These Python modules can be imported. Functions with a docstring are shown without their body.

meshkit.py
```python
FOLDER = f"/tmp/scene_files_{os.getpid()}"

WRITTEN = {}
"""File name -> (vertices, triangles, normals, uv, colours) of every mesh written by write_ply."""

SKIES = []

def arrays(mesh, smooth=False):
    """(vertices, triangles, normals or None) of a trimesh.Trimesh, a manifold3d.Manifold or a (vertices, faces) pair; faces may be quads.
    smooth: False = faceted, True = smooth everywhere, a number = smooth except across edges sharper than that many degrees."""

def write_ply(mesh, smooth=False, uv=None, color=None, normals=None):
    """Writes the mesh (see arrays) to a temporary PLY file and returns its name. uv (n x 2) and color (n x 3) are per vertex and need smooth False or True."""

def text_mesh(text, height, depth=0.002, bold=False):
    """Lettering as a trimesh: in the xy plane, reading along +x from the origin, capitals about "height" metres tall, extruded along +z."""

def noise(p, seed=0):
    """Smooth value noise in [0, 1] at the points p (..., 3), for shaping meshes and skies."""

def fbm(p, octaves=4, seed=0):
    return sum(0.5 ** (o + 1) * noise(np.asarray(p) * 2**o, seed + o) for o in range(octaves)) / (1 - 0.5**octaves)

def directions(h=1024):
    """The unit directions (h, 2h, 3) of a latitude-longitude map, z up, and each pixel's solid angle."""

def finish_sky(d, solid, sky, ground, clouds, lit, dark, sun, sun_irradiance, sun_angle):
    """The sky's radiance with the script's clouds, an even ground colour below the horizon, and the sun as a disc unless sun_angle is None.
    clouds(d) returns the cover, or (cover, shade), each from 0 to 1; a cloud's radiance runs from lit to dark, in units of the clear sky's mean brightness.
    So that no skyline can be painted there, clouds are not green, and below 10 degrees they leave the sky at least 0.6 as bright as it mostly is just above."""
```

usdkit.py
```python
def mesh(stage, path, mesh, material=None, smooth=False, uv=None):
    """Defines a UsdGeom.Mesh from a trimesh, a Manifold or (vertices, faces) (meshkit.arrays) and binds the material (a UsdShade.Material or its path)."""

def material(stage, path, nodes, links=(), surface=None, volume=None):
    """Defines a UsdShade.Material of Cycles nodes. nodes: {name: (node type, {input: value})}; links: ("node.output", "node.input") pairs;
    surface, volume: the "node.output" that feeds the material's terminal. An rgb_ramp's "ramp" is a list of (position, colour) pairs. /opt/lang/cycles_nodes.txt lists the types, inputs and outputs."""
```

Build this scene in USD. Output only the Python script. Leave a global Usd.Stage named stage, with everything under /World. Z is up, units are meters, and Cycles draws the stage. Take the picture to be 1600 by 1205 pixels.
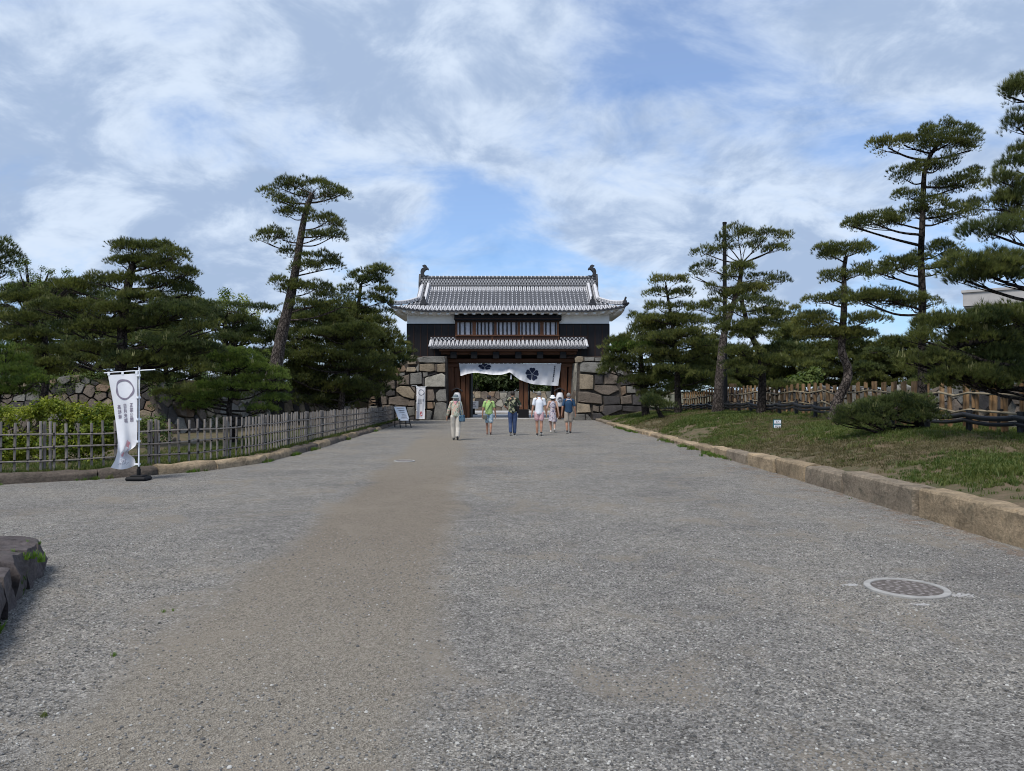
import math, random
import numpy as np, trimesh, manifold3d, shapely
import usdkit
from pxr import Gf, Sdf, Usd, UsdGeom, UsdLux, UsdShade, Vt
from scipy.spatial import ConvexHull, Voronoi

stage = Usd.Stage.CreateInMemory()
UsdGeom.SetStageUpAxis(stage, UsdGeom.Tokens.z)
UsdGeom.SetStageMetersPerUnit(stage, 1.0)
UsdGeom.Xform.Define(stage, '/World')
UsdGeom.Scope.Define(stage, '/World/Looks')
PI = math.pi

# ---------------------------------------------------------------- camera
EYE, HOR, FPX = 1.6, 615.0, 1150.0            # eye height, row of the horizon and focal length in photograph pixels
PITCH = math.atan((HOR - 602.5) / FPX)
cam = UsdGeom.Camera.Define(stage, '/World/camera')
cam.CreateHorizontalApertureAttr(36.0)
cam.CreateVerticalApertureAttr(36.0 * 771 / 1024)
cam.CreateFocalLengthAttr(36.0 * FPX / 1600)
cam.CreateClippingRangeAttr(Gf.Vec2f(0.1, 5000))
cam.CreateExposureAttr(0.3)
cam.AddTranslateOp().Set(Gf.Vec3d(0, 0, EYE))
cam.AddRotateXOp().Set(90 + math.degrees(PITCH))

# ---------------------------------------------------------------- sky and sun
SUN_EL, SUN_AZ = math.radians(58), math.radians(215)          # azimuth from +y towards +x: behind the camera, to the left
SUN_DIR = np.array([math.cos(SUN_EL) * math.sin(SUN_AZ), math.cos(SUN_EL) * math.cos(SUN_AZ), math.sin(SUN_EL)])
SKY_STRENGTH = 0.1

def look(u, v):
    """Unit direction from the camera to a photograph pixel (used to describe where clouds stand in the sky)."""
    d = np.array([(u - 800) / FPX, 1.0, (HOR - v) / FPX])
    return d / np.linalg.norm(d)

def build_sky():
    n = {'tc': ('texture_coordinate', {}),
         'sky': ('sky_texture', {'sky_type': 'single_scattering', 'sun_disc': False, 'sun_elevation': SUN_EL, 'sun_rotation': SUN_AZ, 'altitude': 100.0, 'air_density': 1.0, 'aerosol_density': 1.0, 'ozone_density': 1.5}),
         'bg': ('background_shader', {'strength': SKY_STRENGTH})}
    L = [('tc.generated', 'sky.vector')] if False else []
    n['sep'] = ('separate_xyz', {})
    n['zz'] = ('math', {'math_type': 'add', 'value2': 0.42})
    n['zm'] = ('math', {'math_type': 'maximum', 'value2': 0.05})
    n['px'] = ('math', {'math_type': 'divide'})
    n['py'] = ('math', {'math_type': 'divide'})
    n['cv'] = ('combine_xyz', {'z': 0.0})
    L += [('tc.generated', 'sep.vector'), ('sep.z', 'zz.value1'), ('zz.value', 'zm.value1'), ('sep.x', 'px.value1'), ('zm.value', 'px.value2'),
          ('sep.y', 'py.value1'), ('zm.value', 'py.value2'), ('px.value', 'cv.x'), ('py.value', 'cv.y')]
    n['n1'] = ('noise_texture', {'dimensions': '3D', 'scale': 3.0, 'detail': 11.0, 'roughness': 0.60, 'distortion': 0.3})
    n['m1'] = ('mapping', {'location': (3.7, 1.9, 4.0), 'rotation': (0, 0, -0.35), 'scale': (0.9, 1.25, 1.0)})
    n['n2'] = ('noise_texture', {'dimensions': '3D', 'scale': 5.0, 'detail': 11.0, 'roughness': 0.62, 'distortion': 0.4})
    n['m2'] = ('mapping', {'location': (8.2, -3.1, 1.0)})
    L += [('cv.vector', 'm1.vector'), ('m1.vector', 'n1.vector'), ('cv.vector', 'm2.vector'), ('m2.vector', 'n2.vector')]
    # where the photograph has more or less cloud: soft lobes around directions of the sky
    acc, k = None, 0
    for (u, v, width, amount) in CLOUD_LOBES:
        d = look(u, v)
        n[f'd{k}'] = ('vector_math', {'math_type': 'dot_product', 'vector2': tuple(d)})
        n[f'r{k}'] = ('map_range', {'range_type': 'smootherstep', 'from_min': math.cos(width), 'from_max': 1.0, 'to_min': 0.0, 'to_max': amount, 'clamp': True})
        L += [('tc.generated', f'd{k}.vector1'), (f'd{k}.value', f'r{k}.value')]
        if acc is None:
            acc = f'r{k}.result'
        else:
            n[f'a{k}'] = ('math', {'math_type': 'add'})
            L += [(acc, f'a{k}.value1'), (f'r{k}.result', f'a{k}.value2')]
            acc = f'a{k}.value'
        k += 1
    n['cov'] = ('math', {'math_type': 'add'})
    n['cr'] = ('map_range', {'range_type': 'smoothstep', 'from_min': 0.37, 'from_max': 0.63, 'to_min': 0.24, 'to_max': 0.97, 'clamp': True})
    L += [('n1.fac', 'cov.value1'), (acc, 'cov.value2'), ('cov.value', 'cr.value')]
    # thickness gives the grey of the cloud bases
    n['thick'] = ('math', {'math_type': 'multiply_add', 'value2': 0.55})
    n['sh'] = ('map_range', {'range_type': 'smoothstep', 'from_min': 0.70, 'from_max': 0.98, 'to_min': 0.0, 'to_max': 1.0, 'clamp': True})
    L += [('cov.value', 'thick.value1'), ('n2.fac', 'thick.value3'), ('thick.value', 'sh.value')]
    n['cc'] = ('mix_color', {'blend_type': 'mix', 'a': CLOUD_LIT, 'b': CLOUD_DARK})
    L += [('sh.result', 'cc.fac')]
    n['veil'] = ('mix_color', {'blend_type': 'mix'})
    n['tint'] = ('mix_color', {'blend_type': 'multiply', 'fac': 1.0, 'b': SKY_TINT})
    L += [('sky.color', 'tint.a'), ('cr.result', 'veil.fac'), ('tint.result', 'veil.a'), ('cc.result', 'veil.b'), ('veil.result', 'bg.color')]
    m = usdkit.material(stage, '/World/Looks/sky_material', n, L, surface='bg.background')
    dome = UsdLux.DomeLight.Define(stage, '/World/sky')
    dome.CreateIntensityAttr(1.0)
    UsdShade.MaterialBindingAPI.Apply(dome.GetPrim()).Bind(m)
    dome.GetPrim().SetCustomDataByKey('kind', 'structure')
    return dome

CLOUD_LOBES = [(300, 200, 0.55, 0.09), (150, 420, 0.30, 0.06), (680, 120, 0.28, 0.09), (800, 300, 0.15, -0.09), (740, 400, 0.13, -0.09), (1150, 60, 0.30, -0.05),
               (1100, 350, 0.24, 0.10), (1350, 250, 0.25, 0.06), (1580, 80, 0.18, 0.12), (1540, 300, 0.12, -0.12), (20, 180, 0.16, 0.10)]
CLOUD_LIT, CLOUD_DARK, SKY_TINT = (5.8, 6.7, 8.0), (3.3, 4.25, 5.9), (0.80, 1.10, 1.45)
build_sky()
sun = UsdLux.DistantLight.Define(stage, '/World/sun')
sun.CreateIntensityAttr(0.8)
sun.CreateAngleAttr(20.0)
sun.CreateNormalizeAttr(True)
sun.CreateColorAttr(Gf.Vec3f(1.0, 0.96, 0.9))
zax = Gf.Vec3d(*SUN_DIR)
sun.AddTransformOp().Set(Gf.Matrix4d().SetRotate(Gf.Rotation(Gf.Vec3d(0, 0, 1), zax)))

# ---------------------------------------------------------------- helpers
_taken = {}
def path_for(parent, name):
    key = (str(parent), name)
    k = _taken.get(key, 0)
    _taken[key] = k + 1
    return f'{parent}/{name}' + (f'_{k:03d}' if k else '')

def thing(name, label, cat, group=None, loc=None):
    """An Xform directly under /World whose children are the parts of one thing."""
    x = UsdGeom.Xform.Define(stage, path_for('/World', name))
    if loc is not None:
        x.AddTranslateOp().Set(Gf.Vec3d(*map(float, loc)))
    tag(x.GetPrim(), label, cat, group)
    return str(x.GetPath())

def tag(prim, label=None, cat=None, group=None, kind=None):
    for k, v in (('label', label), ('category', cat), ('group', group), ('kind', kind)):
        if v:
            prim.SetCustomDataByKey(k, v)

def part(parent, name, mesh, mat, smooth=False, label=None, kind=None):
    p = path_for(parent, name)
    if isinstance(mesh, MB):
        mesh = mesh.done()
    m = usdkit.mesh(stage, p, mesh, mat, smooth=smooth)
    tag(m.GetPrim(), label=label, kind=kind)
    return p

def structure(name, mesh, mat, smooth=False, kind='structure'):
    return part('/World', name, mesh, mat, smooth, kind=kind)

def X(u, D): return (u - 800.0) / FPX * D
def Z(v, D): return EYE + (HOR - v) / FPX * D
def P(u, v, D): return np.array([X(u, D), D, Z(v, D)])

class MB:
    """Collects shapes into one mesh."""
    def __init__(self): self.v, self.f, self.n = [], [], 0
    def add(self, v, f):
        v, f = np.asarray(v, float), np.asarray(f, int)
        if f.ndim == 2 and f.shape[1] == 4:
            f = np.vstack([f[:, [0, 1, 2]], f[:, [0, 2, 3]]])
        self.v.append(v); self.f.append(f + self.n); self.n += len(v)
        return self
    def mesh(self, m): return self.add(m.vertices, m.faces)
    def box(self, x0, x1, y0, y1, z0, z1, ch=0.0): return self.add(*boxm(x0, x1, y0, y1, z0, z1, ch))
    def tube(self, pts, r, n=6, cap=True): return self.add(*tube(pts, r, n, cap))
    def done(self): return (np.vstack(self.v), np.vstack(self.f))

_BF = np.array([[0, 3, 2, 1], [4, 5, 6, 7], [0, 1, 5, 4], [1, 2, 6, 5], [2, 3, 7, 6], [3, 0, 4, 7]])
def boxm(x0, x1, y0, y1, z0, z1, ch=0.0):
    if ch <= 0:
        v = np.array([[x0, y0, z0], [x1, y0, z0], [x1, y1, z0], [x0, y1, z0], [x0, y0, z1], [x1, y0, z1], [x1, y1, z1], [x0, y1, z1]], float)
        return v, np.vstack([_BF[:, [0, 1, 2]], _BF[:, [0, 2, 3]]])
    c = np.array([[x0, x1], [y0, y1], [z0, z1]], float)
    pts = []
    for i in (0, 1):
        for j in (0, 1):
            for k in (0, 1):
                p = np.array([c[0, i], c[1, j], c[2, k]])
                s = np.array([1 - 2 * i, 1 - 2 * j, 1 - 2 * k]) * ch
                for a in range(3):
                    q = p + s; q[a] = p[a]; pts.append(q)
    return hullm(np.array(pts))

def hullm(pts):
    h = ConvexHull(pts)
    f = h.simplices.copy()
    c = pts.mean(0)
    n = np.cross(pts[f[:, 1]] - pts[f[:, 0]], pts[f[:, 2]] - pts[f[:, 0]])
    flip = ((pts[f[:, 0]] - c) * n).sum(1) < 0
    f[flip] = f[flip][:, [0, 2, 1]]
    return pts, f

def tube(pts, r, n=6, cap=True):
    pts = np.asarray(pts, float)
    r = np.broadcast_to(np.asarray(r, float), (len(pts),))
    t = np.gradient(pts, axis=0)
    t /= np.linalg.norm(t, axis=1, keepdims=True) + 1e-12
    a = np.array([0, 0, 1.0]) if abs(t[0, 2]) < 0.9 else np.array([1.0, 0, 0])
    e = np.cross(a, t[0]); e /= np.linalg.norm(e)
    ang = np.arange(n) / n * 2 * PI
    V = []
    for i in range(len(pts)):
        e = e - t[i] * (e @ t[i]); e /= np.linalg.norm(e) + 1e-12
        b = np.cross(t[i], e)
        V.append(pts[i] + r[i] * (np.cos(ang)[:, None] * e + np.sin(ang)[:, None] * b))
    V = np.vstack(V)
    F = []
    for i in range(len(pts) - 1):
        for k in range(n):
            a0, a1 = i * n + k, i * n + (k + 1) % n
            F += [[a0, a1, a1 + n], [a0, a1 + n, a0 + n]]
    if cap:
        m = (len(pts) - 1) * n
        for k in range(1, n - 1):
            F += [[0, k + 1, k], [m, m + k, m + k + 1]]
    return V, np.array(F)

def smooth_path(pts, k=4):
    """Catmull-Rom through the points, k pieces per span."""
    p = np.asarray(pts, float)
    if len(p) < 3:
        return np.array([p[0] + (p[-1] - p[0]) * t for t in np.linspace(0, 1, k + 1)])
    q = np.vstack([2 * p[0] - p[1], p, 2 * p[-1] - p[-2]])
    out = []
    for i in range(1, len(q) - 2):
        for t in np.linspace(0, 1, k, endpoint=False):
            out.append(0.5 * (2 * q[i] + (q[i + 1] - q[i - 1]) * t + (2 * q[i - 1] - 5 * q[i] + 4 * q[i + 1] - q[i + 2]) * t**2 + (3 * q[i] - q[i - 1] - 3 * q[i + 1] + q[i + 2]) * t**3))
    out.append(p[-1])
    return np.array(out)

def grid_mesh(Xg, Yg, Zg):
    h, w = Xg.shape
    v = np.stack([Xg, Yg, Zg], -1).reshape(-1, 3)
    i = np.arange(h * w).reshape(h, w)
    f = np.stack([i[:-1, :-1], i[:-1, 1:], i[1:, 1:], i[1:, :-1]], -1).reshape(-1, 4)
    return v, f

import meshkit
def instancer(parent, name, protos, pos, quat=None, scale=None, idx=None, kind='stuff', label=None, cat=None):
    """Many copies of small prototypes as one part. protos: [(mesh, material)]; quat: (n,4) w x y z."""
    p = path_for(parent, name)
    pi = UsdGeom.PointInstancer.Define(stage, p)
    rel = pi.CreatePrototypesRel()
    for k, (m, mat) in enumerate(protos):
        q = f'{p}/piece' + (f'_{k:03d}' if k else '')
        usdkit.mesh(stage, q, m, mat)
        rel.AddTarget(q)
    n = len(pos)
    pi.CreatePositionsAttr(Vt.Vec3fArray.FromNumpy(np.asarray(pos, np.float32)))
    pi.CreateProtoIndicesAttr(Vt.IntArray.FromNumpy(np.asarray(idx if idx is not None else np.zeros(n), np.int32)))
    if quat is not None:
        pi.CreateOrientationsAttr(Vt.QuathArray([Gf.Quath(float(a[0]), float(a[1]), float(a[2]), float(a[3])) for a in quat]))
    if scale is not None:
        s = np.asarray(scale, np.float32)
        pi.CreateScalesAttr(Vt.Vec3fArray.FromNumpy(s if s.ndim == 2 else np.repeat(s[:, None], 3, 1)))
    tag(pi.GetPrim(), label=label, cat=cat, kind=kind)
    return p

def quats(tilt_dir, tilt, yaw):
    """Rotation: yaw about z, then a lean by tilt towards the horizontal direction tilt_dir (angle)."""
    cy, sy = np.cos(yaw / 2), np.sin(yaw / 2)
    ax, ay = -np.sin(tilt_dir), np.cos(tilt_dir)
    ct, st = np.cos(tilt / 2), np.sin(tilt / 2)
    # (ct, ax st, ay st, 0) * (cy, 0, 0, sy)
    return np.stack([ct * cy, ax * st * cy + ay * st * sy, ay * st * cy - ax * st * sy, ct * sy], -1)

# ---------------------------------------------------------------- materials
def mat(name, nodes, links, surface='p.BSDF'):
    return usdkit.material(stage, f'/World/Looks/{name}', nodes, links, surface=surface)

def plain(name, c, rough=0.7, spec=0.3, metal=0.0):
    return mat(name, {'p': ('principled_bsdf', {'base_color': c, 'roughness': rough, 'specular_ior_level': spec, 'metallic': metal})}, [])

def grained(name, stops, scale=6.0, rough=0.85, bump=0.3, bscale=None, spec=0.25, stretch=(1, 1, 1), detail=6.0, per=0.0, dist=0.02, nr=0.6, obj=False):
    """A surface whose colour wanders along a ramp with noise, with fine relief; per = how much whole pieces differ in lightness."""
    n = {'g': ('geometry', {}), 'm': ('mapping', {'scale': stretch}), 'n': ('noise_texture', {'scale': scale, 'detail': detail, 'roughness': nr}),
         'r': ('rgb_ramp', {'ramp': stops}), 'p': ('principled_bsdf', {'roughness': rough, 'specular_ior_level': spec}),
         'b': ('noise_texture', {'scale': bscale or scale * 4, 'detail': 6.0, 'roughness': 0.65}), 'bu': ('bump', {'strength': bump, 'distance': dist})}
    L = [('m.vector', 'n.vector'), ('m.vector', 'b.vector'), ('n.fac', 'r.fac'), ('b.fac', 'bu.height'), ('bu.normal', 'p.normal')]
    if obj:
        n['tc'] = ('texture_coordinate', {}); L.append(('tc.object', 'm.vector'))
    else:
        L.append(('g.position', 'm.vector'))
    if per > 0:
        n['oi'] = ('object_info', {})
        n['mr'] = ('map_range', {'to_min': 1 - per, 'to_max': 1 + per})
        n['h'] = ('hsv', {'saturation': 1.0})
        L += [('oi.random', 'mr.value'), ('mr.result', 'h.value'), ('r.color', 'h.color'), ('h.color', 'p.base_color')]
    else:
        L.append(('r.color', 'p.base_color'))
    return mat(name, n, L)

M = {}
M['wood'] = grained('brown_timber', [(0.25, (0.060, 0.024, 0.012)), (0.5, (0.115, 0.047, 0.022)), (0.75, (0.165, 0.075, 0.036))], 3.0, 0.55, 0.25, stretch=(6, 6, 0.5), per=0.15)
M['wood_h'] = grained('brown_timber_beam', [(0.25, (0.055, 0.022, 0.012)), (0.5, (0.105, 0.044, 0.021)), (0.75, (0.15, 0.068, 0.034))], 3.0, 0.55, 0.25, stretch=(0.4, 6, 6), per=0.12)
M['wood_d'] = grained('dark_brown_timber', [(0.3, (0.022, 0.010, 0.006)), (0.7, (0.055, 0.024, 0.014))], 3.0, 0.55, 0.25, stretch=(5, 5, 0.6), per=0.15)
M['board'] = grained('blackened_boards', [(0.3, (0.007, 0.006, 0.007)), (0.7, (0.018, 0.014, 0.015))], 4.0, 0.5, 0.3, stretch=(8, 8, 0.5), per=0.25)
M['black'] = plain('black_iron', (0.007, 0.007, 0.008), 0.65, 0.2)
M['plaster'] = grained('white_plaster', [(0.3, (0.72, 0.715, 0.70)), (0.7, (0.82, 0.815, 0.80))], 2.0, 0.9, 0.08)
M['shikkui'] = grained('white_roof_plaster', [(0.3, (0.38, 0.37, 0.38)), (0.7, (0.62, 0.61, 0.61))], 9.0, 0.85, 0.15)
M['tile'] = grained('grey_roof_tile', [(0.3, (0.075, 0.077, 0.085)), (0.7, (0.150, 0.152, 0.162))], 7.0, 0.5, 0.15, per=0.2)
M['dark_tile'] = grained('dark_roof_ornament', [(0.3, (0.020, 0.020, 0.023)), (0.7, (0.05, 0.05, 0.055))], 9.0, 0.5, 0.2)
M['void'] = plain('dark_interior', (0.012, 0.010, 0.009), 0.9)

def stone_mat(name, base, warm=0.0, lich=0.25, scale=2.2, per=0.12):
    b = np.array(base)
    n = {'g': ('geometry', {}), 'n': ('noise_texture', {'scale': scale, 'detail': 8.0, 'roughness': 0.65}), 'n2': ('noise_texture', {'scale': 22.0, 'detail': 5.0, 'roughness': 0.7}),
         'n3': ('noise_texture', {'scale': 5.0, 'detail': 7.0, 'roughness': 0.7, 'distortion': 0.6}),
         'r': ('rgb_ramp', {'ramp': [(0.28, b * 0.50), (0.45, b * 0.9), (0.6, b * (1.15 + 0.0)), (0.78, b * np.array([1.35, 1.25, 1.1]))]}),
         'r2': ('rgb_ramp', {'ramp': [(0.3, (0.45, 0.45, 0.45)), (0.55, (1, 1, 1)), (0.8, (1.25, 1.25, 1.25))]}),
         'r3': ('rgb_ramp', {'ramp': [(0.52, (0, 0, 0)), (0.72, (1, 1, 1))]}),
         'mx': ('mix_color', {'blend_type': 'multiply', 'fac': 0.75}), 'lm': ('math', {'math_type': 'multiply', 'value2': lich}),
         'ml': ('mix_color', {'blend_type': 'mix', 'b': (0.045, 0.05, 0.035)}),
         'oi': ('object_info', {}), 'mr': ('map_range', {'to_min': 1 - per, 'to_max': 1 + per}), 'h': ('hsv', {}),
         'bu': ('bump', {'strength': 0.8, 'distance': 0.04}), 'p': ('principled_bsdf', {'roughness': 0.9, 'specular_ior_level': 0.2})}
    L = [('g.position', 'n.vector'), ('g.position', 'n2.vector'), ('g.position', 'n3.vector'), ('n.fac', 'r.fac'), ('n2.fac', 'r2.fac'), ('n3.fac', 'r3.fac'),
         ('r.color', 'mx.a'), ('r2.color', 'mx.b'), ('r3.color', 'lm.value1'), ('lm.value', 'ml.fac'), ('mx.result', 'ml.a'),
         ('oi.random', 'mr.value'), ('mr.result', 'h.value'), ('ml.result', 'h.color'), ('h.color', 'p.base_color'), ('n2.fac', 'bu.height'), ('bu.normal', 'p.normal')]
    return mat(name, n, L)
M['st_tan'] = stone_mat('tan_stone', (0.255, 0.205, 0.145))
M['st_orange'] = stone_mat('rusty_stone', (0.215, 0.150, 0.102))
M['st_grey'] = stone_mat('grey_stone', (0.185, 0.175, 0.155))
M['st_brown'] = stone_mat('brown_stone', (0.155, 0.125, 0.10))
M['st_dark'] = stone_mat('dark_stone', (0.062, 0.056, 0.054), lich=0.4)
M['st_pale'] = stone_mat('pale_stone', (0.29, 0.27, 0.225))
M['st_purple'] = stone_mat('purple_grey_stone', (0.105, 0.088, 0.092), scale=4.0)
M['st_kerb'] = stone_mat('kerb_stone', (0.31, 0.235, 0.15), scale=3.0, lich=0.5, per=0.2)
M['st_kerb_g'] = stone_mat('grey_kerb_stone', (0.23, 0.185, 0.135), scale=3.0, lich=0.65, per=0.15)
M['st_kerb_l'] = stone_mat('rough_kerb_stone', (0.125, 0.10, 0.08), scale=3.0, lich=0.7)
M['rubble'] = grained('dark_rubble_joint', [(0.3, (0.035, 0.030, 0.026)), (0.7, (0.10, 0.085, 0.07))], 8, 0.95, 0.8)
M['pave'] = grained('pale_paving', [(0.3, (0.30, 0.29, 0.28)), (0.7, (0.40, 0.39, 0.375))], 3, 0.9, 0.1)
M['bamboo_g'] = grained('weathered_bamboo', [(0.25, (0.115, 0.097, 0.083)), (0.5, (0.195, 0.170, 0.148)), (0.75, (0.28, 0.25, 0.225))], 4.0, 0.7, 0.2, stretch=(3, 3, 1.2), per=0.22)
M['bamboo_y'] = grained('yellow_bamboo', [(0.25, (0.085, 0.050, 0.024)), (0.5, (0.18, 0.108, 0.052)), (0.75, (0.27, 0.175, 0.09))], 4.0, 0.6, 0.2, stretch=(3, 3, 1.2), per=0.30)
M['bamboo_p'] = grained('pale_bamboo_rail', [(0.3, (0.14, 0.11, 0.07)), (0.7, (0.33, 0.27, 0.18))], 4.0, 0.6, 0.2, per=0.2)
M['cord'] = plain('black_cord', (0.012, 0.011, 0.011), 0.9)
M['pipe'] = plain('black_pipe', (0.014, 0.014, 0.015), 0.5, 0.4)
def bark_mat(name, c0, c1):
    n = {'g': ('geometry', {}), 'm': ('mapping', {'scale': (1, 1, 0.45)}), 'v': ('voronoi_texture', {'feature': 'distance_to_edge', 'scale': 14.0, 'randomness': 1.0}),
         'n': ('noise_texture', {'scale': 3.0, 'detail': 8.0, 'roughness': 0.7}), 'nd': ('noise_texture', {'scale': 9.0, 'detail': 3.0}), 'mv': ('mix_vector', {'fac': 0.12}),
         'r': ('rgb_ramp', {'ramp': [(0.3, c0), (0.7, c1)]}), 'e': ('rgb_ramp', {'ramp': [(0.0, (0.25, 0.25, 0.25)), (0.16, (1, 1, 1))]}),
         'mx': ('mix_color', {'blend_type': 'multiply', 'fac': 1.0}), 'bu': ('bump', {'strength': 0.9, 'distance': 0.05}), 'p': ('principled_bsdf', {'roughness': 0.95, 'specular_ior_level': 0.15})}
    L = [('g.position', 'nd.vector'), ('g.position', 'mv.a'), ('nd.color', 'mv.b'), ('mv.result', 'm.vector'), ('m.vector', 'v.vector'), ('g.position', 'n.vector'), ('n.fac', 'r.fac'),
         ('v.distance', 'e.fac'), ('r.color', 'mx.a'), ('e.color', 'mx.b'), ('mx.result', 'p.base_color'), ('e.color', 'bu.height'), ('bu.normal', 'p.normal')]
    return mat(name, n, L)
M['bark'] = bark_mat('pine_bark', (0.045, 0.036, 0.031), (0.135, 0.11, 0.095))
M['bark_d'] = bark_mat('dark_pine_bark', (0.022, 0.018, 0.015), (0.062, 0.05, 0.043))

def leaf_mat(name, c_dark, c_light, trans=0.25, tint=(1.2, 1.3, 0.5), nscale=4.5):
    n = {'g': ('geometry', {}), 'n': ('noise_texture', {'scale': nscale, 'detail': 4.0, 'roughness': 0.6}), 'oi': ('object_info', {}), 'ad': ('math', {'math_type': 'add'}), 'sc': ('math', {'math_type': 'multiply', 'value2': 0.5}),
         'rd': ('math', {'math_type': 'multiply_add', 'value2': 0.5, 'value3': 0.0}),
         'r': ('rgb_ramp', {'ramp': [(0.28, c_dark), (0.72, c_light)]}), 'd': ('principled_bsdf', {'roughness': 0.6, 'specular_ior_level': 0.25}),
         't': ('translucent_bsdf', {}), 'tm': ('mix_color', {'blend_type': 'multiply', 'fac': 1.0, 'b': tint, 'use_clamp_result': False}), 'mx': ('mix_closure', {'fac': trans})}
    L = [('g.position', 'n.vector'), ('n.fac', 'sc.value1'), ('oi.random', 'rd.value1'), ('sc.value', 'ad.value1'), ('rd.value', 'ad.value2'), ('ad.value', 'r.fac'), ('r.color', 'd.base_color'), ('r.color', 'tm.a'), ('tm.result', 't.color'),
         ('d.BSDF', 'mx.closure1'), ('t.BSDF', 'mx.closure2')]
    return mat(name, n, L, 'mx.closure')
M['needle'] = leaf_mat('pine_needles', (0.034, 0.047, 0.015), (0.142, 0.152, 0.042))
M['needle_y'] = leaf_mat('yellowish_pine_needles', (0.046, 0.055, 0.017), (0.172, 0.168, 0.044))
M['needle_b'] = leaf_mat('bright_pine_needles', (0.048, 0.082, 0.018), (0.17, 0.22, 0.044))
M['needle_d'] = leaf_mat('dark_pine_needles', (0.024, 0.038, 0.015), (0.098, 0.118, 0.037))
M['candle'] = leaf_mat('young_pine_shoots', (0.13, 0.14, 0.05), (0.26, 0.25, 0.11), 0.1)
M['leaf_y'] = leaf_mat('yellow_green_leaves', (0.06, 0.1, 0.014), (0.25, 0.27, 0.028), 0.35)
M['leaf_g'] = leaf_mat('green_leaves', (0.045, 0.075, 0.017), (0.125, 0.155, 0.035), 0.3)
M['leaf_d'] = leaf_mat('dark_leaves', (0.022, 0.037, 0.013), (0.065, 0.088, 0.025), 0.3)
M['grass'] = leaf_mat('grass_blades', (0.045, 0.075, 0.014), (0.115, 0.13, 0.035), 0.3, nscale=0.8)
M['grass_dry'] = leaf_mat('dry_grass_blades', (0.075, 0.065, 0.03), (0.155, 0.128, 0.065), 0.25, nscale=0.8)
M['cloth'] = grained('white_cloth', [(0.3, (0.60, 0.60, 0.62)), (0.7, (0.70, 0.70, 0.72))], 3.0, 0.9, 0.1)
M['ink'] = plain('indigo_print', (0.012, 0.018, 0.045), 0.8)
M['ink_grey'] = plain('grey_print', (0.20, 0.175, 0.22), 0.8)
M['ink_red'] = plain('red_print', (0.42, 0.08, 0.09), 0.8)
M['ink_pink'] = grained('pink_print', [(0.3, (0.50, 0.20, 0.22)), (0.7, (0.62, 0.34, 0.36))], 30, 0.8, 0.0)
M['white'] = plain('white_paint', (0.74, 0.75, 0.77), 0.5)
M['concrete'] = grained('pale_concrete', [(0.3, (0.34, 0.32, 0.305)), (0.7, (0.42, 0.40, 0.385))], 1.2, 0.9, 0.1)

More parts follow.
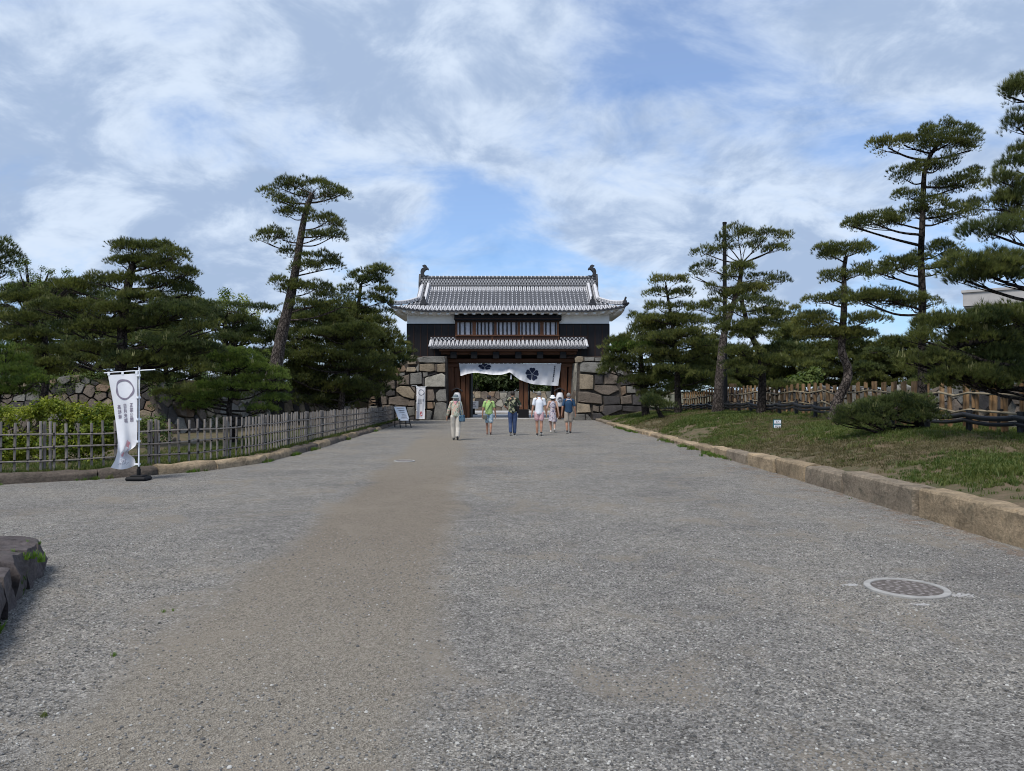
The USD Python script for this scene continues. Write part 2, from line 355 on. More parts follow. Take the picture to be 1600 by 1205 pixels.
# ---------------------------------------------------------------- lettering made of brush strokes (10 x 10 grid, y downwards)
GLYPH = {
 '高': '5,0,5,1.5 1,1.5,9,1.5 3,2.6,7,2.6 3,2.6,3,4 7,2.6,7,4 3,4,7,4 1,5.3,9,5.3 1,5.3,1,10 9,5.3,9,10 3.3,6.7,6.7,6.7 3.3,6.7,3.3,8.9 6.7,6.7,6.7,8.9 3.3,8.9,6.7,8.9',
 '松': '0,3,5,3 2.5,0,2.5,10 2.5,3,0,7 2.5,3,4.6,6 6.5,1,5.2,4 7.5,1,9.8,4.5 7.3,4.5,5.5,9 5.5,9,9.5,8.5 8.3,6.5,9.8,9.8',
 '城': '0,3.5,3.5,3.5 1.8,.5,1.8,8 0,8.5,3.7,7.5 4,2.5,10,2.5 4.6,2.5,4.2,9.5 4.6,5,6.4,5 6.4,5,6.2,8 7.2,0,8,6 8,6,9.8,9.8 9.6,4.5,6.8,9.6',
 '玉': '1,1,9,1 1.5,5,8.5,5 .5,9.3,9.5,9.3 5,1,5,9.3 6.8,6.5,8,8',
 '藻': '.5,1.5,9.5,1.5 3.2,.2,3.2,2.6 6.8,.2,6.8,2.6 .8,3.5,2,4.5 .4,5.6,1.6,6.5 .5,9.8,2.2,7.3 5,3.2,8,3.2 5,3.2,5,4.6 8,3.2,8,4.6 5,4.6,8,4.6 3.2,5.5,6,5.5 6.8,5.5,9.6,5.5 3,7.3,9.8,7.3 6.4,6.3,6.4,10 6.4,7.5,3.2,9.6 6.4,7.5,9.7,9.6',
 '公': '3.8,.5,1,5 6.2,.5,9.5,5 5,4.8,2.2,9 2.2,9,8,8.5 6.8,6.5,9,9.8',
 '園': '.5,.5,9.5,.5 .5,.5,.5,10 9.5,.5,9.5,10 .5,9.7,9.5,9.7 2.5,2.2,7.5,2.2 5,1.3,5,3.4 1.8,3.5,8.2,3.5 3.3,4.7,6.7,4.7 3.3,4.7,3.3,6 6.7,4.7,6.7,6 3.3,6,6.7,6 4.8,6,2.2,8.6 5.2,6.3,8,8.8',
 '日': '2,.5,8,.5 2,.5,2,9.5 8,.5,8,9.5 2,5,8,5 2,9.5,8,9.5',
 '月': '2.5,.5,8,.5 2.5,.5,1.5,9.8 8,.5,8,9.8 2.5,3.6,8,3.6 2.4,6.6,8,6.6',
 '史': '1.5,2,8.5,2 1.5,2,1.5,5 8.5,2,8.5,5 1.5,5,8.5,5 5,0,5,5 5,5,.8,9.8 2.5,5.8,9.5,9.8',
 '跡': '.5,.5,4,.5 .5,.5,.5,3 4,.5,4,3 .5,3,4,3 2.3,3,2.3,9 2.3,6,4.2,6 .7,5,.7,9 0,9.2,4.5,8.8 5,2.3,10,2.3 7.5,0,7.5,2.3 6.7,2.3,5.3,9.8 8.2,2.3,8.2,9.5 5.6,5,5,7.5 9.2,4.5,10,7.5',
 '桜': '0,3,4,3 2,0,2,10 2,3,0,7 5,.5,5.8,2.2 7,0,7.4,2 9.5,.5,8.4,2.4 4.3,5,10,5 6.6,3.2,5,8 5,8,9.5,9.8 8.8,5,4.4,9.8',
 '御': '2.2,0,0,2.5 2.5,3,0,6 1.5,5,1.5,10 4,.5,3.2,2.5 3.6,2,6.4,2 3.2,4,6.6,4 5,2,5,8.6 5,6,6.6,6 3.6,5.5,3.6,9 3,9.2,6.8,8.2 7.4,1,9.8,1 7.4,1,7.4,10 9.8,1,9.8,7 9.8,7,8.8,7.4',
 '門': '.8,.5,4.2,.5 .8,.5,.8,10 4.2,.5,4.2,4 .8,2.2,4.2,2.2 .8,4,4.2,4 5.8,.5,9.2,.5 5.8,.5,5.8,4 9.2,.5,9.2,10 5.8,2.2,9.2,2.2 5.8,4,9.2,4',
 '立': '5,0,5,2 1,2.2,9,2.2 3,4,3.8,8.4 7,4,6.2,8.4 .5,9.3,9.5,9.3', '入': '4,.5,5,3 5,2,.5,9.5 5,3,9.6,9.6', '禁': '.3,2,4.5,2 2.4,0,2.4,4.5 5.3,2,9.6,2 7.4,0,7.4,4.5 2,5.4,8,5.4 .8,7,9.2,7 5,7,5,10 3,8,1.5,9.6 7,8,8.5,9.6',
}
def strokes(text, x, y, size, w, flat, mirror=False, down=True):
    """Adds the text's strokes as thin ribbons; flat(px, py) maps the plane (py downwards) to 3-D points."""
    mb = MB()
    for k, ch in enumerate(text):
        for s in GLYPH[ch].split():
            a = [float(t) for t in s.split(',')]
            p0, p1 = np.array(a[:2]) / 10 * size, np.array(a[2:]) / 10 * size
            if mirror:
                p0[0], p1[0] = size - p0[0], size - p1[0]
            o = np.array([x, y + k * size * 1.18]) if down else np.array([x + k * size * 1.12, y])
            d = p1 - p0; L = np.linalg.norm(d) + 1e-9; d = d / L; nn = np.array([-d[1], d[0]]) * w / 2
            e = d * w * 0.3
            q = [p0 - e + nn + o, p1 + e + nn + o, p1 + e - nn + o, p0 - e - nn + o]
            mb.add([flat(*t) for t in q], [[0, 1, 2], [0, 2, 3]])
    return mb

# ================================================================ the setting
rng = np.random.default_rng(7)
def sstep(a, b, x):
    t = np.clip((np.asarray(x, float) - a) / (b - a), 0, 1)
    return t * t * (3 - 2 * t)

# ---- gravel forecourt
def gravel_material():
    n = {'g': ('geometry', {}), 'sp': ('separate_xyz', {}),
         'v': ('voronoi_texture', {'feature': 'f1', 'scale': 104.0}), 'v2': ('voronoi_texture', {'feature': 'f1', 'scale': 42.0}),
         'vs': ('separate_color', {'color_type': 'hsv'}),
         'nb': ('noise_texture', {'scale': 0.55, 'detail': 6.0, 'roughness': 0.6}), 'nm': ('noise_texture', {'scale': 5.5, 'detail': 5.0, 'roughness': 0.7}), 'nf': ('noise_texture', {'scale': 30.0, 'detail': 3.0, 'roughness': 0.7}),
         'ns': ('noise_texture', {'scale': 1.2, 'detail': 5.0, 'roughness': 0.65, 'distortion': 0.8}), 'ms': ('mapping', {'location': (5.1, 2.2, 0), 'scale': (1.0, 0.8, 1)}),
         # stones: the cell's own random colour picks one of a range of greys
         'sep': ('separate_color', {'color_type': 'rgb'}), 'rs': ('rgb_ramp', {'ramp': [(0.0, (0.085, 0.079, 0.071)), (0.25, (0.150, 0.141, 0.127)), (0.55, (0.205, 0.193, 0.174)), (0.85, (0.262, 0.247, 0.224)), (1.0, (0.38, 0.36, 0.33))]}),
         'sep2': ('separate_color', {'color_type': 'rgb'}), 'rs2': ('rgb_ramp', {'ramp': [(0.0, (0.62, 0.62, 0.62)), (0.5, (1, 1, 1)), (1.0, (1.35, 1.35, 1.33))]}), 'm2': ('mix_color', {'blend_type': 'multiply', 'fac': 0.55}),
         'rb': ('rgb_ramp', {'ramp': [(0.3, (0.78, 0.78, 0.80)), (0.5, (1.0, 1.0, 1.0)), (0.7, (1.16, 1.13, 1.08))]}), 'mb': ('mix_color', {'blend_type': 'multiply', 'fac': 1.0}),
         'rm': ('rgb_ramp', {'ramp': [(0.3, (0.74, 0.74, 0.74)), (0.7, (1.2, 1.2, 1.2))]}), 'mm': ('mix_color', {'blend_type': 'multiply', 'fac': 0.9}),
         'rf': ('rgb_ramp', {'ramp': [(0.3, (0.7, 0.7, 0.7)), (0.7, (1.25, 1.25, 1.25))]}), 'mf': ('mix_color', {'blend_type': 'multiply', 'fac': 0.7}),
         # the trodden track, browner and finer, running towards the gate left of the middle
         'tx': ('math', {'math_type': 'multiply_add', 'value2': 0.052, 'value3': 1.12}), 'ty': ('math', {'math_type': 'add'}), 'tn': ('math', {'math_type': 'multiply_add', 'value2': 0.9, 'value3': -0.45}),
         'tz': ('math', {'math_type': 'add'}), 'ta': ('math', {'math_type': 'absolute'}), 'tm': ('map_range', {'range_type': 'smoothstep', 'from_min': 1.05, 'from_max': 0.62, 'to_min': 0.0, 'to_max': 0.80, 'clamp': True}),
         'te': ('map_range', {'range_type': 'smoothstep', 'from_min': 34.0, 'from_max': 24.0, 'clamp': True, 'to_min': 0.25, 'to_max': 1.0}), 'tme': ('math', {'math_type': 'multiply'}),
         'rt': ('rgb_ramp', {'ramp': [(0.0, (0.100, 0.091, 0.078)), (0.5, (0.190, 0.174, 0.150)), (1.0, (0.275, 0.256, 0.225))]}),
         'tb': ('map_range', {'range_type': 'smoothstep', 'from_min': 3.5, 'from_max': 9.0, 'to_min': 0.0, 'to_max': 1.0, 'clamp': True}), 'tb2': ('map_range', {'range_type': 'smoothstep', 'from_min': 19.0, 'from_max': 12.0, 'to_min': 0.25, 'to_max': 1.0, 'clamp': True}), 'tbm': ('math', {'math_type': 'multiply'}),
         'tc': ('mix_color', {'blend_type': 'mix', 'a': (1.10, 1.05, 0.97), 'b': (0.96, 0.87, 0.77)}), 'tmul': ('mix_color', {'blend_type': 'multiply', 'fac': 1.0}),
         'mt': ('mix_color', {'blend_type': 'mix'}),
         # patches of sand and of fallen needles
         'sm': ('map_range', {'range_type': 'smoothstep', 'from_min': 0.50, 'from_max': 0.68, 'to_min': 0.0, 'to_max': 0.62, 'clamp': True}), 'sd': ('mix_color', {'blend_type': 'mix', 'b': (0.215, 0.186, 0.148)}),
         'kx': ('map_range', {'range_type': 'smoothstep', 'from_min': 3.4, 'from_max': 5.3, 'to_min': 0.0, 'to_max': 0.17, 'clamp': True}), 'ka': ('math', {'math_type': 'add'}), 'nn': ('noise_texture', {'scale': 2.6, 'detail': 7.0, 'roughness': 0.75, 'distortion': 1.5}), 'nnm': ('map_range', {'range_type': 'smoothstep', 'from_min': 0.66, 'from_max': 0.76, 'to_min': 0.0, 'to_max': 0.45, 'clamp': True}), 'nd': ('mix_color', {'blend_type': 'mix', 'b': (0.17, 0.105, 0.065)}),
         'bu': ('bump', {'strength': 0.8, 'distance': 0.012}), 'p': ('principled_bsdf', {'roughness': 1.0, 'specular_ior_level': 0.04})}
    L = [(f'g.position', f'{k}.vector') for k in ('v', 'v2', 'nb', 'nm', 'nf', 'sp', 'ms', 'nn')]
    L += [('ms.vector', 'ns.vector'), ('v.color', 'sep.color'), ('sep.r', 'rs.fac'), ('v2.color', 'sep2.color'), ('sep2.g', 'rs2.fac'), ('rs.color', 'm2.a'), ('rs2.color', 'm2.b'),
          ('nb.fac', 'rb.fac'), ('m2.result', 'mb.a'), ('rb.color', 'mb.b'), ('nm.fac', 'rm.fac'), ('mb.result', 'mm.a'), ('rm.color', 'mm.b'), ('nf.fac', 'rf.fac'), ('mm.result', 'mf.a'), ('rf.color', 'mf.b'),
          ('sp.y', 'tx.value1'), ('sp.x', 'ty.value1'), ('tx.value', 'ty.value2'), ('nb.fac', 'tn.value1'), ('ty.value', 'tz.value1'), ('tn.value', 'tz.value2'), ('tz.value', 'ta.value1'), ('ta.value', 'tm.value'),
          ('sp.y', 'te.value'), ('tm.result', 'tme.value1'), ('te.result', 'tme.value2'), ('sep.g', 'rt.fac'), ('sp.y', 'tb.value'), ('sp.y', 'tb2.value'), ('tb.result', 'tbm.value1'), ('tb2.result', 'tbm.value2'), ('tbm.value', 'tc.fac'),
          ('rt.color', 'tmul.a'), ('tc.result', 'tmul.b'), ('mf.result', 'mt.a'), ('tmul.result', 'mt.b'), ('tme.value', 'mt.fac'),
          ('ns.fac', 'sm.value'), ('sm.result', 'sd.fac'), ('mt.result', 'sd.a'), ('sp.x', 'kx.value'), ('nn.fac', 'ka.value1'), ('kx.result', 'ka.value2'), ('ka.value', 'nnm.value'), ('nnm.result', 'nd.fac'), ('sd.result', 'nd.a'), ('nd.result', 'p.base_color'),
          ('v.distance', 'bu.height'), ('bu.normal', 'p.normal')]
    return mat('gravel_and_sand', n, L)
M['gravel'] = gravel_material()
M['soil'] = grained('grass_and_soil', [(0.26, (0.040, 0.052, 0.017)), (0.42, (0.068, 0.066, 0.029)), (0.55, (0.110, 0.082, 0.050)), (0.74, (0.165, 0.122, 0.084))], 2.6, 0.95, 0.9, bscale=30, detail=12, nr=0.78)
M['far_ground'] = grained('far_ground', [(0.3, (0.05, 0.055, 0.025)), (0.7, (0.12, 0.10, 0.06))], 0.3, 0.95, 0.1)

def road_z(x, y):
    p = np.stack([np.asarray(x, float) * 0.5, np.asarray(y, float) * 0.35, np.zeros_like(x, float)], -1)
    return (meshkit.fbm(p, 3, 3) - 0.5) * 0.030
xs, ys = np.linspace(-17, 6.2, 140), np.concatenate([np.linspace(-6, 12, 110), np.linspace(12.25, 52, 110)])
Xg, Yg = np.meshgrid(xs, ys)
structure('gravel_forecourt', grid_mesh(Xg, Yg, road_z(Xg, Yg)), M['gravel'], smooth=True)
g = 2600.0
structure('ground', (np.array([[-g, -g, -0.08], [g, -g, -0.08], [g, g, -0.08], [-g, g, -0.08]]), np.array([[0, 1, 2], [0, 2, 3]])), M['far_ground'])

# loose stones on the forecourt, nearest the camera
def pebble(seed):
    m = trimesh.creation.icosphere(1)
    r = np.random.default_rng(seed)
    v = m.vertices * (1 + 0.28 * (meshkit.noise(m.vertices * 1.7 + seed * 7.1, seed)[:, None] - 0.5) * 2) * np.array([1, r.uniform(0.7, 1), r.uniform(0.45, 0.65)])
    return v, m.faces
n = {'oi': ('object_info', {}), 'r': ('rgb_ramp', {'ramp': [(0.0, (0.06, 0.059, 0.057)), (0.35, (0.135, 0.131, 0.125)), (0.7, (0.21, 0.203, 0.19)), (0.9, (0.29, 0.27, 0.235)), (1.0, (0.42, 0.41, 0.385))]}), 'p': ('principled_bsdf', {'roughness': 0.85, 'specular_ior_level': 0.25})}
M['pebble'] = mat('pebble_greys', n, [('oi.random', 'r.fac'), ('r.color', 'p.base_color')])
N = 60000
yy = 2.4 + 6.5 * rng.random(N) ** 1.5
xx = rng.uniform(-0.80, 0.78, N) * yy
trk = np.abs(xx + 1.12 + 0.052 * yy) < 0.9
keep = (~trk | (rng.random(N) < 0.35)) & (xx < 5.1) & (meshkit.fbm(np.stack([xx * 0.9, yy * 0.9, 0 * xx], -1), 3, 11) + rng.normal(0, .12, N) > 0.42)
xx, yy = xx[keep], yy[keep]
sz = rng.uniform(0.0035, 0.0085, len(xx)) * (1 + 0.5 * (rng.random(len(xx)) < 0.06))
instancer('/World', 'gravel', [(pebble(k), M['pebble']) for k in range(3)], np.stack([xx, yy, road_z(xx, yy) + sz * 0.25], -1), quats(rng.random(len(xx)) * 6.28, rng.random(len(xx)) * 0.5, rng.random(len(xx)) * 6.28), sz, rng.integers(0, 3, len(xx)))

# ---- right bank, its kerb and its grass
def kerb_x(y): return 5.27 - 0.33 * sstep(22, 38, y)
def kerb_h(y): return np.maximum(0.12, 0.40 - 0.0178 * (np.asarray(y, float) - 7.5)) + 0.05 * (np.asarray(y, float) < 0)
def crest_z(y): return 0.84 - 0.30 * sstep(27, 44, y)
FENCE_X = 10.0
def bank_z(x, y):
    x, y = np.broadcast_arrays(np.asarray(x, float), np.asarray(y, float))
    a = kerb_x(y) + 0.30
    t = np.clip((x - a) / (9.0 - a), 0, 1)
    z = kerb_h(y) - 0.02 + (crest_z(y) - kerb_h(y)) * (1 - (1 - t) ** 1.9)
    z = z + (meshkit.fbm(np.stack([x * 0.9, y * 0.9, 0 * x], -1), 4, 5) - 0.5) * 0.30 * np.clip(t * 6, 0, 1) + (meshkit.fbm(np.stack([x * 5, y * 5, 0 * x], -1), 3, 6) - 0.5) * 0.07 * np.clip(t * 8, 0, 1)
    return z - 0.35 * sstep(11.0, 13.5, x)
ts = np.linspace(0, 1, 130) ** 1.2; ys = np.concatenate([np.linspace(-3, 4.9, 40), np.linspace(5, 47, 520)])
T, Yg = np.meshgrid(ts, ys)
Xg = (kerb_x(Yg) + 0.25) * (1 - T) + 16.0 * T
structure('grass_bank', grid_mesh(Xg, Yg, bank_z(Xg, Yg)), M['soil'], smooth=True)

def block(x0, x1, y0, y1, z0, z1, ch, seed, amp=0.02, ref=0.14):
    """A roughly dressed stone block."""
    m = trimesh.Trimesh(*boxm(x0, x1, y0, y1, z0, z1, ch))
    m = m.subdivide_to_size(ref * 2.2, max_iter=4) if ref else m
    v = np.array(m.vertices)
    c = np.array([(x0 + x1) / 2, (y0 + y1) / 2, (z0 + z1) / 2]); h = np.array([x1 - x0, y1 - y0, z1 - z0]) / 2
    d = (v - c) / h
    d = d / np.linalg.norm(d, axis=1, keepdims=True)
    v = v + d * ((meshkit.fbm(v * 4.0 + seed * 3.3, 3, seed) - 0.5) * 2 * amp)[:, None]
    return v, np.array(m.faces)

kb = UsdGeom.Xform.Define(stage, path_for('/World', 'right_kerb')); tag(kb.GetPrim(), kind='structure'); kb = str(kb.GetPath())
cuts = [-2.0, 0.2, 2.4, 4.6, 6.1]
marks = [7.0, 9.62, 11.75, 13.3]
cuts += marks
y = 13.3
while y < 43.4:
    y += rng.uniform(1.2, 2.1); cuts.append(y)
for a, b in zip(cuts[:-1], cuts[1:]):
    ym = (a + b) / 2
    x0 = float(kerb_x(ym)); h = float(kerb_h(ym)) + rng.uniform(-0.02, 0.02)
    dx = rng.uniform(-0.025, 0.02)
    part(kb, 'kerb_stone', block(x0 + dx, x0 + 0.34 + dx, a + 0.028, b - 0.028, -0.10, h, 0.03, int(abs(ym) * 10), 0.035), M[rng.choice(['st_kerb', 'st_kerb', 'st_kerb_g'])], smooth=40)

def blade_tuft(seed, n=16, h=0.07, w=0.005, spread=0.07):
    r = np.random.default_rng(seed)
    mb = MB()
    for _ in range(n):
        a = r.random() * 6.28; o = np.array([r.normal(0, spread * .5), r.normal(0, spread * .5), -0.01])
        d = np.array([math.cos(a), math.sin(a), 0]); s = np.array([-d[1], d[0], 0]) * w * r.uniform(0.7, 1.3)
        L = h * r.uniform(0.5, 1.2); lean = r.uniform(0.15, 0.9)
        m = o + d * L * lean * 0.35 + np.array([0, 0, L * 0.62]); t = o + d * L * lean + np.array([0, 0, L * r.uniform(0.7, 0.95)])
        mb.add([o - s, o + s, m + s * .7, m - s * .7, t], [[0, 1, 2], [0, 2, 3], [3, 2, 4]])
    return mb.done()
# grass on the bank: tufts thin out on the bare soil beside the kerb
N = 60000
yy = 5.5 + 38 * rng.random(N) ** 1.6
xx = kerb_x(yy) + 0.35 + (11.2 - kerb_x(yy)) * rng.random(N)
f = meshkit.fbm(np.stack([xx * 0.8, yy * 0.6, 0 * xx], -1), 4, 21)
t = (xx - kerb_x(yy)) / 5
keep = (f + 0.42 * np.clip(t * 3.0, 0, 1) - 0.22 + rng.normal(0, .10, N)) > 0.40
xx, yy, f = xx[keep], yy[keep], f[keep]
idx = (meshkit.fbm(np.stack([xx * 0.5 + 9, yy * 0.4, 0 * xx], -1), 3, 33) + rng.normal(0, 0.08, len(xx)) < 0.44).astype(int) * 2 + rng.integers(0, 2, len(xx))
big = (meshkit.fbm(np.stack([xx * 1.5, yy * 1.2, 0 * xx], -1), 3, 41) > 0.58)
instancer('/World', 'grass', [(blade_tuft(1), M['grass']), (blade_tuft(2, 18, 0.08), M['grass']), (blade_tuft(3), M['grass_dry']), (blade_tuft(4, 14, 0.06), M['grass_dry'])],
          np.stack([xx, yy, bank_z(xx, yy)], -1), quats(rng.random(len(xx)) * 6.28, rng.random(len(xx)) * 0.3, rng.random(len(xx)) * 6.28), rng.uniform(0.5, 1.0, len(xx)) * (1 + 0.3 * big) * (1 + np.clip((yy - 12) / 40, 0, .6)), idx)

# ---- left kerb, lawn strip
KL = np.array([(-15, 7.6), (-9.0, 12.96), (-8.2, 13.4), (-7.2, 14.15), (-6.26, 15.3), (-5.75, 16.9), (-5.68, 18.8), (-5.65, 21.6), (-5.73, 27.5), (-5.85, 36.8), (-5.95, 41.5)])
def poly_at(P_, d):
    s = np.concatenate([[0], np.cumsum(np.linalg.norm(np.diff(P_, axis=0), axis=1))])
    return np.stack([np.interp(d, s, P_[:, 0]), np.interp(d, s, P_[:, 1])], -1), s[-1]
def offset_line(P_, o):
    t = np.gradient(P_, axis=0); t /= np.linalg.norm(t, axis=1, keepdims=True)
    return P_ + np.stack([-t[:, 1], t[:, 0]], -1) * o
_, LK = poly_at(KL, 0)
kl = UsdGeom.Xform.Define(stage, path_for('/World', 'left_kerb')); tag(kl.GetPrim(), kind='structure'); kl = str(kl.GetPath())
d, k = 0.0, 0
while d < LK - 0.4:
    e = min(d + rng.uniform(0.9, 1.9), LK)
    pts = [poly_at(KL, t)[0] for t in np.linspace(d + 0.01, e - 0.01, 5)]
    h = 0.175 - 0.06 * sstep(18, 36, pts[2][1]) + rng.uniform(-0.03, 0.03)
    mb = MB()
    ring = []
    for i, q in enumerate(pts):
        tng = (pts[min(i + 1, 4)] - pts[max(i - 1, 0)]); tng /= np.linalg.norm(tng); nl = np.array([-tng[1], tng[0]])
        jit = rng.normal(0, 0.02, 8)
        for m_, (o, z) in enumerate([(0.0, -0.08), (0.0 + jit[0], h * 0.5), (0.03 + jit[1], h * 0.92 + jit[2]), (0.10, h + jit[3]), (0.26, h + jit[4]), (0.27, -0.08)]):
            ring.append([*(q + nl * o), z])
    fs = []
    for i in range(4):
        for m_ in range(5):
            a = i * 6 + m_; fs.append([a, a + 6, a + 7, a + 1])
    mb.add(ring, fs)
    mb.add([ring[i] for i in range(6)], [[0, 1, 2, 3], [0, 3, 4, 5]]); mb.add([ring[24 + i] for i in range(6)], [[3, 2, 1, 0], [5, 4, 3, 0]])
    part(kl, 'kerb_stone', mb, M['st_kerb_l'] if rng.random() < 0.75 else M['st_kerb'], smooth=60)
    d = e; k += 1
inner = offset_line(KL, 0.25)
lawn_poly = shapely.Polygon(list(map(tuple, inner)) + [(-7.0, 46), (-60, 46), (-60, 2)])
lv, lf = trimesh.creation.triangulate_polygon(lawn_poly, engine='earcut')
structure('lawn', (np.c_[lv, np.full(len(lv), 0.15)], lf), M['soil'])
N = 9000
dd = rng.random(N) ** 0.9 * LK
base, _ = poly_at(offset_line(KL, 0.0), dd)
q, _ = poly_at(offset_line(KL, 0.42), dd); r_, _ = poly_at(offset_line(KL, 3.2), dd)
tt = rng.random(N) ** 2.0
pp = (q * (1 - tt)[:, None] + r_ * tt[:, None]) + rng.normal(0, 0.08, (N, 2))
instancer('/World', 'grass', [(blade_tuft(5), M['grass']), (blade_tuft(6, 18, 0.09), M['grass']), (blade_tuft(7), M['grass_dry'])], np.c_[pp, np.full(N, 0.15)], quats(rng.random(N) * 6.28, rng.random(N) * 0.3, rng.random(N) * 6.28), rng.uniform(0.7, 1.4, N), rng.choice(3, N, p=[.4, .35, .25]))

# ---- walls of fitted stones
TONES = ['st_tan', 'st_grey', 'st_brown', 'st_orange', 'st_dark', 'st_pale']
def stone_mesh(poly, frame, depth, r):
    """One wall stone: poly (n,2) in the wall's plane, frame(s, z, d) -> point, d outward."""
    p = shapely.Polygon(poly)
    if not p.is_valid: p = p.buffer(0)
    c = np.array(p.representative_point().coords[0]) if not p.contains(p.centroid) else np.array(p.centroid.coords[0])
    ring = np.array(p.exterior.segmentize(max(0.18, math.sqrt(p.area) / 3)).coords)[:-1]
    if not p.exterior.is_ccw: ring = ring[::-1]
    n = len(ring)
    rad = math.sqrt(p.area)
    tilt = r.normal(0, 0.06, 2)
    V, lv = [], [(1.0, -0.35), (1.0, 0.50), (0.975, 0.86), (0.90, 1.0)]
    for sc, dp in lv:
        q = c + (ring - c) * sc
        for a in q:
            off = (a - c) @ tilt * (dp > 0.5) + r.normal(0, 0.010 * rad) * (dp > 0.2)
            V.append(frame(a[0], a[1], dp * depth + off))
    V.append(frame(c[0], c[1], depth * 1.03))
    F = []
    for k in range(3):
        for i in range(n):
            a, b = k * n + i, k * n + (i + 1) % n
            F += [[a, b, b + n], [a, b + n, a + n]]
    for i in range(n):
        F.append([3 * n + i, 3 * n + (i + 1) % n, 4 * n])
    return np.array(V), np.array(F)

def fitted(polys, x0, x1, z0, z1):
    return polys
def rubble_polys(S, Hh, size, r, flat=1.25, gap=0.02, mask=None):
    """Irregular stones covering S x H by a jittered Voronoi pattern."""
    nx, nz = max(2, int(S / (size * flat))), max(2, int(Hh / size))
    pts = []
    for j in range(-1, nz + 1):
        for i in range(-1, nx + 1):
            pts.append([(i + 0.5 + 0.5 * (j % 2) + r.uniform(-.36, .36)) * S / nx, (j + 0.5 + r.uniform(-.34, .34)) * Hh / nz])
    vor = Voronoi(np.array(pts))
    dom = shapely.box(0, 0, S, Hh) if mask is None else mask
    out = []
    for reg in vor.point_region:
        v = vor.regions[reg]
        if -1 in v or not v: continue
        g = shapely.Polygon(vor.vertices[v]).intersection(dom)
        if g.is_empty or g.geom_type != 'Polygon': continue
        g = g.buffer(-gap * r.uniform(0.3, 1.2))
        if g.is_empty or g.geom_type != 'Polygon': continue
        rr = 0.02 * math.sqrt(g.area)
        g = g.buffer(-rr).buffer(rr, quad_segs=2)
        if g.is_empty or g.geom_type != 'Polygon' or g.area < 0.012: continue
        out.append(np.array(g.exterior.coords)[:-1])
    return out

def line_frame(A, B, batter, z0, out=1):
    A, B = np.array(A, float), np.array(B, float)
    t = (B - A) / np.linalg.norm(B - A); nl = np.array([t[1], -t[0]]) * out
    def frame(s, z, d):
        q = A + t * s + nl * (d - batter * z)
        return [q[0], q[1], z0 + z]
    return frame, float(np.linalg.norm(B - A))

def build_wall(name, label, A, B, Hh, batter, z0, size, seed, tones, probs, top=None, depth=0.12, gap=0.02, back=2.5, group=None, top_mat=None):
    r = np.random.default_rng(seed)
    w = thing(name, label, 'wall', group)
    fr, S = line_frame(A, B, batter, z0)
    mask = None
    if top is not None:
        ss = np.linspace(0, S, 40)
        mask = shapely.Polygon([(0, 0), (S, 0)] + [(s, top(s, r)) for s in ss[::-1]])
    polys = rubble_polys(S, Hh, size, r, mask=mask, gap=gap)
    for q in polys:
        part(w, 'stone', stone_mesh(q, fr, depth * r.uniform(0.7, 1.5), r), M[r.choice(tones, p=probs)], smooth=26)
    mb = MB()
    hh = Hh - 0.10 if top is None else min(top(s, r) for s in np.linspace(0, S, 20)) - 0.1
    v = [fr(0, 0, -0.02), fr(S, 0, -0.02), fr(S, hh, -0.02), fr(0, hh, -0.02), fr(0, 0, -back), fr(S, 0, -back), fr(S, hh, -back + 0), fr(0, hh, -back + 0)]
    mb.add(v, [[0, 1, 2, 3], [5, 4, 7, 6], [3, 2, 6, 7], [4, 0, 3, 7], [1, 5, 6, 2]])
    part(w, 'rubble_core', mb, M['rubble'])
    return w

build_wall('stone_embankment', 'low embankment of rough tan and dark stones under the pines, left of the banner', (-27, 21.5), (-12.3, 26.0), 2.15, 0.30, 0.1, 0.30, 11, TONES, [.14, .22, .25, .06, .31, .02], top=lambda s, r: 2.0 + 0.15 * math.sin(s * 1.7) + 0.1 * math.sin(s * 4.1), depth=0.16)
build_wall('stone_embankment', 'long embankment of rough stones running behind the left bamboo fence towards the gate', (-12.3, 26.0), (-9.3, 43.8), 2.3, 0.22, 0.1, 0.46, 12, TONES, [.18, .27, .25, .09, .18, .03], top=lambda s, r: 1.6 + 0.04 * s + 0.1 * math.sin(s * 3.1), depth=0.16)
build_wall('stone_embankment', 'dark wall of rough moat stones behind the right bamboo fence', (12.6, 44.0), (13.6, 10.5), 1.9, 0.15, 0.35, 0.46, 13, TONES, [.14, .30, .18, .03, .30, .05], top=lambda s, r: 1.45 + 0.15 * math.sin(s * 2.1), depth=0.16)
build_wall('courtyard_wall', 'wall of squared stones seen through the open gateway', (-7.5, 62), (7.5, 62), 1.78, 0.05, 0.0, 0.48, 14, TONES, [.22, .33, .18, .07, .05, .15], depth=0.10, gap=0.018, back=1.5)
# the mound behind the left embankments, carrying the tall pines
xs, ys = np.concatenate([np.linspace(-60, -14, 40), np.linspace(-13.8, -8.0, 40)]), np.linspace(21.0, 75, 120)
Xg, Yg = np.meshgrid(xs, ys)
front = np.interp(Xg, [-60, -27, -13.4, -12.6, -9.4, -8.0], [21.0, 23.4, 27.6, 29.5, 48.0, 56])
inside = sstep(0.0, 0.6, Yg - front)
structure('mound', grid_mesh(Xg, Yg, 0.05 + inside * (1.85 + 0.5 * meshkit.fbm(np.stack([Xg * .2, Yg * .2, 0 * Xg], -1), 3, 2))), M['soil'], smooth=True)
xs, ys = np.linspace(13.6, 70, 30), np.linspace(4, 90, 40)
Xg, Yg = np.meshgrid(xs, ys)
structure('far_bank', grid_mesh(Xg, Yg, 1.35 + 0.6 * meshkit.fbm(np.stack([Xg * .2, Yg * .2, 0 * Xg], -1), 3, 8) - 0.0 * Xg), M['soil'], smooth=True)

